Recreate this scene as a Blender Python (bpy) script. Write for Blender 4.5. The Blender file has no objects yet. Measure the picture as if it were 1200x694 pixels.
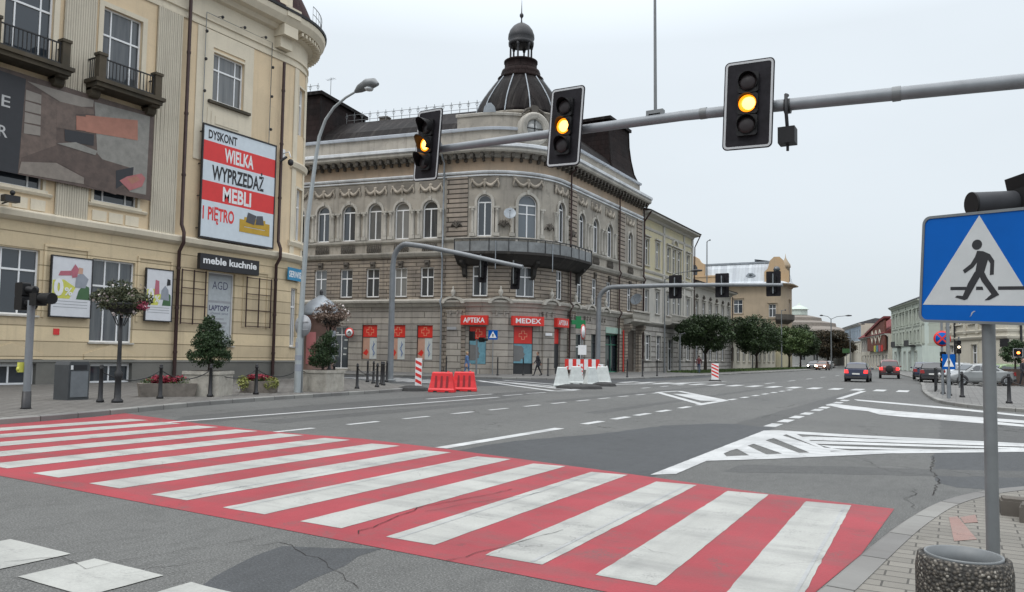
import bpy, math, random
from mathutils import Vector, Matrix
S = bpy.context.scene
COL = S.collection
PI = math.pi
R_ = math.radians
rnd = random.Random(7)

# ------------------------------------------------------------------ camera model
# world: x = metres to the right of the main street's axis direction, y = metres along the street, z up
EYE = 1.6; PITCH = R_(3.4); ROLL = 0.016; FPX = 900.0; CX = 600.0; CY = 363.0; HEAD = R_(30)
def _basis():
    sp, cp, sr, cr = math.sin(PITCH), math.cos(PITCH), math.sin(ROLL), math.cos(ROLL)
    F = Vector((0, cp, sp)); R0 = Vector((1, 0, 0)); U0 = Vector((0, -sp, cp))
    R = R0 * cr + U0 * sr; U = -R0 * sr + U0 * cr
    rot = Matrix.Rotation(HEAD, 3, 'Z')
    return rot @ R, rot @ U, rot @ F
CR, CU, CF = _basis()
def ray(px, py):
    return CF + CR * ((px - CX) / FPX) - CU * ((py - CY) / FPX)
def at(px, py, z=0.0):
    """ground point (at height z) seen at a pixel of the 1200 px wide photograph"""
    d = ray(px, py); t = (z - EYE) / d.z
    return (d.x * t, d.y * t)
def ats(l, z=0.0): return [at(a, b, z) for a, b in l]
def c2w(xc, yc):
    c, s = math.cos(HEAD), math.sin(HEAD)
    return (xc * c - yc * s, xc * s + yc * c)

cam = bpy.data.cameras.new('camera'); co = bpy.data.objects.new('camera', cam); COL.objects.link(co)
cam.lens = 27.0; cam.sensor_width = 36.0; cam.shift_y = 16 / 1200.0; cam.clip_end = 3000; cam.clip_start = 0.05
m = Matrix((( CR.x, CU.x, -CF.x, 0), (CR.y, CU.y, -CF.y, 0), (CR.z, CU.z, -CF.z, EYE), (0, 0, 0, 1)))
co.matrix_world = m
S.camera = co

# ------------------------------------------------------------------ materials
MATS = {}
def srgb(r, g, b):
    f = lambda c: (c / 255 / 12.92) if c / 255 <= 0.04045 else ((c / 255 + 0.055) / 1.055) ** 2.4
    return (f(r), f(g), f(b), 1)
class NT:
    def __init__(s, name):
        s.m = bpy.data.materials.new(name); s.m.use_nodes = True
        s.t = s.m.node_tree; s.n = s.t.nodes; s.b = s.n['Principled BSDF']
    def N(s, ty, **k):
        x = s.n.new(ty)
        for a, v in k.items():
            if a in x.inputs.keys() if hasattr(x.inputs, 'keys') else False: x.inputs[a].default_value = v
            else: setattr(x, a, v)
        return x
    def L(s, a, b): s.t.links.new(a, b)
    def noise(s, vec, scale, detail=4, rough=.6, dist=0):
        x = s.n.new('ShaderNodeTexNoise'); x.inputs['Scale'].default_value = scale
        x.inputs['Detail'].default_value = detail; x.inputs['Roughness'].default_value = rough
        x.inputs['Distortion'].default_value = dist
        if vec: s.L(vec, x.inputs['Vector'])
        return x.outputs['Fac']
    def ramp(s, fac, stops):
        x = s.n.new('ShaderNodeValToRGB'); e = x.color_ramp.elements
        e[0].position, e[0].color = stops[0][0], stops[0][1]
        e[1].position, e[1].color = stops[1][0], stops[1][1]
        for p, c in stops[2:]:
            q = e.new(p); q.color = c
        s.L(fac, x.inputs['Fac']); return x.outputs['Color']
    def fr(s, fac, a, b, lo=0., hi=1.):
        x = s.n.new('ShaderNodeMapRange'); x.inputs[1].default_value = a; x.inputs[2].default_value = b
        x.inputs[3].default_value = lo; x.inputs[4].default_value = hi; s.L(fac, x.inputs[0]); return x.outputs[0]
    def mix(s, fac, a, b, mode='MIX'):
        x = s.n.new('ShaderNodeMix'); x.data_type = 'RGBA'; x.blend_type = mode
        for sock, v in ((x.inputs[0], fac), (x.inputs[6], a), (x.inputs[7], b)):
            if isinstance(v, (int, float, tuple)): sock.default_value = v
            else: s.L(v, sock)
        return x.outputs[2]
    def math(s, op, a, b=0.):
        x = s.n.new('ShaderNodeMath'); x.operation = op
        for sock, v in ((x.inputs[0], a), (x.inputs[1], b)):
            if isinstance(v, (int, float)): sock.default_value = v
            else: s.L(v, sock)
        return x.outputs[0]
    def coord(s, kind='UV', scale=(1, 1, 1)):
        c = s.n.new('ShaderNodeTexCoord'); mp = s.n.new('ShaderNodeMapping')
        mp.inputs['Scale'].default_value = scale
        s.L(c.outputs[kind], mp.inputs['Vector']); return mp.outputs['Vector']
    def wpos(s, scale=(1, 1, 1)):
        c = s.n.new('ShaderNodeNewGeometry'); mp = s.n.new('ShaderNodeMapping')
        mp.inputs['Scale'].default_value = scale
        s.L(c.outputs['Position'], mp.inputs['Vector']); return mp.outputs['Vector']
    def bump(s, h, dist, strength=1.):
        x = s.n.new('ShaderNodeBump'); x.inputs['Distance'].default_value = dist; x.inputs['Strength'].default_value = strength
        s.L(h, x.inputs['Height']); s.L(x.outputs['Normal'], s.b.inputs['Normal'])
    def col(s, c):
        if isinstance(c, tuple): s.b.inputs['Base Color'].default_value = c
        else: s.L(c, s.b.inputs['Base Color'])
def c4(c): return (c[0], c[1], c[2], 1)
def mul(c, k): return (c[0] * k, c[1] * k, c[2] * k, 1)

def plain(name, c, rough=.6, metal=0., var=.12, scale=3., bump=0., spec=None):
    if name in MATS: return MATS[name]
    t = NT(name); v = t.coord('Object')
    f = t.noise(v, scale, 5, .65)
    t.col(t.ramp(f, [(.3, mul(c, 1 - var)), (.7, mul(c, 1 + var))]))
    t.b.inputs['Roughness'].default_value = rough; t.b.inputs['Metallic'].default_value = metal
    if spec is not None: t.b.inputs['Specular IOR Level'].default_value = spec
    if bump: t.bump(t.noise(v, scale * 12, 4), bump)
    MATS[name] = t.m; return t.m
def emit(name, c, strength, base=None):
    t = NT(name); t.col(c4(base or c)); t.b.inputs['Emission Color'].default_value = c4(c)
    t.b.inputs['Emission Strength'].default_value = strength; MATS[name] = t.m; return t.m

def wallmat(name, base, alt=None, grime=(.12, .11, .1), g=.35, brick=None, joint=.5, rough=.9, bump=.01, streak=.3, flute=None, edge=None):
    """plaster or stone: uv in metres, block courses, patches of another tone, grime and run-off streaks"""
    t = NT(name); uv = t.coord('UV')
    alt = alt or mul(base, .82)
    f1 = t.noise(uv, .45, 5, .6, .4)
    c = t.mix(t.fr(f1, .42, .62), c4(base), c4(alt))
    fine = t.noise(uv, 14., 5, .7)
    c = t.mix(t.fr(fine, .35, .75, 0, .35), c, mul(base, .72))
    st = t.noise(t.coord('UV', (2.6, .16, 1)), 1., 6, .65)
    c = t.mix(t.fr(st, .52, .78, 0, streak), c, c4(grime))
    bl = t.noise(uv, 1.7, 6, .7, .6)
    c = t.mix(t.fr(bl, .55, .8, 0, g), c, c4(grime))
    h = t.math('MULTIPLY', fine, .25)
    if brick:
        b = t.n.new('ShaderNodeTexBrick'); t.L(uv, b.inputs['Vector'])
        b.inputs['Scale'].default_value = 1; b.inputs['Brick Width'].default_value = brick[0]
        b.inputs['Row Height'].default_value = brick[1]; b.inputs['Mortar Size'].default_value = brick[2]
        b.inputs['Mortar Smooth'].default_value = .35
        b.inputs['Color1'].default_value = (1, 1, 1, 1); b.inputs['Color2'].default_value = (.74, .74, .76, 1)
        b.inputs['Mortar'].default_value = (joint, joint * .98, joint * .95, 1)
        c = t.mix(1., c, b.outputs['Color'], 'MULTIPLY')
        inv = t.math('SUBTRACT', 1., b.outputs['Fac'])
        h = t.math('ADD', h, t.math('MULTIPLY', inv, 2.5))
    if flute:
        w = t.n.new('ShaderNodeTexWave'); w.bands_direction = 'X'; w.inputs['Scale'].default_value = flute
        w.inputs['Distortion'].default_value = 0; t.L(uv, w.inputs['Vector'])
        h = t.math('ADD', h, t.math('MULTIPLY', w.outputs['Fac'], 2.))
    t.col(c); t.b.inputs['Roughness'].default_value = rough
    t.b.inputs['Specular IOR Level'].default_value = .25
    t.bump(h, bump)
    MATS[name] = t.m; return t.m

def glassmat(name, c, rough=.06, var=True, curtain=(.35, .34, .32)):
    t = NT(name)
    if var:
        oi = t.n.new('ShaderNodeObjectInfo')
        uv = t.coord('Object', (3., 3., .25))
        f = t.noise(uv, 1.5, 3)
        q = t.math('ADD', oi.outputs['Random'], t.math('MULTIPLY', f, .5))
        t.col(t.mix(t.fr(q, .75, 1.25, 0, .6), c4(c), c4(curtain)))
    else: t.col(c4(c))
    t.b.inputs['Roughness'].default_value = rough
    t.b.inputs['Specular IOR Level'].default_value = .9
    MATS[name] = t.m; return t.m

def leafmat(name, a, b, c=None):
    t = NT(name); g = t.n.new('ShaderNodeNewGeometry')
    st = [(0., c4(a)), (1., c4(b))]
    if c: st.append((.93, c4(c)))
    col = t.ramp(g.outputs['Random Per Island'], st)
    lo = t.noise(t.coord('Object'), 1.1, 3)
    col = t.mix(t.fr(lo, .35, .65, 0, .45), col, mul(a, .7))
    t.col(col); t.b.inputs['Roughness'].default_value = .55; t.b.inputs['Specular IOR Level'].default_value = .3
    MATS[name] = t.m; return t.m

# ------------------------------------------------------------------ tagging / hierarchy
def tag(o, label=None, cat=None, group=None, kind=None):
    if label: o['label'] = label
    if cat: o['category'] = cat
    if group: o['group'] = group
    if kind: o['kind'] = kind
    return o
def thing(name, label, cat, loc=(0, 0, 0), rz=0., group=None):
    o = bpy.data.objects.new(name, None); COL.objects.link(o)
    o.location = loc; o.rotation_euler = (0, 0, rz); o.empty_display_size = .2
    return tag(o, label, cat, group)
def woff(o):
    v = Vector((0, 0, 0))
    while o is not None:
        v = v + Vector(o.location); o = o.parent
    return v
def copy_tree(o, parent=None):
    c = o.copy(); COL.objects.link(c); c.parent = parent
    for ch in [x for x in bpy.data.objects if x.parent == o]: copy_tree(ch, c)
    return c
ORD = ['first', 'second', 'third', 'fourth', 'fifth', 'sixth', 'seventh', 'eighth', 'ninth', 'tenth', 'eleventh', 'twelfth', 'thirteenth', 'fourteenth']

# ------------------------------------------------------------------ mesh builder
class Fr:
    """local frame on a wall: a along, n outward, z up"""
    def __init__(s, o, r, n, up=(0, 0, 1)):
        s.o = Vector((o[0], o[1], o[2] if len(o) > 2 else 0.)); s.r = Vector((r[0], r[1], r[2] if len(r) > 2 else 0.)).normalized()
        s.n = Vector((n[0], n[1], n[2] if len(n) > 2 else 0.)).normalized(); s.u = Vector(up)
    def p(s, a, n, z): return s.o + s.r * a + s.n * n + s.u * z

class M:
    def __init__(s): s.v = []; s.f = []; s.uv = []; s.mi = []; s.sm = []
    def face(s, pts, mi=0, uvs=None, smooth=False):
        i = len(s.v); s.v += [tuple(p) for p in pts]
        s.f.append(tuple(range(i, i + len(pts)))); s.mi.append(mi); s.uv.append(uvs); s.sm.append(smooth)
    def raw(s, vs, fs, mi=0, smooth=False):
        i = len(s.v); s.v += [tuple(p) for p in vs]
        for f in fs: s.f.append(tuple(i + k for k in f)); s.mi.append(mi); s.uv.append(None); s.sm.append(smooth)
    def hexa(s, b, t, mi=0):
        s.raw(list(b) + list(t), [(3, 2, 1, 0), (4, 5, 6, 7), (0, 1, 5, 4), (1, 2, 6, 5), (2, 3, 7, 6), (3, 0, 4, 7)], mi)
    def box(s, x0, x1, y0, y1, z0, z1, mi=0):
        s.hexa([(x0, y0, z0), (x1, y0, z0), (x1, y1, z0), (x0, y1, z0)], [(x0, y0, z1), (x1, y0, z1), (x1, y1, z1), (x0, y1, z1)], mi)
    def fbox(s, fr, a0, a1, n0, n1, z0, z1, mi=0):
        s.hexa([fr.p(a0, n1, z0), fr.p(a1, n1, z0), fr.p(a1, n0, z0), fr.p(a0, n0, z0)],
               [fr.p(a0, n1, z1), fr.p(a1, n1, z1), fr.p(a1, n0, z1), fr.p(a0, n0, z1)], mi)
    def fpoly(s, fr, pts, n, mi=0):
        s.face([fr.p(a, n, z) for a, z in pts], mi)
    def prism(s, pts, z0, z1, mi=0):
        n = len(pts); s.raw([(p[0], p[1], z0) for p in pts] + [(p[0], p[1], z1) for p in pts],
            [tuple(range(n - 1, -1, -1)), tuple(range(n, 2 * n))] + [(i, (i + 1) % n, n + (i + 1) % n, n + i) for i in range(n)], mi)
    def fprism(s, fr, pts, n0, n1, mi=0):
        k = len(pts); s.raw([fr.p(a, n0, z) for a, z in pts] + [fr.p(a, n1, z) for a, z in pts],
            [tuple(range(k - 1, -1, -1)), tuple(range(k, 2 * k))] + [(i, (i + 1) % k, k + (i + 1) % k, k + i) for i in range(k)], mi)
    def tube(s, pts, r, n=8, mi=0, smooth=True, caps=True):
        pts = [Vector(p) for p in pts]; rs = r if isinstance(r, (list, tuple)) else [r] * len(pts)
        vs = []; fs = []; prev = None
        for i, p in enumerate(pts):
            if i == 0: d = pts[1] - p
            elif i == len(pts) - 1: d = p - pts[i - 1]
            else: d = (pts[i + 1] - p).normalized() + (p - pts[i - 1]).normalized()
            d.normalize()
            if prev is None:
                a = Vector((0, 0, 1)) if abs(d.z) < .9 else Vector((1, 0, 0))
                e1 = d.cross(a).normalized()
            else:
                e1 = (prev - d * prev.dot(d)).normalized()
            prev = e1; e2 = d.cross(e1)
            for k in range(n):
                an = 2 * PI * k / n; vs.append(p + (e1 * math.cos(an) + e2 * math.sin(an)) * rs[i])
        for i in range(len(pts) - 1):
            for k in range(n):
                a = i * n + k; b = i * n + (k + 1) % n; fs.append((a, b, b + n, a + n))
        s.raw(vs, fs, mi, smooth)
        if caps:
            s.raw(vs[:n], [tuple(range(n - 1, -1, -1))], mi); s.raw(vs[-n:], [tuple(range(n))], mi)
    def lathe(s, c, prof, n=16, mi=0, smooth=True, axis=None, ref=None):
        """prof: (r, h) from bottom up; axis defaults to z"""
        c = Vector(c); ax = Vector(axis) if axis else Vector((0, 0, 1)); ax.normalize()
        a = Vector(ref) if ref else (Vector((1, 0, 0)) if abs(ax.x) < .9 else Vector((0, 1, 0)))
        e1 = (a - ax * a.dot(ax)).normalized(); e2 = ax.cross(e1)
        vs = []; fs = []
        for r, h in prof:
            for k in range(n):
                an = 2 * PI * k / n; vs.append(c + ax * h + (e1 * math.cos(an) + e2 * math.sin(an)) * r)
        for i in range(len(prof) - 1):
            for k in range(n):
                p = i * n + k; q = i * n + (k + 1) % n; fs.append((p, q, q + n, p + n))
        if prof[0][0] > 1e-4: fs.append(tuple(range(n - 1, -1, -1)))
        if prof[-1][0] > 1e-4: fs.append(tuple((len(prof) - 1) * n + k for k in range(n)))
        s.raw(vs, fs, mi, smooth)
    def ball(s, c, r, n=12, mi=0, sz=1.):
        s.lathe((c[0], c[1], c[2]), [(max(r * math.sin(PI * i / 8), 0.0001), -r * sz * math.cos(PI * i / 8)) for i in range(9)], n, mi)
    def build(s, name, mats, parent=None, autosmooth=True):
        me = bpy.data.meshes.new(name)
        off = woff(parent) if parent is not None else Vector((0, 0, 0))
        me.from_pydata([(a - off.x, b - off.y, c - off.z) for a, b, c in s.v], [], s.f)
        mats = mats if isinstance(mats, (list, tuple)) else [mats]
        for mm in mats: me.materials.append(mm)
        me.polygons.foreach_set('material_index', s.mi)
        me.polygons.foreach_set('use_smooth', s.sm)
        ul = me.uv_layers.new(name='uv'); data = [0.] * (2 * len(me.loops)); k = 0
        for fi, f in enumerate(s.f):
            u = s.uv[fi]
            if u is None:
                p = [s.v[i] for i in f]
                nx = ny = nz = 0.
                for i in range(len(p)):
                    a, b = p[i], p[(i + 1) % len(p)]
                    nx += (a[1] - b[1]) * (a[2] + b[2]); ny += (a[2] - b[2]) * (a[0] + b[0]); nz += (a[0] - b[0]) * (a[1] + b[1])
                ax, ay, az = abs(nx), abs(ny), abs(nz)
                if az > ax and az > ay: u = [(q[0], q[1]) for q in p]
                elif ax > ay: u = [(q[1], q[2]) for q in p]
                else: u = [(q[0], q[2]) for q in p]
            for q in u: data[k] = q[0]; data[k + 1] = q[1]; k += 2
        ul.data.foreach_set('uv', data)
        me.update(); me.validate()
        o = bpy.data.objects.new(name, me); COL.objects.link(o)
        if parent is not None: o.parent = parent
        return o

def quick(name, mats, parent, fn, *a, **k):
    q = M(); fn(q, *a, **k); return q.build(name, mats, parent)

# ------------------------------------------------------------------ paths along facades (outside on the right-hand side of travel)
class Path:
    def __init__(s, segs):
        s.segs = []; L = 0.
        for g in segs:
            if g[0] == 'l':
                (x0, y0), (x1, y1) = g[1], g[2]; l = math.hypot(x1 - x0, y1 - y0)
            else:
                _, c, r, a0, a1 = g; l = abs(a1 - a0) * r
            s.segs.append((L, l, g)); L += l
        s.L = L
    def P(s, q):
        for L, l, g in s.segs:
            if q <= L + l + 1e-9 or (L, l, g) == s.segs[-1]:
                t = (q - L)
                if g[0] == 'l':
                    (x0, y0), (x1, y1) = g[1], g[2]; dx, dy = (x1 - x0) / l, (y1 - y0) / l
                    return x0 + dx * t, y0 + dy * t, dx, dy
                _, c, r, a0, a1 = g; sg = 1 if a1 > a0 else -1; a = a0 + sg * t / r
                return c[0] + r * math.cos(a), c[1] + r * math.sin(a), -math.sin(a) * sg, math.cos(a) * sg
    def pt(s, q, n, z):
        x, y, dx, dy = s.P(q); return (x + dy * n, y - dx * n, z)
    def brk(s, a, b, step=.4):
        out = []
        for L, l, g in s.segs:
            if g[0] == 'l':
                out += [L, L + l]
            else:
                k = max(2, int(l / step)); out += [L + l * i / k for i in range(k + 1)]
        return [q for q in out if a + 1e-4 < q < b - 1e-4]
    def fr(s, q):
        x, y, dx, dy = s.P(q); return Fr((x, y, 0), (dx, dy, 0), (dy, -dx, 0))
def uniq(l):
    l = sorted(l); out = [l[0]]
    for q in l[1:]:
        if q - out[-1] > 1e-4: out.append(q)
    return out
def sweep(mb, path, s0, s1, prof, mi=0, caps=True):
    """prof closed polygon of (n, z)"""
    ss = uniq([s0, s1] + path.brk(s0, s1)); k = len(prof)
    for i in range(len(ss) - 1):
        a, b = ss[i], ss[i + 1]
        for j in range(k):
            (n0, z0), (n1, z1) = prof[j], prof[(j + 1) % k]
            w = abs(n1 - n0) + abs(z1 - z0)
            zz0 = z0 + n0 * .3; zz1 = zz0 + w
            mb.face([path.pt(a, n0, z0), path.pt(b, n0, z0), path.pt(b, n1, z1), path.pt(a, n1, z1)], mi, [(a, zz0), (b, zz0), (b, zz1), (a, zz1)])
    if caps:
        for q in (s0, s1): mb.face([path.pt(q, n, z) for n, z in prof], mi)
def band(n0, n1, z0, z1): return [(n0, z0), (n1, z0), (n1, z1), (n0, z1)]
def wall(mb, path, s0, s1, z0, z1, holes=(), depth=.28, n=0., mi=0, rmi=None):
    rmi = mi if rmi is None else rmi
    hs = [h for h in holes if h[0] > s0 - 1e-3 and h[1] < s1 + 1e-3 and h[3] > z0 and h[2] < z1]
    ss = uniq([s0, s1] + path.brk(s0, s1) + [q for h in hs for q in h[:2]])
    zs = uniq([z0, z1] + [min(max(q, z0), z1) for h in hs for q in h[2:4]])
    def F(a, b, c, d):
        mb.face([path.pt(a, n, c), path.pt(b, n, c), path.pt(b, n, d), path.pt(a, n, d)], mi, [(a, c), (b, c), (b, d), (a, d)])
    for i in range(len(ss) - 1):
        for j in range(len(zs) - 1):
            cs, cz = (ss[i] + ss[i + 1]) / 2, (zs[j] + zs[j + 1]) / 2
            if any(h[0] < cs < h[1] and h[2] < cz < h[3] for h in hs): continue
            F(ss[i], ss[i + 1], zs[j], zs[j + 1])
    for h in hs:
        a, b, c, d = h[:4]; arch = len(h) > 4 and h[4]; r = (b - a) / 2; sp = d - r if arch else d
        c2 = max(c, z0)
        pts = [(a, c2), (a, sp)]
        if arch:
            K = 12
            ap = [((a + b) / 2 - r * math.cos(PI * k / K), sp + r * math.sin(PI * k / K)) for k in range(K + 1)]
            for k in range(K):
                (p, q), (p2, q2) = ap[k], ap[k + 1]
                mb.face([path.pt(p, n, q), path.pt(p2, n, q2), path.pt(p2, n, d), path.pt(p, n, d)], mi, [(p, q), (p2, q2), (p2, d), (p, d)])
            pts += ap[1:-1]
        pts += [(b, sp), (b, c2)]
        for k in range(len(pts)):
            (p, q), (p2, q2) = pts[k], pts[(k + 1) % len(pts)]
            mb.face([path.pt(p, n, q), path.pt(p, n - depth, q), path.pt(p2, n - depth, q2), path.pt(p2, n, q2)], rmi)

def window(parent, path, h, style='cross', fm=None, gm=None, inset=.17, fw=.075, sur=None, surw=.14, sill=True, surm=None, name='window', n=0., label=None):
    """a window part: frame mesh with a pane (and a surround) under it"""
    a, b, c, d = h[:4]; arch = len(h) > 4 and h[4]; w = b - a; r = w / 2; sp = d - r if arch else d
    fr = path.fr((a + b) / 2); mb = M(); n0, n1 = n - inset - .05, n - inset + .02
    B = lambda x0, x1, z0, z1, e=0.: mb.fbox(fr, x0, x1, n0, n1 + e, z0, z1)
    B(-r, -r + fw, c, sp); B(r - fw, r, c, sp); B(-r + fw, r - fw, c, c + fw)
    if not arch: B(-r + fw, r - fw, d - fw, d)
    else:
        K = 12
        for k in range(K):
            t0, t1 = PI * k / K, PI * (k + 1) / K
            q = [(-r * math.cos(t), sp + r * math.sin(t)) for t in (t0, t1)] + [(-(r - fw) * math.cos(t), sp + (r - fw) * math.sin(t)) for t in (t1, t0)]
            mb.fprism(fr, q, n0, n1)
    g = .0
    if style == 'cross':
        tz = c + (d - c) * .66; B(-r + fw, r - fw, tz - .045, tz + .045, .01); B(-.045, .045, c + fw, tz - .045); B(-.03, .03, tz + .045, d - fw)
    elif style == 'archc':
        B(-r + fw, r - fw, sp - .05, sp + .05, .01); B(-.045, .045, c + fw, sp - .05)
    elif style == 'balc':
        B(-r + fw, r - fw, sp - .05, sp + .05, .01); B(-.05, .05, c + fw, sp - .05); B(-r + fw, -.05, sp - .75, sp - .68); B(.05, r - fw, sp - .75, sp - .68)
        B(-r + fw, -.05, c + .9, c + 1.0); B(.05, r - fw, c + .9, c + 1.0)
    elif style.startswith('grid'):
        nx, fz = int(style[4]), float(style[5:])
        for i in range(1, nx):
            x = -r + w * i / nx; B(x - .03, x + .03, c + fw, d - fw)
        tz = c + (d - c) * fz; B(-r + fw, r - fw, tz - .04, tz + .04, .01)
    elif style == 'side':   # narrow lights each side of a wide one, with a transom
        tz = c + (d - c) * .66
        for x in (-r + w * .24, r - w * .24): B(x - .03, x + .03, c + fw, d - fw)
        B(-r + fw, r - fw, tz - .04, tz + .04, .01)
    o = mb.build(name, fm or MATS['white_frame'], parent)
    if label: o['label'] = label
    if gm is not False:
        p = M(); q = [(-r, c), (r, c), (r, sp)]
        if arch: q += [(r * math.cos(PI * k / 12), sp + r * math.sin(PI * k / 12)) for k in range(1, 12)]
        q += [(-r, sp)]
        p.fpoly(fr, q, n - inset - .02); p.build('pane', gm or MATS['glass'], o)
    if sur:
        sm = M(); w2 = surw; e = sur
        if arch:
            sm.fbox(fr, -r - w2, -r, n, n + e, c, sp); sm.fbox(fr, r, r + w2, n, n + e, c, sp)
            K = 12
            for k in range(K):
                t0, t1 = PI * k / K, PI * (k + 1) / K
                q = [(-(r + w2) * math.cos(t), sp + (r + w2) * math.sin(t)) for t in (t0, t1)] + [(-r * math.cos(t), sp + r * math.sin(t)) for t in (t1, t0)]
                sm.fprism(fr, q, n, n + e)
            sm.fbox(fr, -.12, .12, n + e + .003, n + e + .1, d - .02, d + w2 + .12)
        else:
            sm.fbox(fr, -r - w2, -r, n, n + e, c, d); sm.fbox(fr, r, r + w2, n, n + e, c, d); sm.fbox(fr, -r - w2, r + w2, n, n + e, d, d + w2)
        if sill: sm.fbox(fr, -r - w2 - .05, r + w2 + .05, n, n + e + .08, c - .12, c)
        sm.build('surround', surm or MATS['trim'], o)
    elif sill:
        sm = M(); sm.fbox(fr, -r - .06, r + .06, n - inset + .02, n + .08, c - .07, c - .003); sm.build('sill', surm or MATS['trim'], o)
    return o

# ------------------------------------------------------------------ lettering
def text_mesh(txt, fr, a, z, h, n, mat, parent, width=None, depth=.012, name='lettering', align='LEFT', bold=.0, squeeze=1.):
    cu = bpy.data.curves.new('t', 'FONT'); cu.body = txt; cu.size = 1.; cu.extrude = 0.; cu.offset = bold
    cu.resolution_u = 3
    ob = bpy.data.objects.new('t', cu); COL.objects.link(ob)
    dg = bpy.context.evaluated_depsgraph_get(); dg.update()
    me = bpy.data.meshes.new_from_object(ob.evaluated_get(dg)); bpy.data.objects.remove(ob)
    xs = [v.co.x for v in me.vertices]; ys = [v.co.y for v in me.vertices]
    if not xs: return None
    # scale by cap height (0.7 of size)
    k = h / .70; w0 = (max(xs) - min(xs)) * k
    kx = (width / w0 if width else squeeze) * k
    x0 = min(xs); wtot = (max(xs) - x0) * kx
    sh = 0 if align == 'LEFT' else (-wtot / 2 if align == 'CENTER' else -wtot)
    off = woff(parent)
    for v in me.vertices:
        p = fr.p(a + sh + (v.co.x - x0) * kx, n, z + v.co.y * k); v.co = p - off
    me.materials.clear(); me.materials.append(mat)
    o = bpy.data.objects.new(name, me); COL.objects.link(o); o.parent = parent
    return o
# ------------------------------------------------------------------ world and sun
w = bpy.data.worlds.new('World'); S.world = w; w.use_nodes = True
wt = w.node_tree; bg = wt.nodes['Background']
SUN_EL, SUN_AZ = R_(52), R_(200)
sky = wt.nodes.new('ShaderNodeTexSky'); sky.sky_type = 'NISHITA'; sky.sun_disc = False
sky.sun_elevation = SUN_EL; sky.sun_rotation = SUN_AZ; sky.air_density = 1.; sky.dust_density = 3.
tc = wt.nodes.new('ShaderNodeTexCoord'); sx = wt.nodes.new('ShaderNodeSeparateXYZ'); wt.links.new(tc.outputs['Generated'], sx.inputs[0])
cr = wt.nodes.new('ShaderNodeValToRGB'); e = cr.color_ramp.elements
e[0].position = 0.; e[0].color = (.66, .72, .755, 1)
e[1].position = .18; e[1].color = (.745, .81, .86, 1)
q = e.new(.42); q.color = (.80, .87, .93, 1)
q = e.new(1.); q.color = (.98, .985, 1., 1)
wt.links.new(sx.outputs['Z'], cr.inputs['Fac'])
# brighter cloud overhead, as an overcast sky is
mr = wt.nodes.new('ShaderNodeMapRange'); mr.inputs[1].default_value = .38; mr.inputs[2].default_value = .95
mr.inputs[3].default_value = 1.0; mr.inputs[4].default_value = 3.0; wt.links.new(sx.outputs['Z'], mr.inputs[0])
nz = wt.nodes.new('ShaderNodeTexNoise'); nz.inputs['Scale'].default_value = 1.6; nz.inputs['Detail'].default_value = 4
mpn = wt.nodes.new('ShaderNodeMapping'); mpn.inputs['Scale'].default_value = (1, 1, 3); wt.links.new(tc.outputs['Generated'], mpn.inputs['Vector']); wt.links.new(mpn.outputs['Vector'], nz.inputs['Vector'])
nr = wt.nodes.new('ShaderNodeMapRange'); nr.inputs[1].default_value = .3; nr.inputs[2].default_value = .7; nr.inputs[3].default_value = .965; nr.inputs[4].default_value = 1.03
wt.links.new(nz.outputs['Fac'], nr.inputs[0])
vm = wt.nodes.new('ShaderNodeVectorMath'); vm.operation = 'SCALE'; wt.links.new(cr.outputs['Color'], vm.inputs[0]); wt.links.new(mr.outputs[0], vm.inputs['Scale'])
vn = wt.nodes.new('ShaderNodeVectorMath'); vn.operation = 'SCALE'; wt.links.new(vm.outputs[0], vn.inputs[0]); wt.links.new(nr.outputs[0], vn.inputs['Scale'])
vs = wt.nodes.new('ShaderNodeVectorMath'); vs.operation = 'SCALE'; wt.links.new(sky.outputs[0], vs.inputs[0]); vs.inputs['Scale'].default_value = .006
va = wt.nodes.new('ShaderNodeVectorMath'); va.operation = 'ADD'; wt.links.new(vn.outputs[0], va.inputs[0]); wt.links.new(vs.outputs[0], va.inputs[1])
wt.links.new(va.outputs[0], bg.inputs['Color']); bg.inputs['Strength'].default_value = 1.0
sl = bpy.data.lights.new('sun', 'SUN'); sl.energy = .9; sl.angle = R_(18); sl.color = (1, .97, .93)
so = bpy.data.objects.new('sun', sl); COL.objects.link(so)
d = Vector((math.sin(SUN_AZ) * math.cos(SUN_EL), math.cos(SUN_AZ) * math.cos(SUN_EL), math.sin(SUN_EL)))
so.rotation_euler = d.to_track_quat('Z', 'Y').to_euler(); so.location = (0, 0, 60)
S.view_settings.view_transform = 'Standard'; S.view_settings.look = 'None'; S.view_settings.gamma = 1; S.view_settings.exposure = 0.0

# ------------------------------------------------------------------ materials
plain('white_frame', (.74, .75, .76), .45, var=.06)
plain('black_iron', (.022, .022, .024), .45, .3, var=.3, scale=6)
plain('steel', (.15, .16, .165), .5, .25, var=.15, scale=4)
plain('steel_light', (.19, .205, .22), .5, .2, var=.14, scale=3)
plain('dark_metal', (.02, .02, .023), .55, .1, var=.25)
plain('black_plastic', (.009, .009, .010), .55, spec=.25) if True else plain('black_plastic', (.009, .009, .010), .5, 0, var=.2)
plain('white_paint', (.74, .75, .75), .5, var=.05)
plain('pipe_brown', (.045, .022, .02), .5, .2, var=.25)
plain('zinc', (.24, .265, .29), .5, .3, var=.25, scale=1.5)
plain('red_plastic', (.62, .02, .025), .45, var=.15, scale=5)
plain('white_plastic', (.50, .53, .52), .5, var=.12, scale=4)
plain('sign_red', (.60, .028, .02), .4, var=.06)
plain('sign_blue', (.0, .085, .36), .45, var=.08, spec=.15)
plain('sign_black', (.012, .012, .015), .5)
plain('sign_grey', (.30, .31, .33), .45, var=.08, scale=4)
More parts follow.
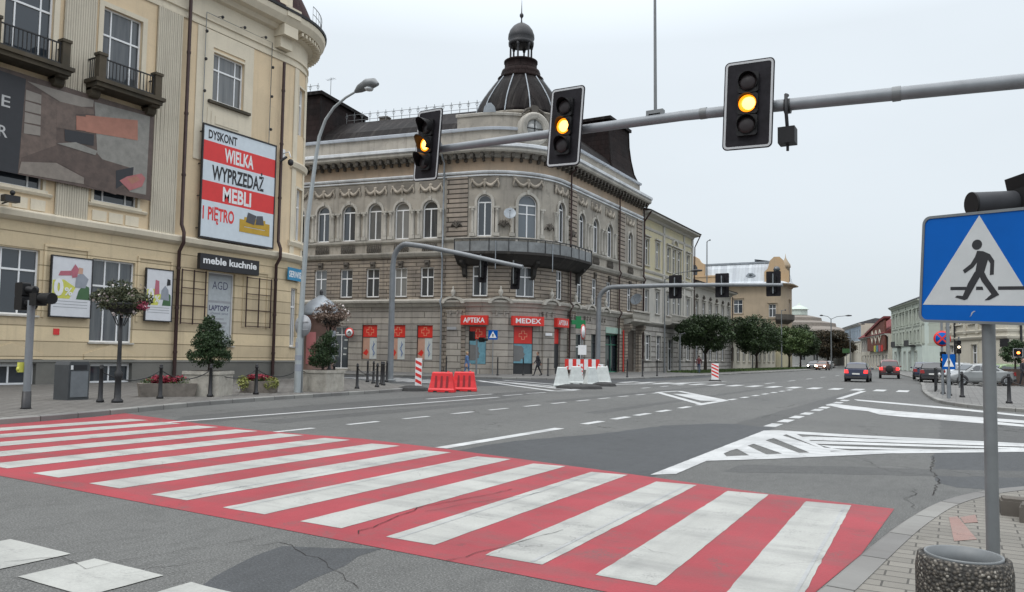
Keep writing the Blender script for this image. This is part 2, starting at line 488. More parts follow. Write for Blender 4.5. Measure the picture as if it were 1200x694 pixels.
plain('sign_white', (.70, .71, .72), .45, var=.05)
plain('concrete', (.34, .32, .28), .9, var=.25, scale=4, bump=.004)
plain('concrete_dark', (.17, .15, .13), .9, var=.3, scale=4, bump=.004)
plain('green_sign', (.01, .22, .07), .4)
plain('trim', (.42, .40, .36), .85, var=.3, scale=1.2, bump=.01)
plain('rubber', (.02, .02, .02), .8, var=.3)
glassmat('glass', (.028, .036, .046), .05, curtain=(.30, .30, .29))
glassmat('glass_pale', (.10, .12, .14), .1, curtain=(.5, .5, .48))
glassmat('shop_glass', (.02, .028, .035), .05, var=False)

def asphalt(name, base, agg=.5, rough=.78, cracks=True, patch=.2):
    t = NT(name); p = t.wpos()
    f = t.noise(p, .22, 6, .6, .5)
    c = t.mix(t.fr(f, .35, .65), c4(mul(base, 1 - patch)), c4(mul(base, 1 + patch)))
    big = t.noise(t.wpos((1., .12, 1)), .8, 5, .6, .3)          # wear along the lanes
    c = t.mix(t.fr(big, .45, .68, 0, .3), c, mul(base, 1.38))
    sp = t.noise(p, 60, 2, .9)
    c = t.mix(t.fr(sp, .53, .64, 0, agg), c, mul(base, 2.6))
    c = t.mix(t.fr(sp, .47, .36, 0, agg), c, mul(base, .3))
    md2 = t.noise(t.wpos((1, .45, 1)), 7, 5, .75)
    c = t.mix(t.fr(md2, .5, .68, 0, .35), c, mul(base, .55)); c = t.mix(t.fr(md2, .46, .32, 0, .3), c, mul(base, 1.5))
    st = t.noise(p, 1.4, 5, .7, .8)
    c = t.mix(t.fr(st, .60, .74, 0, .4), c, mul(base, .6))      # oil and damp spots
    h = t.math('MULTIPLY', sp, 1.)
    if cracks:
        v = t.n.new('ShaderNodeTexVoronoi'); v.feature = 'DISTANCE_TO_EDGE'; v.inputs['Scale'].default_value = .22
        pw = t.n.new('ShaderNodeVectorMath'); pw.operation = 'ADD'
        nn = t.n.new('ShaderNodeTexNoise'); nn.inputs['Scale'].default_value = 1.1; nn.inputs['Detail'].default_value = 7; t.L(p, nn.inputs['Vector'])
        sc = t.n.new('ShaderNodeVectorMath'); sc.operation = 'SCALE'; sc.inputs['Scale'].default_value = 1.3; t.L(nn.outputs['Color'], sc.inputs[0])
        t.L(p, pw.inputs[0]); t.L(sc.outputs[0], pw.inputs[1]); t.L(pw.outputs[0], v.inputs['Vector'])
        line = t.fr(v.outputs['Distance'], .0, .0045, 1, 0)
        msk = t.fr(t.noise(p, .35, 3), .5, .58, 0, .8)
        k = t.math('MULTIPLY', line, msk)
        c = t.mix(k, c, mul(base, .22)); h = t.math('SUBTRACT', h, t.math('MULTIPLY', k, 3.))
    t.col(c); t.L(t.fr(f, .3, .7, rough - .12, rough + .08), t.b.inputs['Roughness'])
    t.b.inputs['Specular IOR Level'].default_value = .22
    t.bump(h, .006); MATS[name] = t.m; return t.m
asphalt('asphalt', (.090, .091, .088), .6)
asphalt('asphalt_new', (.050, .053, .056), .35, .7, False, .22)
asphalt('asphalt_old', (.068, .069, .068), .5, .75, True, .2)

def paint(name, c, wear=.25, under=(.075, .077, .08), rough=.65):
    t = NT(name); p = t.wpos()
    f = t.noise(p, 2.2, 7, .72, .4); sp = t.noise(p, 45, 3, .8)
    col = t.mix(t.fr(t.noise(p, .8, 4), .35, .65), c4(mul(c, .84)), c4(mul(c, 1.06)))
    col = t.mix(t.fr(sp, .42, .7, 0, .28), col, mul(c, .55))
    k = t.math('MULTIPLY', t.fr(f, .54, .68, 0, 1), t.fr(sp, .42, .56, 0, 1.0))
    k2 = t.math('MULTIPLY', k, min(1., wear * 3))
    col = t.mix(k2, col, c4(under))
    dark = t.noise(t.wpos((.5, 2.6, 1)), .9, 5, .6)              # tyre dirt across the bands
    col = t.mix(t.fr(dark, .48, .72, 0, .4), col, c4(under))
    ln = t.noise(t.wpos((3.2, .25, 1)), 1., 4, .6)
    col = t.mix(t.fr(ln, .54, .7, 0, .16), col, c4(under))
    v = t.n.new('ShaderNodeTexVoronoi'); v.feature = 'DISTANCE_TO_EDGE'; v.inputs['Scale'].default_value = .55
    nn = t.n.new('ShaderNodeTexNoise'); nn.inputs['Scale'].default_value = 1.6; nn.inputs['Detail'].default_value = 7; t.L(p, nn.inputs['Vector'])
    pw = t.n.new('ShaderNodeVectorMath'); pw.operation = 'ADD'; t.L(p, pw.inputs[0]); t.L(nn.outputs['Color'], pw.inputs[1]); t.L(pw.outputs[0], v.inputs['Vector'])
    crk = t.math('MULTIPLY', t.fr(v.outputs['Distance'], 0., .006, 1, 0), t.fr(t.noise(p, .6, 3), .5, .56, 0, .4))
    col = t.mix(crk, col, (.05, .045, .045, 1))
    t.col(col); t.b.inputs['Roughness'].default_value = rough; t.b.inputs['Specular IOR Level'].default_value = .2; t.bump(sp, .003)
    MATS[name] = t.m; return t.m
paint('paint_white', (.46, .47, .47), .12)
paint('paint_cream', (.36, .365, .345), .13)
paint('paint_red', (.285, .045, .056), .5, (.12, .075, .075))
paint('paint_worn', (.25, .10, .105), .8, (.13, .11, .11))
paint('paint_pink', (.24, .155, .135), .6, (.2, .18, .16))
paint('paint_faded', (.34, .35, .35), .6)

def paving(name, base, bw, bh, ms=.012, bump=.006, red=None):
    t = NT(name); v = t.wpos()
    b = t.n.new('ShaderNodeTexBrick'); t.L(v, b.inputs['Vector']); b.inputs['Scale'].default_value = 1
    b.inputs['Brick Width'].default_value = bw; b.inputs['Row Height'].default_value = bh; b.inputs['Mortar Size'].default_value = ms
    b.inputs['Color1'].default_value = mul(base, 1.12); b.inputs['Color2'].default_value = mul(base, .9); b.inputs['Mortar'].default_value = mul(base, .3)
    c = t.mix(t.fr(t.noise(v, .5, 5), .4, .7, 0, .5), b.outputs['Color'], mul(base, .6))
    sp = t.noise(v, 40, 4, .8); c = t.mix(t.fr(sp, .5, .8, 0, .4), c, mul(base, .5))
    c = t.mix(t.fr(t.noise(v, 3, 6, .7), .58, .7, 0, .45), c, (.05, .045, .035, 1))
    t.col(c); t.b.inputs['Roughness'].default_value = .88; t.bump(t.math('ADD', t.math('SUBTRACT', 1., b.outputs['Fac']), t.math('MULTIPLY', sp, .3)), bump)
    MATS[name] = t.m; return t.m
paving('paving_slab', (.135, .128, .118), .5, .25, .02, .006)
paving('paving_far', (.14, .138, .132), .5, .5, .012)
paving('paving_block', (.175, .165, .145), .30, .15, .007, .008)
wallmat('kerb_stone', (.25, .25, .235), (.19, .185, .175), g=.3, brick=(1.0, 4., .012), joint=.35)

# ------------------------------------------------------------------ ground, pavements, kerbs
g = M(); g.face([(-900, -150, 0), (900, -150, 0), (900, 1300, 0), (-900, 1300, 0)])
tag(g.build('road', MATS['asphalt']), kind='structure')

def smooth_line(pts, k=6):
    out = []
    n = len(pts)
    for i in range(n - 1):
        p0 = pts[max(i - 1, 0)]; p1 = pts[i]; p2 = pts[i + 1]; p3 = pts[min(i + 2, n - 1)]
        for j in range(k):
            t = j / k; t2 = t * t; t3 = t2 * t
            out.append(tuple(.5 * (2 * p1[a] + (p2[a] - p0[a]) * t + (2 * p0[a] - 5 * p1[a] + 4 * p2[a] - p3[a]) * t2 + (3 * p1[a] - p0[a] - 3 * p2[a] + p3[a]) * t3) for a in (0, 1)))
    out.append(tuple(pts[-1])); return out
def pavement(name, edge, back, mat, kw=.18, z=.12, side=1, kmat='kerb_stone'):
    """edge: kerb line; back: points closing the sheet behind; side=+1 if the pavement lies left of the line's travel"""
    e = smooth_line(edge)
    poly = e + back
    q = M(); n = len(poly)
    q.face([(a, b, z) for a, b in (poly if side < 0 else poly)], 0)
    tag(q.build(name, MATS[mat]), kind='structure')
    kb = M(); L = 0
    inn = []
    for i, p in enumerate(e):
        a = e[max(i - 1, 0)]; b = e[min(i + 1, len(e) - 1)]
        dx, dy = b[0] - a[0], b[1] - a[1]; l = math.hypot(dx, dy) or 1
        inn.append((p[0] - dy / l * kw * side, p[1] + dx / l * kw * side))
    out = [(e[i][0] * 1.0 - (inn[i][0] - e[i][0]) * .12, e[i][1] - (inn[i][1] - e[i][1]) * .12) for i in range(len(e))]
    zt = z + .006; ch = .02
    L = 0
    for i in range(len(e) - 1):
        l = math.hypot(e[i + 1][0] - e[i][0], e[i + 1][1] - e[i][1])
        rows = [(out, -.05), (out, zt - ch), ([tuple(out[k][c] * .85 + inn[k][c] * .15 for c in (0, 1)) for k in (i, i + 1)], zt), (inn, zt), (inn, -.05)]
        vv = 0
        for r in range(4):
            (A, za), (B, zb) = rows[r], rows[r + 1]
            ga = (A[0], A[1]) if len(A) == 2 else (A[i], A[i + 1]); gb = (B[0], B[1]) if len(B) == 2 else (B[i], B[i + 1])
            v2 = vv + .12
            kb.face([(*ga[0], za), (*ga[1], za), (*gb[1], zb), (*gb[0], zb)], 0, [(L, vv), (L + l, vv), (L + l, v2), (L, v2)]); vv = v2
        L += l
    tag(kb.build('kerb', MATS[kmat]), kind='structure')
    return e
# left pavement in front of the cream building, turning into the side street
pavement('pavement', [(-16.2, -20), (-16.5, 0), (-16.95, 6), (-17.2, 9), (-17.75, 11.2), (-18.4, 13.2), (-19.0, 15.3), (-19.55, 18.6), (-19.85, 22), (-20.2, 25.2), (-21.2, 27.6), (-23.6, 29.6), (-27, 31.7), (-33, 34.6), (-45, 38.3), (-80, 45)],
         [(-80, -20)], 'paving_slab', side=1)
# far pavement along the tenements
pavement('pavement', [(-90, 35.5), (-60, 37.6), (-34.6, 42.1), (-30, 43.0), (-25.8, 44.6), (-22.4, 47.0), (-20.4, 51.5), (-19.95, 63), (-19.5, 95), (-19.6, 125), (-23, 165), (-34, 230), (-60, 330)],
         [(-140, 330), (-140, 35.5)], 'paving_far', side=1)
# right, where the camera stands
pavement('pavement', [(-1.05, -20), (-1.02, -9), (-1.0, -3), (-.97, .5), (-.93, 2.7), (-.86, 4.5), (-.72, 5.85), (-.42, 8.15), (-.05, 9.8), (.65, 11.15), (2., 12.5), (5, 13.6), (14, 14.6), (60, 15.5)],
         [(60, -20)], 'paving_block', side=-1)
# right far side of the junction
pavement('pavement', [(60, 22), (20, 24.6), (8, 27.2), (3.8, 29.1), (1.0, 31.0), (-.25, 33.4), (-.85, 37), (-1.5, 45.9), (-2.0, 58.9), (-3., 78), (-4.9, 95), (-8, 125), (-15, 180), (-30, 245), (-50, 330)],
         [(60, 330)], 'paving_far', side=-1)

# asphalt repairs
ZC = [0.]
def rough(poly, amp=.05, step=.3, seed=1):
    r_ = random.Random(seed); out = []
    for i in range(len(poly)):
        a, b = poly[i], poly[(i + 1) % len(poly)]; L = math.hypot(b[0] - a[0], b[1] - a[1]); k = max(1, min(60, int(L / step)))
        for j in range(k): t = j / k; out.append((a[0] + (b[0] - a[0]) * t + r_.gauss(0, amp), a[1] + (b[1] - a[1]) * t + r_.gauss(0, amp)))
    return out
def sheet(name, polys, mat, z, kind='structure'):
    if name == 'asphalt_patch': polys = [rough(p, .03) for p in polys]
    if name in ('crosswalk_stripes', 'crossing_squares', 'traffic_island_marking'): polys = [rough(p, .0025, .12, i) for i, p in enumerate(polys)]
    q = M()
    ZC[0] += .00003
    for i, p in enumerate(polys): q.face([(a, b, z + ZC[0] + i * .00006) for a, b in p])
    return tag(q.build(name, MATS[mat]), kind=kind)
sheet('asphalt_patch', [ats([(222, 690), (330, 640), (448, 643), (330, 694), (250, 760), (60, 760)])], 'asphalt_new', .0012)
sheet('asphalt_patch', [[(-7.25, 9.6), (-7.2, 12.6), (-6.5, 14.6), (-6.0, 17.6), (-5.2, 19.0), (-4.3, 19.4), (-3.62, 18.6), (-3.55, 9.4)]], 'asphalt_new', .0012)
sheet('asphalt_patch', [[(-4.75, 19.2), (-4.7, 44.0), (-4.45, 44.0), (-4.05, 30), (-4.05, 18.9)], [(-12.6, 24), (-12.4, 60), (-12.1, 60), (-12.0, 24)], [(-9.2, 20), (-9.3, 43), (-8.9, 43), (-8.7, 20)]], 'asphalt_old', .0014)
sheet('asphalt_patch', [[(-13.9, 12.2), (-13.9, 24.8), (-13.2, 24.8), (-13.1, 12.2)], [(-2.9, 11.0), (-2.8, 12.0), (1.5, 14.1), (1.6, 13.5)]], 'asphalt_old', .0016)
sheet('asphalt_patch', [ats([(1093, 531), (1200, 527), (1420, 520), (1420, 590), (1200, 577), (1120, 571), (1096, 566)])], 'asphalt_new', .0012)
sheet('asphalt_patch', [ats([(1103, 478), (1200, 488), (1420, 508), (1420, 530), (1200, 527), (1100, 519)])], 'asphalt_old', .0012)
sheet('asphalt_patch', [ats([(180, 501), (400, 481), (575, 470), (640, 459), (660, 456), (560, 462), (480, 466), (350, 476), (215, 488)])], 'asphalt_old', .0012)
sheet('asphalt_patch', [[(-60, 38.2), (-34, 42.6), (-26, 44.9), (-21.5, 48.5), (-20.2, 54), (-20.0, 70), (-18.3, 70), (-17.6, 50), (-18, 40), (-21.5, 32.5), (-28, 33.4), (-40, 37.5)]], 'asphalt_new', .0012)

# ------------------------------------------------------------------ painted markings
Z1, Z2 = .0035, .0062
def strip(x0, x1, y0, y1): return [(x0, y0), (x1, y0), (x1, y1), (x0, y1)]
sheet('red_crosswalk_paint', [[(-18.0, 11.9), (-17.55, 11.0)] + [(-17.2, 9.2), (-17.0, 5.2)] + [(-10.31, 5.2), (-5.64, 5.08), (-2.84, 4.99), (-.95, 4.9), (-.86, 5.76), (-.7, 7.06), (-.6, 9.4), (-1.96, 9.56), (-3.86, 10.03), (-6.01, 10.49), (-7.48, 10.80), (-9.6, 11.12), (-12.03, 11.0), (-14.73, 11.3)]][:1], 'paint_red', Z1)
nL = [-1.38, -2.31, -3.28, -4.32, -5.38, -6.49, -7.70, -8.92, -10.2, -11.45, -12.7, -13.95, -15.2, -16.4]
st = []
for i, x in enumerate(nL):
    w_ = .47 if i < 2 else .52 if i < 5 else .6
    yn = 5.24 + i * .035
    xf = x - .11 * (1 - i / 9.) if i < 9 else x
    yf = [9.30, 9.46, 9.62, 9.88, 10.12, 10.3, 10.42, 10.62, 10.78, 10.85, 10.85, 10.9, 10.95, 11.0][i]
    st.append([(x, yn), (x + w_, yn + .0), (xf + w_, yf + .04), (xf, yf)])
sheet('crosswalk_stripes', st, 'paint_cream', Z2)
gh = []
for i in (0, 2, 3, 5, 6):
    a, b, c, d_ = st[i]; o1, o2 = (.10, .125) if i % 2 else (.40, .43)
    gh.append([(a[0] + o1, a[1] + .02), (a[0] + o2, a[1] + .02), (d_[0] + o2, d_[1] - .05), (d_[0] + o1, d_[1] - .05)])
sheet('paint_seam', gh, 'paint_faded', Z2 + .0022)
def crack(px, wd, seed, z=.0105):
    r_ = random.Random(seed); P = ats(px); out = []
    for i in range(len(P) - 1):
        (x0, y0), (x1, y1) = P[i], P[i + 1]; L = math.hypot(x1 - x0, y1 - y0); k = max(2, int(L / .12))
        for j in range(k): t = j / k; out.append((x0 + (x1 - x0) * t + r_.uniform(-.03, .03), y0 + (y1 - y0) * t + r_.uniform(-.03, .03)))
    out.append(P[-1]); q_ = []
    for i in range(len(out) - 1):
        (x0, y0), (x1, y1) = out[i], out[i + 1]; l = math.hypot(x1 - x0, y1 - y0) or 1; w0 = wd * r_.uniform(.1, .4) / 2; w1 = wd * r_.uniform(.1, .4) / 2; nx, ny = -(y1 - y0) / l, (x1 - x0) / l
        q_.append([(x0 + nx * w0, y0 + ny * w0), (x1 + nx * w1, y1 + ny * w1), (x1 - nx * w1, y1 - ny * w1), (x0 - nx * w0, y0 - ny * w0)])
    sheet('road_crack', q_, 'crack_dark', z)
plain('crack_dark', (.035, .033, .032), .95, spec=.05)
crack([(1094, 535), (1092, 552), (1100, 565), (1093, 581)], .05, 1, .004); crack([(415, 627), (452, 612), (490, 596), (560, 583), (600, 574)], .03, 2); crack([(520, 660), (560, 650), (600, 638), (660, 622)], .022, 3); crack([(300, 640), (330, 636), (372, 655), (420, 690)], .02, 4, .004)
crack([(1020, 545), (1040, 552), (1095, 558)], .02, 5, .004); crack([(0, 660), (70, 655), (100, 668), (160, 655), (300, 632)], .018, 6); crack([(500, 600), (560, 590), (640, 577)], .02, 7)
# squares of the cycle crossing at the bottom left
sq = [[(-8.15, 2.95), (-7.75, 3.48), (-6.84, 3.56), (-6.87, 2.95)][0:0]]
sheet('crossing_squares', [strip(-7.95, -7.1, 3.02, 3.56), strip(-6.84, -5.98, 3.04, 3.56), strip(-5.69, -4.88, 3.02, 3.58), strip(-4.58, -3.75, 3.04, 3.58), strip(-3.45, -2.6, 3.0, 3.56)], 'paint_cream', Z2)
lane = [strip(-15.16, -14.98, 10.6, 25.2)]
lane += [strip(-11.82, -11.66, y, y + 1.05) for y in (11.0, 13.1, 15.1, 17.2, 19.1, 21.2, 23.1, 25.1, 27.0, 29, 31, 33)]
lane += [strip(-7.75, -7.5, 10.85, 15.4)] + [strip(-7.74, -7.52, y, y + 1.05) for y in (16.7, 18.5, 20.1, 21.9, 24., 26., 27.7, 30.2, 32.2, 34.2, 36.2, 38.2, 40.2, 42.2)]
lane += [strip(-4.0, -3.72, y, y + 1.0) for y in (19.0, 20.6, 22.2, 23.9, 25.9, 27.4, 29.2, 31., 33.)]
lane += [strip(-4.35, -4.1, 34.6, 44.8)]
lane += [strip(-14.2, -14.0, y, y + 1.2) for y in (38, 41, 44)] + [strip(-10.9, -10.72, y, y + 3) for y in (52, 60, 68, 76, 86, 96, 108)]
sheet('lane_marking', lane, 'paint_white', Z1)
# far crossing
sheet('crosswalk_stripes', [strip(x, x + .55, 45.2, 48.0) for x in [-2.75 - 1.12 * i for i in range(15)]], 'paint_white', Z2)
sheet('crosswalk_stripes', [[(x - 0.0, 33.8 + (-24 - x) * .33), (x + .55, 33.6 + (-24 - x) * .33), (x + .55, 37.2 + (-24 - x) * .33), (x, 37.4 + (-24 - x) * .33)] for x in [-25 - 1.1 * i for i in range(9)]], 'paint_white', Z2)
# hatched island: outline and stripes
def pline(pts, wd):
    out = []
    for i in range(len(pts) - 1):
        (x0, y0), (x1, y1) = pts[i], pts[i + 1]; l = math.hypot(x1 - x0, y1 - y0); nx, ny = -(y1 - y0) / l * wd / 2, (x1 - x0) / l * wd / 2
        out.append([(x0 + nx, y0 + ny), (x1 + nx, y1 + ny), (x1 - nx, y1 - ny), (x0 - nx, y0 - ny)])
    return out
isl = [ats([(762, 557), (895, 505), (912, 505.5), (930, 507), (855, 529), (792, 556)])]
isl += [ats([(895, 505), (912, 504.6), (1000, 510), (1200, 520), (1420, 531), (1420, 535), (1200, 523), (1000, 513), (915, 508)])]
isl += [ats([(820, 537), (900, 533), (1000, 528.6), (1200, 526.5), (1420, 524), (1420, 529), (1200, 530), (1040, 532), (900, 538.5), (812, 541)])]
isl += [ats([(857, 523), (868, 519), (900, 534), (880, 535)]), ats([(880, 519.5), (893, 515), (938, 532), (919, 533)]), ats([(902, 512), (915, 510), (975, 530), (950, 531.5)])]
isl += [ats([(930, 513), (946, 516), (1200, 524), (1200, 521.8), (950, 512)]), ats([(944, 517), (958, 520.6), (1200, 527), (1200, 525.2), (960, 517.5)]), ats([(960, 522), (975, 526), (1100, 529), (1100, 527.4), (975, 523)])]
isl += [ats([(915, 507), (928, 506.5), (966, 525), (1000, 529), (970, 529)]), ats([(832, 534), (845, 529), (852, 536), (842, 539)])]
sheet('traffic_island_marking', isl, 'paint_white', Z2)
i2 = [ats([(967, 474.5), (975, 473.2), (1050, 482), (1200, 493), (1420, 508), (1420, 512), (1200, 496.5), (1050, 485.5), (990, 479.5)]),
      ats([(1010, 480), (1060, 484), (1200, 498), (1200, 500.5), (1060, 489), (1030, 486)]),
      ats([(1000, 468), (1100, 476.5), (1200, 486.5), (1420, 500), (1420, 503), (1200, 488.5), (1100, 478.5), (1005, 469.8)])]
sheet('traffic_island_marking', i2, 'paint_white', Z2)
# hatched triangles in the middle of the junction
tr = pline(ats([(771, 460), (795, 458.5), (850, 469.5), (822, 474), (771, 460)]), .3) + pline(ats([(800, 462), (835, 470)]), .9)
sheet('traffic_island_marking', tr[:], 'paint_white', Z2)
sheet('traffic_island_marking', pline(ats([(562, 447.5), (600, 449.3), (673, 457.5)]), .45) + pline(ats([(575, 446.5), (640, 452), (678, 457)]), .35) + pline(ats([(590, 445.8), (655, 451), (680, 455)]), .3) + pline(ats([(560, 446), (600, 452), (650, 458.6), (675, 458)]), .35), 'paint_white', Z2)
sheet('lane_marking', pline(ats([(500, 468), (577, 462)]), .16) + pline(ats([(590, 464), (612, 462.5)]), .15) + pline(ats([(617, 461.5), (640, 460.2)]), .15), 'paint_white', Z2 + .002)
sheet('lane_marking', pline(ats([(700, 451), (760, 450)]), .5) + pline(ats([(762, 450.5), (850, 447)]), .4), 'paint_white', Z2 + .002)
sheet('red_crosswalk_paint', [ats([(1112, 606), (1122, 605), (1145, 632), (1118, 634)], .125), ats([(1125, 606), (1143, 603), (1146, 612), (1130, 613)], .125)], 'paint_pink', .1235)
# ------------------------------------------------------------------ cream building on the left
wallmat('cream_ground', (.72, .585, .385), (.64, .525, .35), g=.22, streak=.25, brick=(400., .62, .022), joint=.5, bump=.015)
wallmat('cream_light', (.68, .61, .485), (.61, .55, .44), g=.12, streak=.2)
wallmat('cream_flute', (.66, .60, .485), (.60, .545, .44), g=.14, streak=.22, flute=1.55, bump=.05)
wallmat('ochre_panel', (.70, .555, .375), (.63, .505, .345), g=.14, streak=.22)
wallmat('plinth_grey', (.17, .165, .15), (.13, .13, .12), g=.3, streak=.2)
wallmat('balcony_stone', (.085, .07, .05), (.05, .045, .035), g=.5, streak=.4)
wallmat('tile_red', (.055, .022, .022), (.04, .018, .018), g=.3, brick=(.25, .3, .02), joint=.4)
LB = Path([('l', (-32.2, 2.0), (-32.2, 30.2)), ('a', (-35.7, 30.2), 3.5, 0, PI / 2), ('l', (-35.7, 33.7), (-50, 33.7))])
y_ = lambda y: y - 2.0            # street distance -> distance along the facade
lb = thing('corner_building', 'cream plastered building with a rounded corner, stone balconies and sale banner', 'building', (-32.2, 17, 0))
GW = [(y_(a), y_(b), c, d) for a, b, c, d in ((7.0, 8.9, 1.88, 5.5), (11.0, 13.0, 2.9, 5.55), (15.2, 17.3, 2.9, 5.55), (19.5, 21.5, 1.88, 5.5), (25.46, 27.1, 1.85, 5.54))] + [(29.1, 29.9, 1.9, 5.2)]
BW = [(y_(a), y_(b), .12, .97) for a, b in ((7, 8.9), (11, 13), (15.45, 17.35), (19.6, 21.53))]
UW = [(y_(a), y_(b), 8.0, 10.6) for a, b in ((7, 9.1), (11, 13.1), (15.1, 17.25), (19.4, 21.45), (25.2, 27.2))] + [(29.25, 30.1, 7.9, 10.9)]
TW = [(y_(a), y_(b), c, 16.65) for a, b, c in ((7, 8.9, 12.85), (11, 12.9, 12.85), (15.45, 17.35, 13.12), (19.46, 21.33, 13.12), (25.23, 27.17, 14.2))] + [(29.2, 30.0, 14.0, 16.75)]
E0 = LB.L
q = M()
wall(q, LB, 0, E0, 0, 1.05, BW, mi=1, n=.05, depth=.4)
wall(q, LB, 0, E0, 1.05, 6.68, GW, mi=0)
sweep(q, LB, 0, E0, [(.0, 1.02), (.08, 1.02), (.05, 1.12), (.0, 1.12)], 1)
wall(q, LB, 0, E0, 6.68, 17.75, UW + TW, mi=2)
wall(q, LB, 0, E0, 17.75, 19.3, [], mi=3)
q.build('wall', [MATS['cream_ground'], MATS['plinth_grey'], MATS['ochre_panel'], MATS['cream_light']], lb)
quick('string_course', MATS['cream_light'], lb, lambda m_: sweep(m_, LB, 0, E0, [(0, 6.62), (.12, 6.66), (.28, 6.78), (.32, 6.98), (.30, 7.03), (0, 7.12)]))
quick('frieze_moulding', MATS['cream_light'], lb, lambda m_: (sweep(m_, LB, 0, E0, [(0, 17.72), (.07, 17.74), (.07, 17.84), (0, 17.86)]), ))
quick('frieze_moulding', MATS['cream_light'], lb, lambda m_: (sweep(m_, LB, 0, E0, [(0, 18.12), (.09, 18.14), (.09, 18.24), (0, 18.27)]), ))
quick('cornice', MATS['cream_light'], lb, lambda m_: sweep(m_, LB, 0, E0, [(0, 19.25), (.25, 19.3), (.4, 19.5), (.75, 19.55), (.95, 19.85), (1.0, 20.1), (.98, 20.16), (0, 20.2)]))
quick('gutter', MATS['dark_metal'], lb, lambda m_: sweep(m_, LB, 0, E0, [(.9, 20.17), (1.06, 20.17), (1.08, 20.3), (.88, 20.3)]))
m_ = M()
for s_ in [y_(30.5) + .28 * i for i in range(22)]:
    if s_ < E0 - 12: m_.fbox(LB.fr(s_), -.07, .07, .05, .72, 19.32, 19.5)
m_.build('dentils', MATS['cream_light'], lb)
quick('roof', MATS['tile_red'], lb, lambda m_: sweep(m_, LB, 0, E0, [(.5, 20.2), (.35, 20.8), (-.1, 21.8), (-.7, 23.0), (-1.3, 24.6), (-3.4, 25.3), (-3.4, 20.2)]))
# chimney-like pier on the eaves and snow rail
m_ = M(); f_ = LB.fr(y_(29.6)); m_.fbox(f_, -.45, .45, -.5, .35, 20.2, 22.6); m_.fbox(f_, -.5, .5, -.55, 1.02, 19.9, 20.45); m_.fbox(f_, -.42, .42, 0, .45, 18.3, 19.3); m_.fbox(f_, -.5, .5, 0, .8, 18.9, 19.5)
m_.build('parapet_pier', MATS['cream_light'], lb)
m_ = M()
rr = [LB.pt(s_, .75, 21.4) for s_ in [29.2 + .35 * i for i in range(12)]]
m_.tube(rr, .022, 5); m_.tube([(a, b, c - .45) for a, b, c in rr], .018, 5)
for a, b, c in rr: m_.tube([(a, b, c), (a, b, c - 1.15)], .015, 4)
m_.build('snow_rail', MATS['steel'], lb)
# fluted pilasters, pale framing and recessed panels
for a, b in ((9.3, 10.6), (13.4, 14.7), (17.75, 19.1), (22.05, 23.35)):
    m_ = M(); f_ = LB.fr(y_((a + b) / 2)); h_ = (b - a) / 2
    m_.fbox(f_, -h_, h_, 0, .13, 7.08, 17.7); m_.build('pilaster', MATS['cream_flute'], lb)
for a, b, c, d in ((15.35, 17.45, 7.15, 7.6), (19.3, 21.6, 7.15, 7.6)):
    m_ = M()
    for k in range(3):
        x0 = a + (b - a) * k / 3 + .06; x1 = a + (b - a) * (k + 1) / 3 - .06
        m_.fbox(LB.fr(y_((x0 + x1) / 2)), -(x1 - x0) / 2, (x1 - x0) / 2, 0, .04, c, d)
    m_.build('apron_panel', MATS['cream_light'], lb)
m_ = M(); f_ = LB.fr(y_(26.2))
m_.fbox(f_, -1.95, 1.55, 0, .05, 11.0, 13.98); m_.fbox(f_, -1.95, -1.0, 0, .05, 13.98, 17.7); m_.fbox(f_, .98, 1.55, 0, .05, 13.98, 17.7); m_.fbox(f_, -1.0, .98, 0, .05, 16.88, 17.7)
m_.build('window_field', MATS['cream_light'], lb)
m_ = M()
for k in range(3):
    e_ = .22 * k; m_.fbox(f_, -1.25 + e_, 1.1 - e_, .05 + .03 * k, .08 + .03 * k, 12.55 + e_, 13.75 - e_ * .8)
m_.build('stepped_panel', MATS['cream_light'], lb)
m_ = M(); m_.fbox(f_, -1.25, 1.35, 0, .2, 13.98, 14.12); m_.build('window_sill', MATS['balcony_stone'], lb)
# flat cream bands right of the pipe on the curved part
m_ = M(); sweep(m_, LB, 28.75, 29.15, band(0, .05, 7.1, 17.7)); sweep(m_, LB, 30.15, 30.6, band(0, .05, 7.1, 17.7)); m_.build('corner_bands', MATS['cream_light'], lb)
quick('corner_sill', MATS['cream_light'], lb, lambda m_: sweep(m_, LB, 28.6, 30.8, [(0, 11.9), (.15, 12.0), (.22, 12.25), (.2, 12.32), (0, 12.35)]))
quick('corner_sill', MATS['cream_light'], lb, lambda m_: sweep(m_, LB, 28.6, 30.8, [(0, 7.5), (.12, 7.55), (.2, 7.75), (.18, 7.82), (0, 7.85)]))
for h in GW: window(lb, LB, h, 'grid3.68' if h[0] < 23 or h[0] > 28 else 'grid1.62', sur=0, fw=.07)
for h in BW: window(lb, LB, h, 'grid2.9', sill=False, inset=.2, name='basement_window')
for h in UW: window(lb, LB, h, 'side', sur=.04, surw=.12, surm=MATS['cream_light'], fm=MATS['white_frame'])
for h in TW: window(lb, LB, h, 'side', sur=.04 if h[2] > 13.5 else .05, surw=.1 if h[2] > 13.5 else .22, surm=MATS['cream_light'], sill=False)
# band of sill under the first floor windows
quick('sill_band', MATS['cream_light'], lb, lambda m_: (sweep(m_, LB, y_(14.9), y_(17.6), [(0, 7.74), (.1, 7.76), (.16, 7.86), (0, 7.93)])))
quick('sill_band', MATS['cream_light'], lb, lambda m_: (sweep(m_, LB, y_(19.15), y_(21.9), [(0, 7.74), (.1, 7.76), (.16, 7.86), (0, 7.93)])))
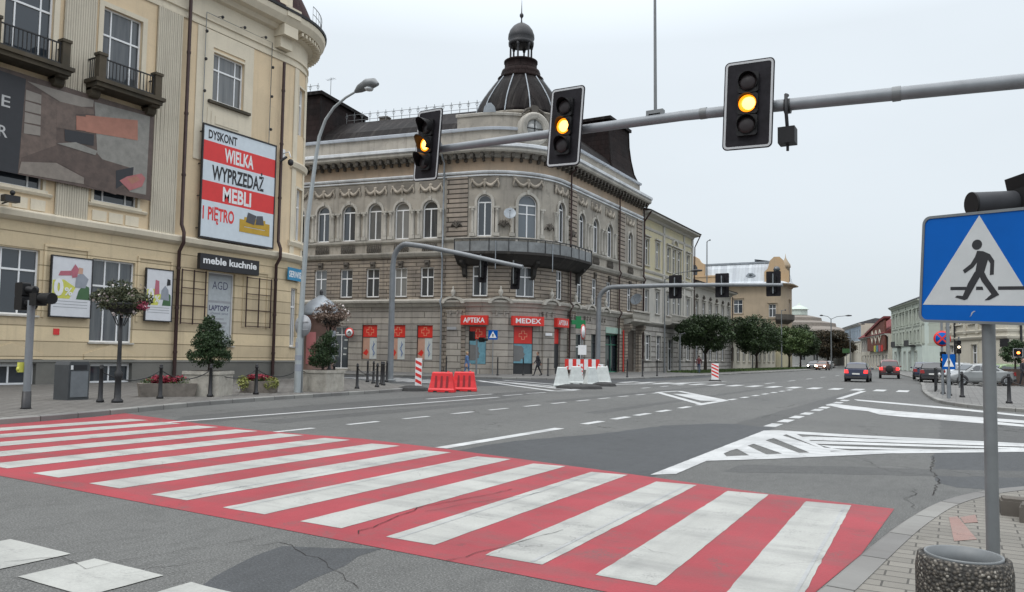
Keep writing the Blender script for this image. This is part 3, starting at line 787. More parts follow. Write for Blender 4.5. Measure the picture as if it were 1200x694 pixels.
# ground floor piers and drip hoods over the basement windows
for a, b in ((17.45, 19.35), (13.1, 15.05), (21.6, 23.4), (27.6, 29.3)):
    m_ = M(); f_ = LB.fr(y_((a + b) / 2)); h_ = (b - a) / 2
    for x in (-h_, h_ - .1): m_.fbox(f_, x, x + .1, 0, .05, 2.85, 5.75)
    m_.fbox(f_, -h_, h_, 0, .06, 5.75, 5.85); m_.build('wall_pier', MATS['cream_ground'], lb)
for yc in (16.4, 20.5):
    m_ = M(); f_ = LB.fr(y_(yc)); m_.fprism(f_, [(-1.2, 1.14), (1.2, 1.14), (1.2, 1.36), (0, 1.78), (-1.2, 1.36)], 0, .045)
    m_.build('basement_hood', MATS['cream_ground'], lb)
# security grilles beside the shop window
for a, b in ((23.85, 25.2), (27.75, 29.4)):
    m_ = M(); f_ = LB.fr(y_((a + b) / 2)); h_ = (b - a) / 2
    for x in (-h_, 0, h_): m_.fbox(f_, x - .025, x + .025, .12, .17, 2.85, 5.5)
    for z in (2.9, 3.75, 4.6, 5.45): m_.fbox(f_, -h_, h_, .09, .12, z - .02, z + .02)
    m_.build('grille', MATS['pipe_brown'], lb)
# rainwater pipes
for x_, zb in ((23.62, .1), (29.68, .1)):
    m_ = M(); P_ = lambda n, z: LB.pt(y_(x_), n, z)
    top = 20.2 if x_ < 25 else 17.6
    m_.tube([P_(.25, top), P_(.25, 7.6), P_(.45, 7.2), P_(.45, 6.7), P_(.16, 6.3), P_(.16, zb)], .085, 8)
    for z in (16, 13, 10, 5.5, 3.6, 1.5): m_.tube([P_(.25 if z > 7 else .16, z - .06), P_(.25 if z > 7 else .16, z + .06)], .105, 8)
    m_.build('rainwater_pipe', MATS['pipe_brown'], lb)
# balconies
for y0 in (16.1, 20.3, 12.0, 8.0):
    m_ = M(); f_ = LB.fr(y_(y0)); wd = 1.55
    m_.fbox(f_, -wd - .1, wd + .1, 0, 1.05, 12.92, 13.08); m_.fbox(f_, -wd, wd, 0, .95, 12.74, 12.92)
    b_ = m_.build('balcony', MATS['balcony_stone'], lb)
    for sx_ in (-wd + .22, wd - .22):
        m_ = M(); m_.tube([f_.p(sx_ - .2, .32, 12.55), f_.p(sx_ + .2, .32, 12.55)], .24, 10); m_.fbox(f_, sx_ - .2, sx_ + .2, 0, .8, 12.64, 12.745); m_.build('bracket', MATS['balcony_stone'], b_)
        m_ = M(); m_.fbox(f_, sx_ - .16, sx_ + .16, .62, .94, 13.08, 14.08); m_.fbox(f_, sx_ - .2, sx_ + .2, .58, .98, 14.08, 14.2); m_.build('corner_post', MATS['balcony_stone'], b_)
    m_ = M()
    for k in range(15):
        x = -wd + .42 + k * (2 * wd - .84) / 14; m_.tube([f_.p(x, .82, 13.08), f_.p(x, .82, 13.98)], .024, 4)
    for sx_ in (-wd + .08, wd - .08):
        for k in range(4): m_.tube([f_.p(sx_, .1 + k * .14, 13.08), f_.p(sx_, .1 + k * .14, 13.98)], .024, 4)
    for z in (13.15, 13.97): m_.fbox(f_, -wd + .38, wd - .38, .79, .85, z, z + .05)
    for sx_ in (-wd + .05, wd - .11): m_.fbox(f_, sx_, sx_ + .06, .02, .6, 13.97, 14.02)
    m_.build('railing', MATS['black_iron'], b_)
tag(quick('pigeon', MATS['dark_metal'], None, lambda m_: (m_.ball((-31.4, 14.75, 14.33), .1, 8, sz=.8), m_.ball((-31.4, 14.84, 14.45), .05, 8), m_.tube([(-31.4, 14.67, 14.33), (-31.4, 14.5, 14.28)], [.05, .02], 6), m_.tube([(-31.4, 14.75, 14.27), (-31.4, 14.75, 14.19)], .012, 4))),
    'dark pigeon perched above the front rail of the balcony at the left edge', 'bird')

# ---- things fixed to the cream building
def board(name, label, cat, path, s0, s1, z0, z1, n, mats, base_mi=0, thick=.05, group=None, frame=None):
    f_ = path.fr((s0 + s1) / 2); h_ = (s1 - s0) / 2
    t_ = thing(name, label, cat, tuple(f_.p(0, n, z0)), group=group)
    m_ = M(); m_.fbox(f_, -h_, h_, n, n + thick, z0, z1, 0); m_.build('panel', mats, t_)
    if frame:
        m_ = M()
        for a, b, c, d in ((-h_ - .05, -h_, z0 - .05, z1 + .05), (h_, h_ + .05, z0 - .05, z1 + .05), (-h_, h_, z0 - .05, z0), (-h_, h_, z1, z1 + .05)): m_.fbox(f_, a, b, n - .03, n + thick + .02, c, d)
        m_.build('frame', frame, t_)
    return t_, f_, h_
# sale banner
def cloth(name, fr, x0, x1, z0, z1, n, mat, parent, nx=16, nz=16, amp=.03):
    m_ = M(); r2 = random.Random(5)
    ph = [r2.uniform(0, 6) for _ in range(4)]
    F = lambda a, z: n + amp * (math.sin(a * 2.1 + ph[0] + z * .7) * .5 + math.sin(z * 1.7 + ph[1]) * .5)
    for i in range(nx):
        for j in range(nz):
            a0, a1 = x0 + (x1 - x0) * i / nx, x0 + (x1 - x0) * (i + 1) / nx; c0, c1 = z0 + (z1 - z0) * j / nz, z0 + (z1 - z0) * (j + 1) / nz
            m_.face([fr.p(a0, F(a0, c0), c0), fr.p(a1, F(a1, c0), c0), fr.p(a1, F(a1, c1), c1), fr.p(a0, F(a0, c1), c1)], 0, smooth=True)
    return m_.build(name, mat, parent)
plain('banner_white', (.56, .62, .67), .6, var=.05); plain('banner_red', (.62, .035, .035), .6, var=.05)
t_ = thing('sale_banner', 'large red and white sale banner with a sofa picture on the cream wall', 'banner', (-32.0, 26.9, 7.2)); f_ = LB.fr(y_(26.9)); bs = t_
x0, x1 = -2.3, 2.3
for a, b, mt, nm in ((7.2, 9.0, 'banner_white', 'white_field'), (9.0, 9.98, 'banner_red', 'red_stripe'), (9.98, 11.0, 'banner_white', 'white_field'), (11.0, 11.98, 'banner_red', 'red_stripe'), (11.98, 12.72, 'banner_white', 'white_field')):
    m_ = M(); m_.fbox(f_, x0, x1, .3, .33, a, b); m_.build(nm, MATS[mt], t_)
T = lambda s, x, z, h, mt, wd=None, nn=.336, par=None, ff=None, al='CENTER', bo=.03: text_mesh(s, ff or f_, x, z, h, nn, MATS[mt], par or t_, width=wd, align=al, bold=bo)
T('DYSKONT', -1.15, 12.12, .42, 'sign_black', 1.75)
T('WIELKA', -.1, 11.16, .66, 'sign_white', 1.85)
T('WYPRZEDAŻ', -.1, 10.12, .70, 'sign_black', 3.3)
T('MEBLI', -.15, 9.14, .70, 'sign_white', 1.8)
T('1 PIĘTRO', -1.25, 8.08, .62, 'banner_red', 1.9)
plain('sofa_yellow', (.45, .28, .03), .7); plain('cushion_grey', (.08, .08, .09), .8)
m_ = M()
for a, b, c, d in ((-.0 + .05, 2.05, 7.75, 8.02), (.05, .35, 8.02, 8.4), (1.75, 2.05, 8.02, 8.4), (.35, 1.75, 8.06, 8.55)): m_.fbox(f_, a, b, .336, .345, c, d)
m_.build('sofa_picture', MATS['sofa_yellow'], t_)
m_ = M(); m_.fprism(f_, [(.45, 8.3), (1.0, 8.22), (1.12, 8.72), (.58, 8.82)], .348, .354); m_.fprism(f_, [(1.08, 8.25), (1.65, 8.3), (1.55, 8.78), (1.15, 8.72)], .348, .352)
m_.build('cushion_picture', MATS['cushion_grey'], t_)
m_ = M()
for a, b, c, d in ((x0 - .06, x0, 7.1, 12.8), (x1, x1 + .06, 7.1, 12.8), (x0, x1, 7.1, 7.18), (x0, x1, 12.73, 12.8)): m_.fbox(f_, a, b, .24, .36, c, d)
for z in (7.6, 9.2, 10.8, 12.4):
    for x in (x0, x1): m_.fbox(f_, x - .02, x + .02, 0, .24, z - .02, z + .02)
m_.build('frame', MATS['dark_metal'], t_)
# kitchen banner
t_ = thing('kitchen_banner', 'faded dark banner printed with a brown fitted kitchen, hung below the two balconies', 'banner', (-32.0, 17, 8.3)); f_ = LB.fr(y_(17.0)); kbn = t_
plain('print_dark', (.018, .019, .024), .5); plain('print_brown', (.085, .058, .048), .5, var=.3); plain('print_brown2', (.12, .085, .070), .5, var=.3); plain('print_wall', (.22, .21, .19), .5, var=.2)
plain('print_floor', (.20, .17, .145), .5, var=.2); plain('print_coral', (.34, .15, .105), .5); plain('print_glass', (.23, .205, .18), .5); plain('print_letter', (.42, .42, .42), .5); plain('print_rose', (.35, .12, .12), .5)
m_ = M(); m_.fbox(f_, -6.5, 4.9, .26, .30, 8.42, 12.45); m_.build('cloth', MATS['print_brown'], t_)
def patch(nm, mt, pts, k, par=None, ff=None, n0=.300): m_ = M(); m_.fprism(ff or f_, pts, n0 + .001 + .003 * k, n0 + .003 + .003 * k); m_.build(nm, MATS[mt], par or t_)
def fq(px, py):      # point of the facade plane x = -31.9, given as (along, height) on the banner
    d_ = ray(px, py); t0_ = -31.9 / d_.x; return (d_.y * t0_ - 17.0, EYE + d_.z * t0_)
def kp(nm, mt, l, k): patch(nm, mt, [fq(a / 2.89, b / 2.89) for a, b in l], k)
patch('dark_field', 'print_dark', [(-6.5, 8.42), fq(60 / 2.89, 590 / 2.89), fq(88 / 2.89, 268 / 2.89), (-6.5, 12.45)], 0)
kp('wall_print', 'print_wall', [(320, 345), (508, 395), (494, 660), (440, 650), (330, 520)], 0)
kp('ceiling_print', 'print_glass', [(92, 275), (318, 340), (315, 362), (232, 362)], 1)
kp('tall_cabinet_print', 'print_brown2', [(140, 312), (192, 342), (190, 520), (66, 548), (72, 450), (136, 466)], 1)
for k in range(4): kp('glass_print', 'print_glass', [(88 - k * 2, 304 + k * 38), (140 - k, 322 + k * 36), (139 - k, 352 + k * 36), (86 - k * 2, 338 + k * 38)], 2)
kp('wall_cabinet_print', 'print_brown2', [(192, 342), (318, 372), (318, 388), (256, 386), (256, 442), (190, 432)], 2)
kp('niche_print', 'print_coral', [(258, 392), (290, 396), (290, 444), (258, 440)], 3)
kp('shelf_print', 'print_coral', [(290, 390), (466, 408), (466, 476), (290, 446)], 3)
kp('oven_print', 'print_dark', [(218, 438), (318, 456), (316, 494), (220, 478)], 3)
kp('worktop_print', 'print_wall', [(192, 486), (256, 482), (330, 512), (322, 526)], 4)
kp('cabinet_print', 'print_brown', [(190, 492), (452, 572), (448, 612), (392, 660), (286, 626), (284, 600), (190, 548), (70, 552), (72, 534)], 2)
kp('cabinet_print', 'print_dark', [(392, 578), (452, 566), (448, 606), (392, 640)], 4)
kp('floor_print', 'print_floor', [(72, 548), (190, 552), (284, 602), (284, 624), (62, 586)], 3)
kp('flower_print', 'print_rose', [(404, 612), (430, 598), (478, 588), (492, 604), (480, 632), (438, 646)], 5)
kp('flower_print', 'print_coral', [(430, 606), (462, 596), (474, 610), (446, 624)], 6)
T('E', -1.45, 10.95, .45, 'print_letter', .32, .306, bo=.01); T('R', -1.5, 9.75, .45, 'print_letter', .34, .306, bo=.01); T('MEBL', -3.0, 10.95, .5, 'sign_white', 1.9, .306)
# kitchen furniture sign
t_, f_, h_ = board('shop_sign', 'dark signboard with white letters above the shop window', 'sign', LB, y_(24.5), y_(28.15), 5.56, 6.33, .34, [MATS['sign_black']], thick=.22)
T('meble kuchnie', 0, 5.86, .33, 'sign_white', 3.3, .567)
# blue service sign on the curved corner
plain('sign_cyan', (.03, .22, .40), .4)
t_, f_, h_ = board('service_sign', 'small blue sign with pale letters on the curved corner', 'sign', LB, 28.45, 30.0, 5.6, 6.3, .1, [MATS['sign_cyan']], thick=.05)
T('SERWIS', 0, 5.78, .34, 'sign_white', 1.35, .153)
# shop window prints, behind the glass line
t_, f_, h_ = board('window_poster', 'pale grey poster advertising laptops filling the shop window', 'poster', LB, y_(25.56), y_(27.0), 1.98, 5.45, -.14, [MATS['sign_grey']], thick=.01)
plain('print_grey', (.40, .43, .45), .5); plain('print_ink', (.06, .06, .12), .5)
m_ = M(); m_.fbox(f_, -h_ + .05, h_ - .05, -.129, -.127, 2.05, 4.0); m_.fbox(f_, -h_ + .05, h_ - .05, -.129, -.127, 4.12, 5.35); m_.build('paper', MATS['print_grey'], t_)
T('LAPTOPY', 0, 3.62, .26, 'print_ink', 1.25, -.124)
T('UŻYWANE I NOWE', 0, 3.42, .1, 'print_ink', 1.1, -.124, bo=0); T('AGD', 0, 4.7, .4, 'print_ink', .95, -.124, bo=0)
for z, w_ in ((3.2, .5), (3.0, .8), (2.8, .62), (2.6, .75), (2.4, .55)): m_ = M(); m_.fbox(f_, -w_ * .6, w_ * .6, -.126, -.123, z - .05, z + .05); m_.build('printed_line', MATS['sign_grey'], t_)
# two posters
plain('poster_white', (.60, .61, .64), .35, var=.05); plain('poster_yellow', (.55, .55, .10), .4); plain('poster_green', (.05, .12, .05), .4); plain('poster_pink', (.40, .12, .16), .4); plain('poster_grey', (.25, .27, .31), .4); plain('skin_print', (.5, .3, .22), .5)
def poster(lab, a, b, z0, z1, flip):
    t_, f_, h_ = board('poster', lab, 'poster', LB, y_(a), y_(b), z0, z1, .12, [MATS['poster_white']], thick=.06, frame=MATS['dark_metal'], group='advertising posters on the cream wall')
    w_ = 2 * h_; X = lambda u: -h_ + u * w_; Z = lambda v: z0 + v * (z1 - z0)
    pp = lambda nm, mt, pts, k: patch(nm, mt, [(X(u), Z(v)) for u, v in pts], k, t_, f_, .18)
    pp('yellow_print', 'poster_yellow', [(.02, .3), (.45, .3), (.6, .5), (.3, .62), (.02, .6)], 0)
    pp('leaf_print', 'poster_green', [(.62, .3), (.97, .3), (.95, .52), (.8, .56), (.68, .45)], 1)
    if flip:
        pp('figure_print', 'poster_grey', [(.55, .42), (.9, .4), (.85, .62), (.72, .7), (.58, .6)], 2)
        pp('figure_print', 'sign_black', [(.78, .7), (.93, .72), (.92, .82), (.8, .84)], 3)
        pp('figure_print', 'poster_pink', [(.3, .5), (.5, .52), (.48, .78), (.34, .8)], 2)
    else:
        pp('figure_print', 'poster_grey', [(.58, .5), (.85, .5), (.92, .66), (.75, .76), (.6, .7)], 2)
        pp('figure_print', 'skin_print', [(.64, .74), (.76, .74), (.77, .84), (.66, .85)], 3)
        pp('figure_print', 'poster_pink', [(.5, .66), (.62, .68), (.66, .82), (.56, .9), (.46, .78)], 4)
        pp('figure_print', 'poster_pink', [(.15, .68), (.48, .7), (.46, .78), (.2, .76)], 2)
    T('0', X(.17), Z(.36), (z1 - z0) * .26, 'sign_white', w_ * .24, .197, t_, f_, bo=.05)
    T('%', X(.42), Z(.36), (z1 - z0) * .13, 'sign_white', w_ * .2, .197, t_, f_, bo=.02)
    for v in (.25, .2, .15): m_ = M(); m_.fbox(f_, X(.06), X(.92), .181, .183, Z(v), Z(v) + .025); m_.build('printed_line', MATS['sign_grey'], t_)
poster('framed poster with a figure in a pink hat, between two tall ground floor windows', 17.72, 19.38, 2.92, 5.38, False)
poster('framed poster with two figures and a pale zero, just left of the brown rainwater pipe', 21.98, 23.3, 2.95, 5.3, True)
# small yellow notice and house number
tag(quick('wall_plate', MATS['banner_red'], None, lambda m_: m_.fbox(LB.fr(y_(18.1)), -.12, .12, .0, .03, 2.15, 2.4)), 'small faded red square plate on the wall under the poster', 'plate')
# security camera
t_ = thing('security_camera', 'dark security camera on a white arm at the curved corner', 'camera', LB.pt(27.9, 0, 12.2)); f_ = LB.fr(27.95)
quick('arm', MATS['white_paint'], t_, lambda m_: (m_.tube([f_.p(0, 0, 12.55), f_.p(0, .55, 12.6), f_.p(.1, .6, 12.3)], .035, 6), m_.fbox(f_, -.14, .14, 0, .12, 12.3, 12.8)))
quick('camera_housing', MATS['dark_metal'], t_, lambda m_: (m_.lathe(f_.p(.1, .6, 12.0), [(.02, -.16), (.12, -.12), (.16, 0), (.15, .12), (.06, .2)], 12), m_.tube([f_.p(-.4, .3, 12.0), f_.p(-.1, .5, 12.3)], .07, 8)))
# cable with small lamps round the sale banner
t_ = thing('banner_lighting', 'thin conduit with small spotlights framing the wall above the sale banner', 'light'); f_ = LB.fr(y_(26.9)); t_.location = f_.p(0, .1, 12.8)
quick('conduit', MATS['steel_light'], t_, lambda m_: m_.tube([f_.p(-2.25, .12, 12.85), f_.p(-2.25, .12, 18.45), f_.p(2.0, .12, 18.45), f_.p(2.0, .12, 12.85)], .022, 5))
for x, z, dx in [(-2.25, 17.4, -.3), (-2.25, 16, -.3), (-2.25, 14.4, -.3), (2.0, 17, -.3), (2.0, 15.4, -.3), (2.0, 13.6, -.3), (-1.6, 18.45, 0), (-.2, 18.45, 0), (1.2, 18.45, 0)]:
    quick('spotlight', MATS['dark_metal'], t_, lambda m_: (m_.tube([f_.p(x, .12, z), f_.p(x + dx * .7, .5, z - .04)], .018, 5), m_.lathe(f_.p(x + dx * .8, .5, z - .1), [(.03, -.06), (.08, 0), (.06, .08)], 8)))
for s_, lab in ((y_(29.9), 0),):
    pass
# ------------------------------------------------------------------ ornate corner tenement
wallmat('stone_ground', (0.425, 0.391, 0.345), (0.332, 0.309, 0.275), g=.6, streak=.6, brick=(9.7, .5, .03), joint=.42, bump=.03)
wallmat('stone_first', (0.362, 0.309, 0.249), (0.262, 0.228, 0.194), g=.7, streak=.7, brick=(5.3, .31, .035), joint=.33, bump=.035)
wallmat('stone_second', (0.365, 0.335, 0.289), (0.272, 0.253, 0.223), g=.7, streak=.75, bump=.012)
wallmat('stone_quoin', (0.363, 0.310, 0.257), (0.271, 0.237, 0.202), g=.45, streak=.5, brick=(6.1, .38, .05), joint=.18, bump=.04)
wallmat('stone_frieze', (0.434, 0.332, 0.245), (0.361, 0.292, 0.224), g=.25, streak=.4)
wallmat('stone_trim', (0.469, 0.446, 0.401), (0.341, 0.326, 0.292), g=.6, streak=.6)
wallmat('white_line', (.76, .79, .82), (.55, .57, .59), g=.25, streak=.3)
wallmat('stone_dark', (.11, .098, .085), (.07, .064, .057), g=.5, streak=.5)
wallmat('zinc_flashing', (.46, .49, .53), (.38, .41, .45), g=.2, streak=.35, rough=.55)
wallmat('roof_sheet', (0.013, 0.010, 0.010), (0.008, 0.007, 0.007), g=.3, streak=.4, brick=(.62, 30., .02), joint=.5, rough=.6, bump=.02)
wallmat('roof_rust', (0.020, 0.012, 0.011), (0.010, 0.007, 0.007), grime=(.03, .025, .025), g=.5, streak=.6, brick=(.5, .5, .02), joint=.6, rough=.7)
wallmat('stucco_relief', (.46, .41, .345), (.25, .225, .19), g=.5, streak=.4)
wallmat('dark_panel', (.22, .20, .175), (.15, .138, .12), g=.5, streak=.5)  # darker stone tone for the plates behind the garlands
wallmat('balcony_shade', (.045, .042, .04), (.03, .029, .028), g=.5, streak=.5)  # slab and brackets coloured dark for the shade under the balcony
for k_ in ('roof_sheet', 'roof_rust'): MATS[k_].node_tree.nodes['Principled BSDF'].inputs['Specular IOR Level'].default_value = .08
MP = Path([('l', (-56.02, 46.43), (-32.9, 50.66)), ('a', (-33.973, 56.523), 5.96, R_(-79.6), 0.), ('l', (-28.013, 56.523), (-28.013, 75.5))])
SM = MP.L
md = thing('corner_tenement', 'ornate grey-brown stone tenement with a domed corner turret and a pharmacy below', 'building', (-34, 58, 0))
W2 = [(3.9, 5.2), (6.5, 7.8), (9.05, 10.3), (11.53, 12.83), (14.0, 15.3), (16.5, 17.85), (19.05, 20.4), (23.8, 25.0), (31.1, 32.25), (35.05, 36.3), (38.0, 39.35), (41.25, 42.6), (46.55, 47.8)]
W2 = [(a, b, 10.95, 14.02 if not 23 < a < 34 else 14.25, True) for a, b in W2]
DR2 = (27.05, 28.7, 9.75, 14.35, True)
W1 = [(a, b, 6.2, 8.6) for a, b in [(3.9, 5.1), (6.5, 7.7), (8.93, 10.15), (11.45, 12.66), (13.95, 15.2), (16.55, 17.75), (18.95, 20.15), (23.5, 24.75), (27.0, 28.6), (31.0, 32.05), (34.8, 35.95), (38.0, 39.1), (41.3, 42.4), (46.55, 47.65)]]
SH = [(13.7, 15.12, 1.08, 3.92), (16.3, 17.7, 1.08, 3.92), (18.75, 20.15, 1.1, 3.9), (23.3, 24.72, .85, 3.82)]
DG = [(10.85, 12.45, .25, 3.8), (26.87, 28.5, .14, 3.86), (30.7, 31.8, .14, 3.86), (34.75, 36.2, .7, 3.55), (37.7, 39.2, .14, 3.6), (41.0, 44.6, .14, 3.75), (46.0, 48.9, .14, 4.3)]
q = M()
wall(q, MP, 0, SM, 0, 5.45, SH + DG, mi=0, depth=.35)
wall(q, MP, 0, SM, 5.45, 9.5, W1, mi=1)
wall(q, MP, 0, SM, 9.5, 15.85, W2 + [DR2], mi=2)
wall(q, MP, 0, SM, 15.85, 17.3, [], mi=3)
wall(q, MP, 0, SM, 18.2, 19.6, [], mi=2, n=-.35)
q.build('wall', [MATS['stone_ground'], MATS['stone_first'], MATS['stone_second'], MATS['stone_frieze']], md)
# dark rooms behind the openings so that the block is closed
sw = lambda nm, mt, s0, s1, prof, **k: quick(nm, MATS[mt], md, lambda m_: sweep(m_, MP, s0, s1, prof, **k))
sw('string_course', 'stone_trim', 0, SM, [(0, 5.35), (.12, 5.4), (.2, 5.62), (.42, 5.7), (.46, 5.86), (.1, 5.98), (0, 6.02)])
sw('plinth', 'stone_ground', 0, 26.7, [(0, 0), (.12, 0), (.12, .95), (0, 1.05)]) if False else None
sw('string_course', 'stone_trim', 0, SM, [(0, 9.4), (.18, 9.48), (.32, 9.7), (.34, 9.8), (.05, 9.86), (0, 9.86)])
sw('sill_band', 'stone_trim', 0, SM, [(0, 10.55), (.1, 10.6), (.2, 10.72), (.22, 10.86), (.04, 10.92), (0, 10.93)])
sw('architrave', 'white_line', 0, SM, [(0, 15.74), (.12, 15.76), (.14, 15.86), (0, 15.88)])
sw('architrave', 'white_line', 0, SM, [(0, 15.94), (.2, 15.96), (.26, 16.06), (.26, 16.14), (0, 16.2)])
sw('cornice', 'stone_trim', 0, SM, [(0, 17.2), (.2, 17.24), (.3, 17.45), (.85, 17.5), (.95, 17.62), (.96, 17.8), (0, 17.9)])
sw('cornice_flashing', 'white_line', 0, SM, [(-.34, 17.95), (.9, 17.82), (1.08, 17.9), (1.1, 18.12), (1.02, 18.16), (-.34, 18.25)])
sw('attic_cap', 'zinc_flashing', 0, SM, [(-.4, 19.55), (-.15, 19.56), (-.1, 19.74), (-.4, 19.86)])
quick('corner_attic', MATS['stone_second'], md, lambda m_: sweep(m_, MP, 21.8, 34.0, [(-.36, 19.5), (-.3, 19.5), (-.3, 20.75), (-.36, 20.75)]))
quick('corner_attic_cap', MATS['stone_trim'], md, lambda m_: sweep(m_, MP, 21.7, 34.1, [(-1.2, 20.75), (-.2, 20.72), (-.14, 20.9), (-.3, 20.98), (-1.2, 21.1)]))
# consoles under the cornice
s_ = .6
while s_ < SM - .3:
    m_ = M(); f_ = MP.fr(s_); m_.fprism(f_, [(-.1, 16.9), (.1, 16.9), (.1, 17.42), (-.1, 17.42)], .02, .28); m_.fbox(f_, -.11, .11, .28, .76, 17.16, 17.48); m_.lathe(f_.p(-.11, .62, 17.16), [(.13, 0), (.13, .22)], 8, axis=f_.r)
    m_.build('console', MATS['stone_dark'], md); s_ += .74
# quoins / rusticated strips and pilasters between windows
for a, b in ((21.2, 23.0), (33.1, 34.5), (44.0, 45.6), (49.0, 50.35)):
    m_ = M(); sweep(m_, MP, a, b, band(0, .1, 10.93, 15.78)); m_.build('quoin_strip', MATS['stone_quoin'], md)
for a, b in ((21.0, 23.0), (33.1, 34.5), (44.0, 45.6), (48.9, 50.35)):
    m_ = M(); sweep(m_, MP, a, b, band(0, .09, 0, 5.35)); sweep(m_, MP, a, b, band(0, .09, 6.02, 9.4)); m_.build('pier', MATS['stone_first'], md)
cols = []
lw = [w for w in W2 if w[1] < 21]
for i in range(len(lw) - 1): c_ = (lw[i][1] + lw[i + 1][0]) / 2; cols += [c_ - .27, c_ + .27]
cols += [20.72, 8.78 - 1.4] + [23.45, 25.4, 26.6, 29.15, 30.75, 32.65] + [36.85, 37.4, 39.95, 40.6, 43.1]
for s_ in cols:
    f_ = MP.fr(s_); m_ = M()
    m_.fbox(f_, -.22, .22, 0, .22, 10.93, 11.2)
    m_.lathe(f_.p(0, .05, 11.2), [(.17, 0), (.15, .08), (.15, 1.15), (.13, 1.7), (.16, 1.75), (.22, 1.95)], 12)
    m_.fbox(f_, -.24, .24, 0, .27, 13.15, 13.3); m_.build('column', MATS['stone_trim'], md)
# garlands and rosettes in relief
def garland(s_, z, w=.95):
    f_ = MP.fr(s_); m_ = M(); m_.fbox(f_, -w * .6, w * .6, 0, .035, z - .5, z + .32); m_.build('relief_panel', MATS['dark_panel'], md); m_ = M()
    for sg in (-1, 1):
        pts = [f_.p(sg * w * .5 * (1 - t) + sg * .0, .07, z - .4 * math.sin(PI * t) - .05 * t) for t in [k / 7 for k in range(8)]]
        m_.tube(pts, [.07, .11, .13, .15, .15, .13, .11, .07], 6)
        m_.tube([f_.p(sg * w * .52, .06, z + .05), f_.p(sg * w * .6, .07, z - .3), f_.p(sg * w * .56, .05, z - .62)], [.06, .08, .02], 6)
        m_.lathe(f_.p(sg * w * .52, .02, z + .05), [(.12, 0), (.1, .08), (.03, .12)], 8, axis=f_.n)
    m_.lathe(f_.p(0, .02, z), [(.17, 0), (.14, .1), (.06, .17)], 10, axis=f_.n)
    m_.tube([f_.p(0, .1, z - .05), f_.p(0, .14, z - .36), f_.p(0, .06, z - .62)], [.1, .11, .04], 6)
    m_.build('garland', MATS['stucco_relief'], md)
for w_ in W2: garland((w_[0] + w_[1]) / 2, 15.25 if w_[0] < 23 or w_[0] > 34 else 15.38, 1.75 if w_[0] < 23 or w_[0] > 34 else 1.95)
garland(27.9, 15.45, 2.2)
for s_ in (22.1, 25.95, 29.95, 33.6):
    f_ = MP.fr(s_); m_ = M()
    for an in (-.9, -.3, .3, .9): m_.tube([f_.p(0, .12, 11.7), f_.p(.4 * math.sin(an), .17, 11.7 + .5 * math.cos(an)), f_.p(.7 * math.sin(an), .08, 11.45 + .4 * math.cos(an))], [.07, .1, .03], 5)
    m_.lathe(f_.p(0, .08, 11.9), [(.2, 0), (.16, .08), (.04, .12)], 8, axis=f_.n); m_.fbox(f_, -.34, .34, .1, .14, 12.1, 12.16)
    m_.build('relief_ornament', MATS['stone_dark'], md)
# balustrade panels under the second floor windows
for w_ in W2:
    if 21 < w_[0] < 34: continue
    f_ = MP.fr((w_[0] + w_[1]) / 2); m_ = M()
    for k in range(8): x = -.6 + k * 1.2 / 7; m_.lathe(f_.p(x, .1, 9.88), [(.05, 0), (.04, .08), (.075, .25), (.03, .5), (.05, .66)], 6)
    m_.build('baluster_panel', MATS['stone_dark'], md)
# windows
for w_ in W2: window(md, MP, w_, 'archc', fw=.1, sur=.1, surw=.2, surm=MATS['stone_trim'], sill=False)
window(md, MP, DR2, 'balc', sur=.1, surw=.22, surm=MATS['stone_trim'], sill=False, name='balcony_door', gm=MATS['glass_pale'])
for w_ in W1:
    window(md, MP, w_, 'cross', fw=.1, sur=0, surm=MATS['stone_dark'], sill=True)
for w_ in W1:
    f_ = MP.fr((w_[0] + w_[1]) / 2); m_ = M(); m_.fprism(f_, [(-.16, 8.62), (.16, 8.62), (.24, 9.15), (-.24, 9.15)], .0, .16); m_.lathe(f_.p(0, .12, 8.95), [(.17, 0), (.15, .08), (.05, .16)], 10, axis=f_.n)
    m_.build('keystone', MATS['stone_dark'], md)
# arched caps over the ground floor piers at the corner
for s_ in (22.05, 25.8, 30.0, 33.8, 37.0, 40.2):
    f_ = MP.fr(s_); m_ = M(); K = 8; r_o, r_i = 1.0, .72
    ap = lambda r, t: (-r * math.cos(t), 5.62 + r * .55 * math.sin(t))
    for k in range(K):
        t0, t1 = PI * k / K, PI * (k + 1) / K; m_.fprism(f_, [ap(r_o, t0), ap(r_o, t1), ap(r_i, t1), ap(r_i, t0)], .05, .52)
    m_.fprism(f_, [ap(r_i, PI * k / K) for k in range(K + 1)], .05, .3)
    m_.lathe(f_.p(0, .4, 6.15), [(.16, 0), (.1, .12), (.2, .3), (.17, .48), (.05, .62), (.09, .72), (.01, .85)], 10)
    m_.build('arched_cap', MATS['stone_trim'], md)
    m_ = M(); m_.fbox(f_, -.62, .62, .0, .14, .6, 4.9); m_.fbox(f_, -.7, .7, .0, .2, 4.9, 5.1); m_.fbox(f_, -.68, .68, 0, .18, .12, .6)
    for sg in (-.3, .3): m_.tube([f_.p(sg, .2, 5.1), f_.p(sg, .24, 4.7)], [.1, .05], 6)
    m_.build('ground_pilaster', MATS['stone_ground'], md)
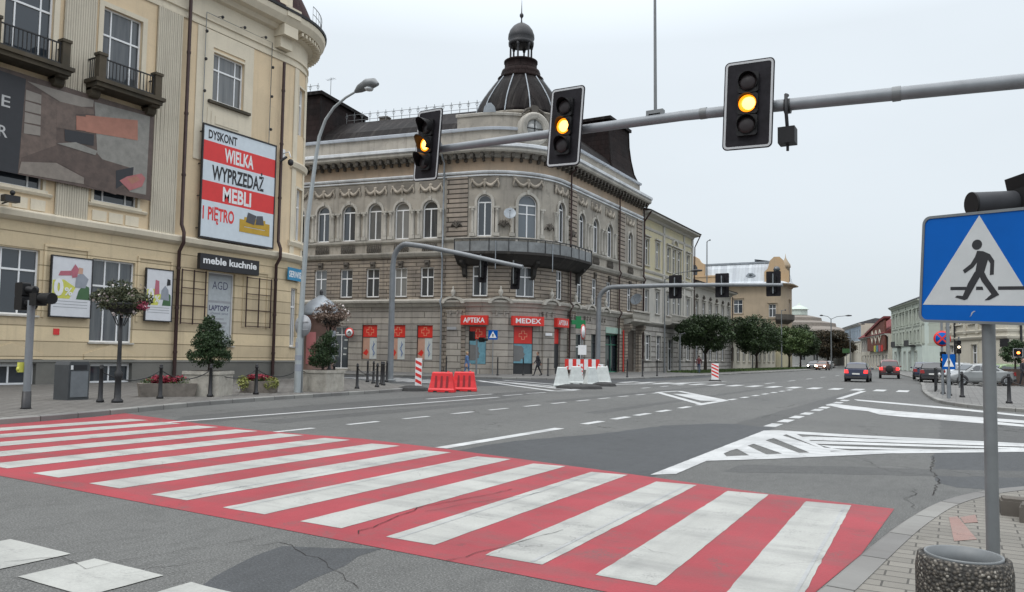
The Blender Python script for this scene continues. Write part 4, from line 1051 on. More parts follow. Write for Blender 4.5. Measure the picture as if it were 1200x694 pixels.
# corner balcony
plain('balcony_sheet', (.17, .18, .185), .65, .1, var=.35, scale=1.2)
b_ = quick('corner_balcony', MATS['balcony_shade'], md, lambda m_: sweep(m_, MP, 22.4, 35.1, [(0, 8.6), (.5, 8.7), (1.0, 9.15), (1.2, 9.35), (1.3, 9.4), (1.3, 9.6), (0, 9.62)]))
quick('balcony_screen', MATS['balcony_sheet'], b_, lambda m_: sweep(m_, MP, 22.4, 35.1, [(1.2, 9.6), (1.24, 9.6), (1.24, 10.4), (1.2, 10.4)]))
quick('balcony_rail', MATS['dark_metal'], b_, lambda m_: (sweep(m_, MP, 22.4, 35.1, band(1.18, 1.27, 10.56, 10.62)), [m_.fbox(MP.fr(22.45 + k * .63), -.02, .02, 1.2, 1.24, 10.4, 10.56) for k in range(21)], [m_.fbox(MP.fr(22.45 + k * 1.26), -.03, .03, 1.242, 1.28, 9.6, 10.56) for k in range(11)]))
m_ = M()
for s_ in (22.42, 35.08): m_.fbox(MP.fr(s_), -.03, .03, 0, 1.2, 9.6, 10.4)
m_.build('balcony_screen_end', MATS['balcony_sheet'], b_)
for s_ in (22.9, 28.4, 34.5):
    f_ = MP.fr(s_); m_ = M(); m_.fprism(Fr(f_.o, f_.n, f_.r), [(0, 7.6), (.3, 7.9), (.4, 8.4), (.9, 8.8), (.9, 9.0), (0, 9.1)], -.16, .16); m_.build('bracket', MATS['balcony_shade'], b_)
m_ = M()
for s_ in (25.4, 29.3): f_ = MP.fr(s_); m_.tube([f_.p(0, 1.32, 10.4), f_.p(0, 1.32, 8.2)], .035, 6)
m_.build('drain_pipe', MATS['zinc'], b_)
# side portal balcony on the right facade
b_ = quick('portal_balcony', MATS['stone_trim'], md, lambda m_: sweep(m_, MP, 45.4, 50.3, [(0, 4.75), (.5, 4.85), (.95, 5.05), (1.15, 5.1), (1.15, 5.3), (0, 5.3)]))
m_ = M()
for k in range(15): f_ = MP.fr(45.6 + k * .32); m_.lathe(f_.p(0, 1.0, 5.3), [(.07, 0), (.05, .1), (.1, .32), (.05, .62), (.07, .74)], 8)
m_.build('balustrade', MATS['stone_trim'], b_)
quick('balustrade_cap', MATS['stone_trim'], b_, lambda m_: sweep(m_, MP, 45.35, 50.3, band(.86, 1.16, 6.04, 6.18)))
for s_ in (45.7, 49.4):
    f_ = MP.fr(s_); quick('portal_pillar', MATS['stone_first'], md, lambda m_: (m_.fbox(f_, -.35, .35, 0, .3, .12, 4.0), m_.fprism(Fr(f_.o, f_.n, f_.r), [(0, 3.6), (.35, 3.9), (.8, 4.5), (.8, 4.8), (0, 4.8)], -.3, .3)))
# attic: oculus dormer
f_ = MP.fr(28.35); C_ = Vector(f_.p(0, .1, 19.75))
m_ = M(); m_.lathe(C_, [(1.33, -1.8), (1.33, 0), (1.27, .2), (1.12, .27), (1.0, .18), (.9, .2), (.76, .1), (.72, -.1)], 28, axis=f_.n); oc = m_.build('oculus', MATS['stone_trim'], md)
m_ = M(); m_.lathe(C_ + f_.n * -.02, [(.78, -.05), (.78, .0)], 24, axis=f_.n); m_.build('pane', MATS['glass_pale'], oc)
m_ = M()
for a, b in ((1, 0), (0, 1)): m_.tube([C_ + (f_.r * a + f_.u * b) * -.76 + f_.n * .03, C_ + (f_.r * a + f_.u * b) * .76 + f_.n * .03], .035, 6)
m_.build('glazing_bar', MATS['dark_metal'], oc)
m_ = M(); m_.fprism(f_, [(-.22, 20.85), (.22, 20.85), (.36, 21.5), (.2, 21.65), (-.2, 21.65), (-.36, 21.5)], -.35, .1)
for sg in (-1, 1): m_.tube([f_.p(sg * .3, 0, 21.4), f_.p(sg * .75, 0, 21.2), f_.p(sg * 1.1, -.05, 20.8)], [.1, .12, .06], 6)
m_.build('oculus_crest', MATS['stone_dark'], oc)
f_ = MP.fr(24.6); quick('attic_ornament', MATS['zinc'], md, lambda m_: m_.fprism(f_, [(-.5, 20.95), (.5, 20.95), (.42, 21.4), (.15, 21.7), (-.15, 21.7), (-.42, 21.4)], -.5, -.2))
# dome and lantern
DC = (-31.9, 56.1)
attic = M(); attic.lathe((DC[0], DC[1], 19.0), [(3.8, 0), (3.8, 2.1), (3.95, 2.15), (3.98, 2.3), (3.9, 2.35)], 48); attic.build('dome_drum', MATS['stone_second'], md)
dm = M(); prof = [(3.98, 21.3), (3.88, 21.6), (3.7, 22.15), (3.47, 22.7), (3.14, 23.25), (2.78, 23.8), (2.35, 24.4), (1.9, 25.0)]
dm.lathe((DC[0], DC[1], 0), prof, 48); dome = dm.build('dome', MATS['roof_sheet'], md)
m_ = M()
for k in range(12):
    an = 2 * PI * k / 12 + .2; m_.tube([(DC[0] + (r + .02) * math.cos(an), DC[1] + (r + .02) * math.sin(an), z) for r, z in prof], .055, 6)
m_.build('dome_rib', MATS['zinc'], dome)
m_ = M(); m_.lathe((DC[0], DC[1], 0), [(1.7, 24.85), (1.95, 24.98), (1.98, 25.15), (1.72, 25.25), (1.7, 25.6), (1.62, 25.85), (1.4, 25.95), (1.38, 26.5), (1.45, 26.56), (1.45, 26.7), (1.3, 26.74)], 32); m_.build('lantern_base', MATS['roof_rust'], dome)
for k in range(6):
    an = 2 * PI * k / 6 + .75; quick('lantern_column', MATS['dark_metal'], dome, lambda m_: m_.lathe((DC[0] + .92 * math.cos(an), DC[1] + .92 * math.sin(an), 26.72), [(.14, 0), (.09, .12), (.08, 1.15), (.12, 1.22), (.17, 1.45)], 8))
m_ = M(); m_.lathe((DC[0], DC[1], 0), [(.8, 28.1), (1.08, 28.15), (1.1, 28.4), (1.02, 28.5), (1.14, 28.75), (1.12, 29.05), (.98, 29.45), (.72, 29.8), (.38, 30.05), (.12, 30.15)], 28); lan = m_.build('lantern_cupola', MATS['dark_metal'], dome)
m_ = M(); m_.lathe((DC[0], DC[1], 0), [(.1, 30.1), (.06, 30.3), (.05, 30.55), (.17, 30.75), (.17, 30.9), (.05, 31.05), (.03, 31.6), (.005, 32.4)], 10); m_.build('finial', MATS['dark_metal'], lan)
# mansard roofs
quick('roof', MATS['roof_sheet'], md, lambda m_: sweep(m_, MP, 8.6, 25.5, [(-.4, 19.7), (-1.2, 20.6), (-3.8, 22.35), (-4.6, 22.5), (-4.6, 19.7)]))
quick('roof', MATS['roof_sheet'], md, lambda m_: sweep(m_, MP, 31.0, 44.2, [(-.4, 19.7), (-1.2, 20.9), (-3.6, 22.8), (-4.6, 23.0), (-4.6, 19.7)]))
def pavilion(s0, s1, z1, dep, back=0.):
    f_ = MP.fr((s0 + s1) / 2); h_ = (s1 - s0) / 2; m_ = M()
    lv = [(0, 19.7, 0), (.35, 20.6, .4), (.6, 22., .65), (.75, 23.4, .8), (.8, z1, .85)]
    for i in range(len(lv) - 1):
        (d0, za, _), (d1, zb, _) = lv[i], lv[i + 1]
        A = [f_.p(-h_ + d0, -.4 - d0, za), f_.p(h_ - d0, -.4 - d0, za), f_.p(h_ - d0, -dep + d0, za), f_.p(-h_ + d0, -dep + d0, za)]
        B = [f_.p(-h_ + d1, -.4 - d1, zb), f_.p(h_ - d1, -.4 - d1, zb), f_.p(h_ - d1, -dep + d1, zb), f_.p(-h_ + d1, -dep + d1, zb)]
        for k in range(4): m_.face([A[k], A[(k + 1) % 4], B[(k + 1) % 4], B[k]], 0)
    r_ = m_.build('pavilion_roof', MATS['roof_rust'], md)
    m_ = M(); d1 = .8
    m_.fbox(f_, -h_ + d1 - .25, h_ - d1 + .25, -dep + d1 - .25, -.4 - d1 + .25, z1, z1 + .3); m_.build('roof_cap', MATS['roof_sheet'], r_)
    for sx_ in (-1, 1):
        for fb in (0, 1):
            quick('hip_rib', MATS['zinc' if fb else 'roof_sheet'], r_, lambda m_: m_.tube([f_.p(sx_ * (h_ - d), (-.4 - d) if not fb else (-dep + d), z) for d, z, _ in lv], .08, 6))
    return f_, h_
pavilion(1.0, 9.0, 24.3, 9.5)
pavilion(43.6, 50.4, 25.0, 8.5)
# roof cresting
def cresting(s0, s1, n, z, h=.95, pa=MP):
    m_ = M(); s_ = s0
    ss = []
    while s_ < s1: ss.append(s_); s_ += .8
    for s_ in ss:
        f_ = pa.fr(s_); m_.tube([f_.p(0, n, z), f_.p(0, n, z + h)], .03, 4); m_.tube([f_.p(-.14, n, z + h * .72), f_.p(.14, n, z + h * .72)], .018, 4)
        for sg in (-1, 1): m_.tube([f_.p(0, n, z + h * .4), f_.p(sg * .15, n, z + h * .62), f_.p(sg * .05, n, z + h * .72)], .015, 4)
    for zz in (.25, .78): m_.tube([pa.pt(s_, n, z + h * zz) for s_ in ss], .02, 4)
    m_.build('roof_cresting', MATS['steel'], md)
cresting(9.2, 24.0, -3.9, 22.4); cresting(2, 8.2, -1.6, 24.6); cresting(33.5, 43.2, -4., 22.9)
# chimneys, aerials
for s_, n, z, h in ((23.3, -4.4, 22.2, 1.3), (12.5, -5, 22.3, .6), (38, -5.5, 22.5, 1.5)):
    f_ = MP.fr(s_); quick('chimney', MATS['stone_dark'], md, lambda m_: (m_.fbox(f_, -.4, .4, n - .3, n + .3, z - 1, z + h), m_.fbox(f_, -.46, .46, n - .36, n + .36, z + h, z + h + .12)))
def aerial(loc, h, lab, yagi=True):
    t_ = thing('roof_aerial', lab, 'aerial', loc); x, y, z = loc
    quick('mast', MATS['steel'], t_, lambda m_: m_.tube([(x, y, z), (x, y, z + h)], .025, 5))
    if yagi: quick('antenna_boom', MATS['steel'], t_, lambda m_: (m_.tube([(x - .5, y, z + h * .9), (x + .5, y, z + h * .93)], .015, 4), [m_.tube([(x + k, y - .25, z + h * .915), (x + k, y + .25, z + h * .915)], .01, 4) for k in (-.4, -.2, 0, .2, .4)]))
p_ = MP.pt(8.0, -3, 24.6); aerial(p_, 1.9, 'thin roof aerial on the dark pavilion roof behind the cream corner')
p_ = MP.pt(34.5, -6, 22.5); aerial(p_, 3.6, 'tall thin roof aerial just right of the turret dome')
p_ = MP.pt(36.5, -6, 22.5); aerial(p_, 2.4, 'shorter roof aerial right of the tall one beside the dome')
# back volume
m_ = M()
m_.prism([(-56.3, 46.9), (-33.2, 51.2), (-31, 53), (-28.6, 57), (-28.6, 75.4), (-50, 75.4), (-58, 60)], .1, 19.5); m_.build('rear_block', MATS['stone_dark'], md)
# rainwater pipes
for s_ in (21.0, 32.95, 43.75, 50.4):
    m_ = M(); f_ = MP.fr(s_); m_.tube([f_.p(0, .85, 17.5), f_.p(0, .3, 16.9), f_.p(0, .3, 9.9), f_.p(0, .5, 9.6), f_.p(0, .3, 9.2), f_.p(0, .3, 6.1), f_.p(0, .6, 5.8), f_.p(0, .3, 5.3), f_.p(0, .25, .2)], .075, 8)
    m_.build('rainwater_pipe', MATS['zinc' if s_ == 21.0 else 'pipe_brown'], md)

# ---- shopfronts
plain('poster_blue', (.13, .29, .36), .35, var=.2); plain('face_grey', (.14, .14, .14), .5); plain('face_skin', (.46, .27, .20), .5); plain('frame_dark', (.03, .032, .035), .4); plain('orange_line', (.72, .30, .18), .4)
def ad(w_, kind, lab):
    a, b, c, d = w_; s_ = (a + b) / 2; f_ = MP.fr(s_); h_ = (b - a) / 2
    t_ = thing('window_advert', lab, 'poster', f_.p(0, -.15, c), group='red and blue pharmacy window adverts'); zt = d - (d - c) * .36
    quick('red_panel', MATS['sign_red'], t_, lambda m_: m_.fbox(f_, -h_ + .04, h_ - .04, -.18, -.12, zt, d - .02))
    def cross(m_):
        zc = (zt + d) / 2; L, w2, k = .33, .12, .02
        pts = [(-w2, -L), (w2, -L), (w2, -w2), (L, -w2), (L, w2), (w2, w2), (w2, L), (-w2, L), (-w2, w2), (-L, w2), (-L, -w2), (-w2, -w2)]
        for i in range(12):
            (x0, y0), (x1, y1) = pts[i], pts[(i + 1) % 12]
            m_.fbox(f_, min(x0, x1) - k, max(x0, x1) + k, -.12, -.105 - i * .0004, zc + min(y0, y1) - k, zc + max(y0, y1) + k)
    quick('cross_symbol', MATS['orange_line'], t_, cross)
    if kind == 0:
        quick('portrait_panel', MATS['face_skin'], t_, lambda m_: m_.fbox(f_, -h_ + .04, -.02, -.18, -.125, c + .04, zt))
        quick('white_panel', MATS['white_plastic'], t_, lambda m_: m_.fbox(f_, -.02, h_ - .04, -.18, -.12, c + .04, zt))
        quick('cheek_print', MATS['sign_red'], t_, lambda m_: m_.fprism(f_, [(-h_ + .05, c + .5), (-.3, c + .3), (-.12, c + .6), (-.3, c + .85)], -.124, -.12))
        quick('snake_emblem', MATS['sign_blue'], t_, lambda m_: (m_.tube([f_.p(.33 + .12 * math.sin(k * .9), -.115, c + .35 + k * .11) for k in range(10)], .02, 5), m_.tube([f_.p(.33, -.115, c + .25), f_.p(.33, -.115, c + 1.5)], .015, 4)))
    else:
        quick('blue_panel', MATS['poster_blue'], t_, lambda m_: m_.fbox(f_, -h_ + .04, h_ - .04, -.18, -.125, c + .04 if kind == 1 else c + .85, zt))
        z0 = c + (.3 if kind == 1 else 1.0)
        # a man's face in profile looking to the right
        quick('portrait_print', MATS['face_grey'], t_, lambda m_: m_.fprism(f_, [(-h_ + .05, z0), (-.2, z0), (-.12, z0 + .18), (.12, z0 + .2), (.1, z0 + .42), (.2, z0 + .52), (.06, z0 + .72), (.08, z0 + 1.0), (-.1, z0 + 1.2), (-h_ + .05, z0 + 1.25)], -.124, -.118))
    quick('frame', MATS['frame_dark'], t_, lambda m_: (m_.fbox(f_, -h_, -h_ + .04, -.2, -.08, c, d), m_.fbox(f_, h_ - .04, h_, -.2, -.08, c, d), m_.fbox(f_, -h_ + .04, h_ - .04, -.2, -.08, c - .0, c + .04), m_.fbox(f_, -h_ + .04, h_ - .04, -.2, -.1, zt - .02, zt + .02)))
    return t_
ad(SH[0], 0, 'first red and white advert from the left, next to the white glazed door')
ad(SH[1], 0, 'middle red and white advert, partly hidden by the bent traffic light pole')
ad(SH[2], 0, 'third red and white advert from the left, above the striped beacon')
ad(SH[3], 1, 'red and blue advert with a grey profile under the left pharmacy sign')
ad((26.87, 28.5, .14, 3.86), 2, 'red and blue advert with a grey profile filling the doorway under the middle red sign')
quick('door_leaf', MATS['frame_dark'], md, lambda m_: m_.fbox(MP.fr(27.68), -.8, .8, -.3, -.22, .14, 1.0))
def shopsign(a, b, txt, lab, z0=3.93, z1=4.66, cross=False):
    s_ = (a + b) / 2; f_ = MP.fr(s_); h_ = (b - a) / 2
    t_ = thing('shop_sign', lab, 'sign', f_.p(0, .1, z0), group='red pharmacy signs over the corner shop')
    quick('sign_box', MATS['sign_red'], t_, lambda m_: m_.fbox(f_, -h_, h_, .12, .45, z0, z1))
    text_mesh(txt, f_, 0, z0 + .18, .38, .456, MATS['sign_white'], t_, width=h_ * 1.6, align='CENTER', bold=.02)
    quick('bracket', MATS['dark_metal'], t_, lambda m_: (m_.fbox(f_, -h_ + .1, -h_ + .18, .0, .12, z0 + .1, z1 - .1), m_.fbox(f_, h_ - .18, h_ - .1, .0, .12, z0 + .1, z1 - .1)))
shopsign(22.75, 24.95, 'APTEKA', 'left red pharmacy sign with the white word APTEKA on the corner')
shopsign(26.55, 29.25, 'MEDEX', 'widest red sign with white letters reading MEDEX over the advert doorway')
shopsign(30.5, 32.4, 'APTEKA', 'red pharmacy sign seen at an angle above the narrow doorway at the corner')
quick('door_leaf', MATS['frame_dark'], md, lambda m_: m_.fbox(MP.fr(31.25), -.55, .55, -.3, -.22, .14, 3.86))
quick('door_panel', MATS['sign_red'], md, lambda m_: m_.fbox(MP.fr(31.25), -.5, .5, -.21, -.19, 2.6, 3.8))
f_ = MP.fr(33.6); F2 = Fr(f_.p(0, 1.1, 0), f_.n, -f_.r)
t_ = thing('pharmacy_cross', 'green cross sign sticking out from the corner beside the red signs', 'sign', f_.p(0, 0, 4.4))
C4 = Fr(f_.p(0, .75, 0), (.75, .66, 0), (.66, -.75, 0))
quick('cross_box', MATS['green_sign'], t_, lambda m_: m_.fprism(C4, [(-.22, 3.92), (.22, 3.92), (.22, 4.25), (.6, 4.25), (.6, 4.62), (.22, 4.62), (.22, 4.95), (-.22, 4.95), (-.22, 4.62), (-.6, 4.62), (-.6, 4.25), (-.22, 4.25)], -.1, .1))
quick('bracket', MATS['dark_metal'], t_, lambda m_: m_.tube([f_.p(0, 0, 4.43), f_.p(0, .7, 4.43)], .03, 6))
# glazed white door at the left and other fronts
window(md, MP, DG[0], 'grid2.8', inset=.25, gm=MATS['shop_glass'], name='glazed_door', sill=False, fw=.1)
f_ = MP.fr(11.65)
quick('door_stickers', MATS['white_plastic'], md, lambda m_: [m_.fbox(f_, x, x + .3, -.26, -.255, z, z + .12) for x, z in ((-.62, 3.2), (-.62, 2.2), (.2, 1.9), (.15, 1.4), (-.6, 1.3), (.25, 2.6))])
quick('door_step', MATS['concrete'], md, lambda m_: m_.fbox(f_, -1.0, 1.0, 0, .5, .1, .28))
window(md, MP, DG[3], 'grid1.6', inset=.2, gm=MATS['shop_glass'], name='shop_window', sill=False)
window(md, MP, DG[4], 'grid1.8', inset=.2, gm=MATS['shop_glass'], name='dark_door', sill=False, fm=MATS['frame_dark'])
plain('green_frame', (.03, .16, .10), .4)
window(md, MP, DG[5], 'grid2.72', inset=.2, gm=MATS['shop_glass'], name='shop_window', sill=False, fm=MATS['green_frame'], fw=.12)
plain('door_wood', (.085, .07, .058), .6, var=.25)
window(md, MP, DG[6], 'grid2.7', inset=.22, gm=MATS['door_wood'], name='portal_door', sill=False, fm=MATS['door_wood'], fw=.16)
quick('red_pipe', MATS['sign_red'], md, lambda m_: m_.tube([MP.pt(45.1, .2, .2), MP.pt(45.1, .2, 4.2)], .06, 6))
# shop name board on the left, greenish canopy signs
t_ = thing('shop_sign', 'pale green fascia board above the glazed shop right of the pharmacy cross', 'sign', MP.pt(42.5, .2, 3.8))
plain('sign_green_pale', (.30, .42, .36), .5)
quick('fascia', MATS['sign_green_pale'], t_, lambda m_: sweep(m_, MP, 40.9, 44.6, band(.02, .16, 3.8, 4.35)))
# satellite dishes
def dish(s_, n, z, r, dirv, lab, grp=None):
    f_ = MP.fr(s_); c = Vector(f_.p(0, n, z)); t_ = thing('satellite_dish', lab, 'satellite dish', f_.p(0, 0, z), group=grp)
    d_ = Vector(dirv).normalized()
    quick('reflector', MATS['zinc'], t_, lambda m_: m_.lathe(c, [(.02, 0), (r * .5, r * .07), (r * .85, r * .2), (r, r * .3), (r * .97, r * .3), (r * .5, r * .1)], 20, axis=d_))
    quick('feed_arm', MATS['steel'], t_, lambda m_: (m_.tube([c - f_.u * r * .9, c + d_ * r * 1.2 - f_.u * .1], .02, 5), m_.ball(c + d_ * r * 1.2, .06, 8)))
    quick('wall_mount', MATS['steel'], t_, lambda m_: m_.tube([f_.p(0, 0, z), c], .03, 6))
dish(26.3, .9, 12.55, .48, (.5, -.8, .35), 'round satellite dish above the corner balcony, left of the tall balcony door')
dish(47.6, .6, 7.3, .62, (-.1, -.9, .4), 'pale satellite dish on the street facade above the stone portal balcony')
# street name plates and small wall items
for s_, z, w_, lab in ((21.9, 3.55, .8, 'dark street name plate on the pier left of the pharmacy'), (29.9, 3.2, .75, 'pale street name plate right of the middle red sign')):
    f_ = MP.fr(s_); t_ = thing('name_plate', lab, 'sign', f_.p(0, .15, z)); quick('plate', MATS['sign_grey' if s_ < 25 else 'sign_white'], t_, lambda m_: m_.fbox(f_, -w_ / 2, w_ / 2, .21, .24, z, z + .22))
# ------------------------------------------------------------------ other buildings
wallmat('yellow_plaster', (.50, .45, .30), (.45, .42, .31), g=.12, streak=.25)
wallmat('pale_stone', (.47, .45, .41), (.40, .39, .36), g=.2, streak=.3)
wallmat('pale_rustic', (.44, .42, .39), (.38, .36, .33), g=.25, streak=.3, brick=(2.4, .55, .06), joint=.4, bump=.03)
wallmat('grey_plaster', (.40, .38, .34), (.34, .32, .29), g=.25, streak=.3)
wallmat('ochre_wall', (.36, .29, .21), (.32, .26, .19), g=.2, streak=.3)
wallmat('orange_wall', (.46, .32, .19), (.42, .31, .20), g=.1, streak=.15)
wallmat('green_plaster', (.40, .43, .37), (.36, .39, .34), g=.15, streak=.2)
wallmat('mint_wall', (.50, .56, .51), (.46, .52, .48), g=.1, streak=.2)
wallmat('cream_wall', (.52, .49, .41), (.48, .45, .38), g=.15, streak=.2)
wallmat('red_brick', (.22, .085, .06), (.17, .07, .055), g=.2, streak=.2, brick=(.25, .08, .01), joint=.6)
wallmat('blue_wall', (.30, .36, .42), (.27, .32, .37), g=.15, streak=.2)
wallmat('white_wall', (.56, .56, .53), (.50, .50, .48), g=.12, streak=.2)
wallmat('roof_grey', (.13, .135, .14), (.10, .105, .11), g=.3, brick=(.5, .4, .02), joint=.6)
wallmat('roof_white', (.60, .64, .67), (.54, .58, .61), g=.1, streak=.25, brick=(.6, 30., .02), joint=.8, rough=.5)
wallmat('roof_red', (.22, .05, .05), (.17, .045, .045), g=.15, brick=(.3, .35, .02), joint=.6)
wallmat('roof_dark', (.045, .035, .032), (.035, .03, .028), g=.3)

def house(name, label, path, ze, tiers, rows, roof=None, back=10., trimm='pale_stone', eave=.6, ground=None, frames='white_frame', gl='glass', cat='building', cornices=(), pil=None, sur=.07, hood=True):
    """tiers: (z0, z1, material); rows: (z0, z1, width, [positions], style, arch)"""
    L = path.L; x, y, dx, dy = path.P(L / 2)
    t_ = thing(name, label, cat, (x, y, 0)); q = M(); mats = []
    holes = []
    for r_ in rows:
        for s_ in r_[3]: holes.append((s_ - r_[2] / 2, s_ + r_[2] / 2, r_[0], r_[1], r_[5] if len(r_) > 5 else False, r_[4]))
    for z0, z1, mt in tiers:
        if mt not in mats: mats.append(mt)
        wall(q, path, 0, L, z0, z1, [h[:5] for h in holes if z0 <= h[2] < z1], mi=mats.index(mt))
    ss = uniq([0, L] + path.brk(0, L))
    pts = [path.pt(s_, -.35, 0)[:2] for s_ in ss]; e0 = path.pt(0, -back, 0)[:2]; e1 = path.pt(L, -back, 0)[:2]
    if abs(path.P(0)[2] * path.P(L)[3] - path.P(0)[3] * path.P(L)[2]) > .3:
        mid = ((e0[0] + e1[0]) / 2, (e0[1] + e1[1]) / 2); e0 = e1 = mid
    poly = pts + ([e1, e0] if e0 != e1 else [e0])
    q.prism(poly, .05, ze - .02, 0)
    q.face([path.pt(0, 0, 0), path.pt(0, -.35, 0), path.pt(0, -.35, ze), path.pt(0, 0, ze)], 0); q.face([path.pt(L, 0, 0), path.pt(L, -.35, 0), path.pt(L, -.35, ze), path.pt(L, 0, ze)], 0)
    q.build('wall', [MATS[k] for k in mats], t_)
    for h in holes:
        window(t_, path, h[:5], h[5], sur=sur, surw=.16, surm=MATS[trimm], fm=MATS[frames], gm=MATS[gl], sill=True)
        if hood and not h[4] and h[2] > 5: 
            f_ = path.fr((h[0] + h[1]) / 2); w2 = (h[1] - h[0]) / 2 + .26; quick('window_hood', MATS[trimm], t_, lambda m_: m_.fbox(f_, -w2, w2, .0, .26, h[3] + .24, h[3] + .38))
    for z, k in cornices: quick('string_course', MATS[trimm], t_, lambda m_: sweep(m_, path, 0, L, [(0, z), (k * .6, z + .05), (k, z + .22), (k, z + .3), (0, z + .36)]))
    if eave: quick('cornice', MATS[trimm], t_, lambda m_: sweep(m_, path, 0, L, [(0, ze - .55), (.15, ze - .5), (.25, ze - .3), (eave, ze - .18), (eave + .05, ze), (0, ze + .02)]))
    if roof:
        rm, rise, run = roof; quick('roof', MATS[rm], t_, lambda m_: sweep(m_, path, 0, L, [(eave + .12, ze + .0), (eave + .14, ze + .1), (-run, ze + rise), (-run - 3, ze + rise - .3), (-run - 3, ze + .03)]))
    if pil:
        for s_ in pil: f_ = path.fr(s_); quick('pilaster', MATS[trimm], t_, lambda m_: m_.fbox(f_, -.28, .28, 0, .12, tiers[0][1], ze - .56))
    return t_
rows_ = lambda L, n, o=0.: [o + (L - 2 * o) * (i + .5) / n for i in range(n)]
# yellow house next to the ornate one
YP = Path([('l', (-28.25, 75.6), (-28.25, 93.9))])
yh = house('yellow_tenement', 'narrow yellow tenement with grey stone lower floors beside the ornate corner building', YP, 16.9,
    [(0, 5.2, 'pale_rustic'), (5.2, 10.4, 'pale_stone'), (10.4, 16.9, 'yellow_plaster')],
    [(11.4, 14.2, 1.25, [1.8, 5.2, 9.0, 11.0, 12.9, 16.3], 'cross'), (6.4, 8.8, 1.25, [1.8, 5.2, 9.0, 11.0, 12.9, 16.3], 'cross'), (1.35, 4.0, 1.5, [2.2, 5.6, 13.4, 16.4], 'cross'), (.14, 3.7, 1.7, [9.6], 'grid2.7')],
    roof=('roof_dark', 1.5, 3.5), eave=1.0, cornices=((5.1, .3), (9.9, .25), (10.6, .15), (15.2, .12)), pil=[.3, 7.2, 14.6, 18.0])
f_ = YP.fr(11.0); m_ = M()
for k in range(8):
    t0, t1 = PI * k / 8, PI * (k + 1) / 8; m_.fprism(f_, [(-1.0 * math.cos(t0), 14.7 + .7 * math.sin(t0)), (-1.0 * math.cos(t1), 14.7 + .7 * math.sin(t1)), (-.75 * math.cos(t1), 14.7 + .5 * math.sin(t1)), (-.75 * math.cos(t0), 14.7 + .5 * math.sin(t0))], 0, .25)
m_.build('arched_hood', MATS['pale_stone'], yh)
b_ = quick('balcony', MATS['stone_trim'], yh, lambda m_: (sweep(m_, YP, 7.3, 14.6, [(0, 5.2), (.8, 5.3), (1.0, 5.5), (1.0, 5.65), (0, 5.65)]), sweep(m_, YP, 7.3, 14.6, band(.84, .98, 6.35, 6.5))))
m_ = M()
for k in range(20): f_ = YP.fr(7.6 + k * .355); m_.lathe(f_.p(0, .9, 5.65), [(.07, 0), (.05, .1), (.09, .3), (.05, .6), (.07, .7)], 6)
m_.build('balustrade', MATS['stone_trim'], b_)
m_ = M(); m_.tube([YP.pt(17.9, 1.1, 16.8), YP.pt(18.2, .3, 15.4), YP.pt(18.25, .2, .2)], .07, 6); m_.build('rainwater_pipe', MATS['pipe_brown'], yh)
m_ = M(); m_.tube([YP.pt(.1, 1.1, 16.8), YP.pt(.15, .35, 15.8), YP.pt(.15, .2, .2)], .09, 6); m_.build('rainwater_pipe', MATS['pipe_brown'], yh)
# lower grey house
GP = Path([('l', (-28.3, 94.2), (-28.3, 113.0))])
gh = house('grey_tenement', 'low grey two storey house partly behind the first round tree', GP, 11.1, [(0, 5.2, 'pale_rustic'), (5.2, 11.1, 'grey_plaster')],
    [(6.4, 8.8, 1.2, rows_(18.8, 6), 'cross'), (1.3, 3.9, 1.4, rows_(18.8, 6)[:5], 'cross')], roof=('roof_dark', 1.8, 4), eave=.9, cornices=((5.1, .25),), trimm='grey_plaster')
for s_ in rows_(18.8, 6):
    f_ = GP.fr(s_); quick('relief_ornament', MATS['stone_dark'], gh, lambda m_: (m_.tube([f_.p(-.5, .08, 9.5), f_.p(0, .1, 9.25), f_.p(.5, .08, 9.5)], .08, 5), m_.lathe(f_.p(0, .05, 9.6), [(.22, 0), (.1, .12)], 8, axis=f_.n)))
quick('rainwater_pipe', MATS['pipe_brown'], gh, lambda m_: m_.tube([GP.pt(18.6, .3, 10.6), GP.pt(18.6, .2, .2)], .08, 6))
# ochre building with the pale metal roof: wall facing the viewer, then its street front
OP = Path([('l', (-64, 150), (-29.5, 150)), ('a', (-29.5, 152.0), 2.0, -PI / 2, 0), ('l', (-27.5, 152.0), (-27.5, 157))])
oh = house('ochre_building', 'large ochre building with pale metal roof and orange attic gables behind the trees', OP, 15.9, [(0, 5.4, 'yellow_plaster'), (5.4, 15.9, 'ochre_wall')],
    [(10.4, 13.0, 1.7, [27.8], 'cross'), (9.6, 12., 1.3, [34.2], 'cross'), (5.9, 8.2, 1.6, [21, 27.8], 'cross'), (.2, 3.6, 1.9, [12, 16, 20, 24, 28, 32], 'grid2.7', True), (10.2, 12.8, 1.4, [40.2], 'cross')],
    eave=1.2, cornices=((5.3, .3), (9.1, .15)), trimm='ochre_wall', back=7)
quick('roof', MATS['roof_white'], oh, lambda m_: sweep(m_, OP, 0, OP.L, [(1.2, 15.95), (.2, 16.5), (-.6, 19.2), (-1.2, 20.2), (-6, 21.0), (-6, 15.95)]))
quick('roof_ridge_band', MATS['zinc'], oh, lambda m_: sweep(m_, OP, 0, 36, band(-1.3, -.9, 20.0, 20.35)))
m_ = M()
f_ = OP.fr(17.0); m_.fbox(f_, -12, 7.4, -.3, .35, 15.9, 17.6); m_.fbox(f_, -12, 7.6, -.4, .5, 17.6, 17.9)
m_.fprism(f_, [(.3, 17.6), (4.3, 17.6), (4.3, 20.2), (3.6, 20.6), (3.1, 21.4), (2.3, 21.9), (1.5, 21.4), (1.0, 20.6), (.3, 20.2)], -.5, .3)
m_.build('attic_gable', MATS['orange_wall'], oh)
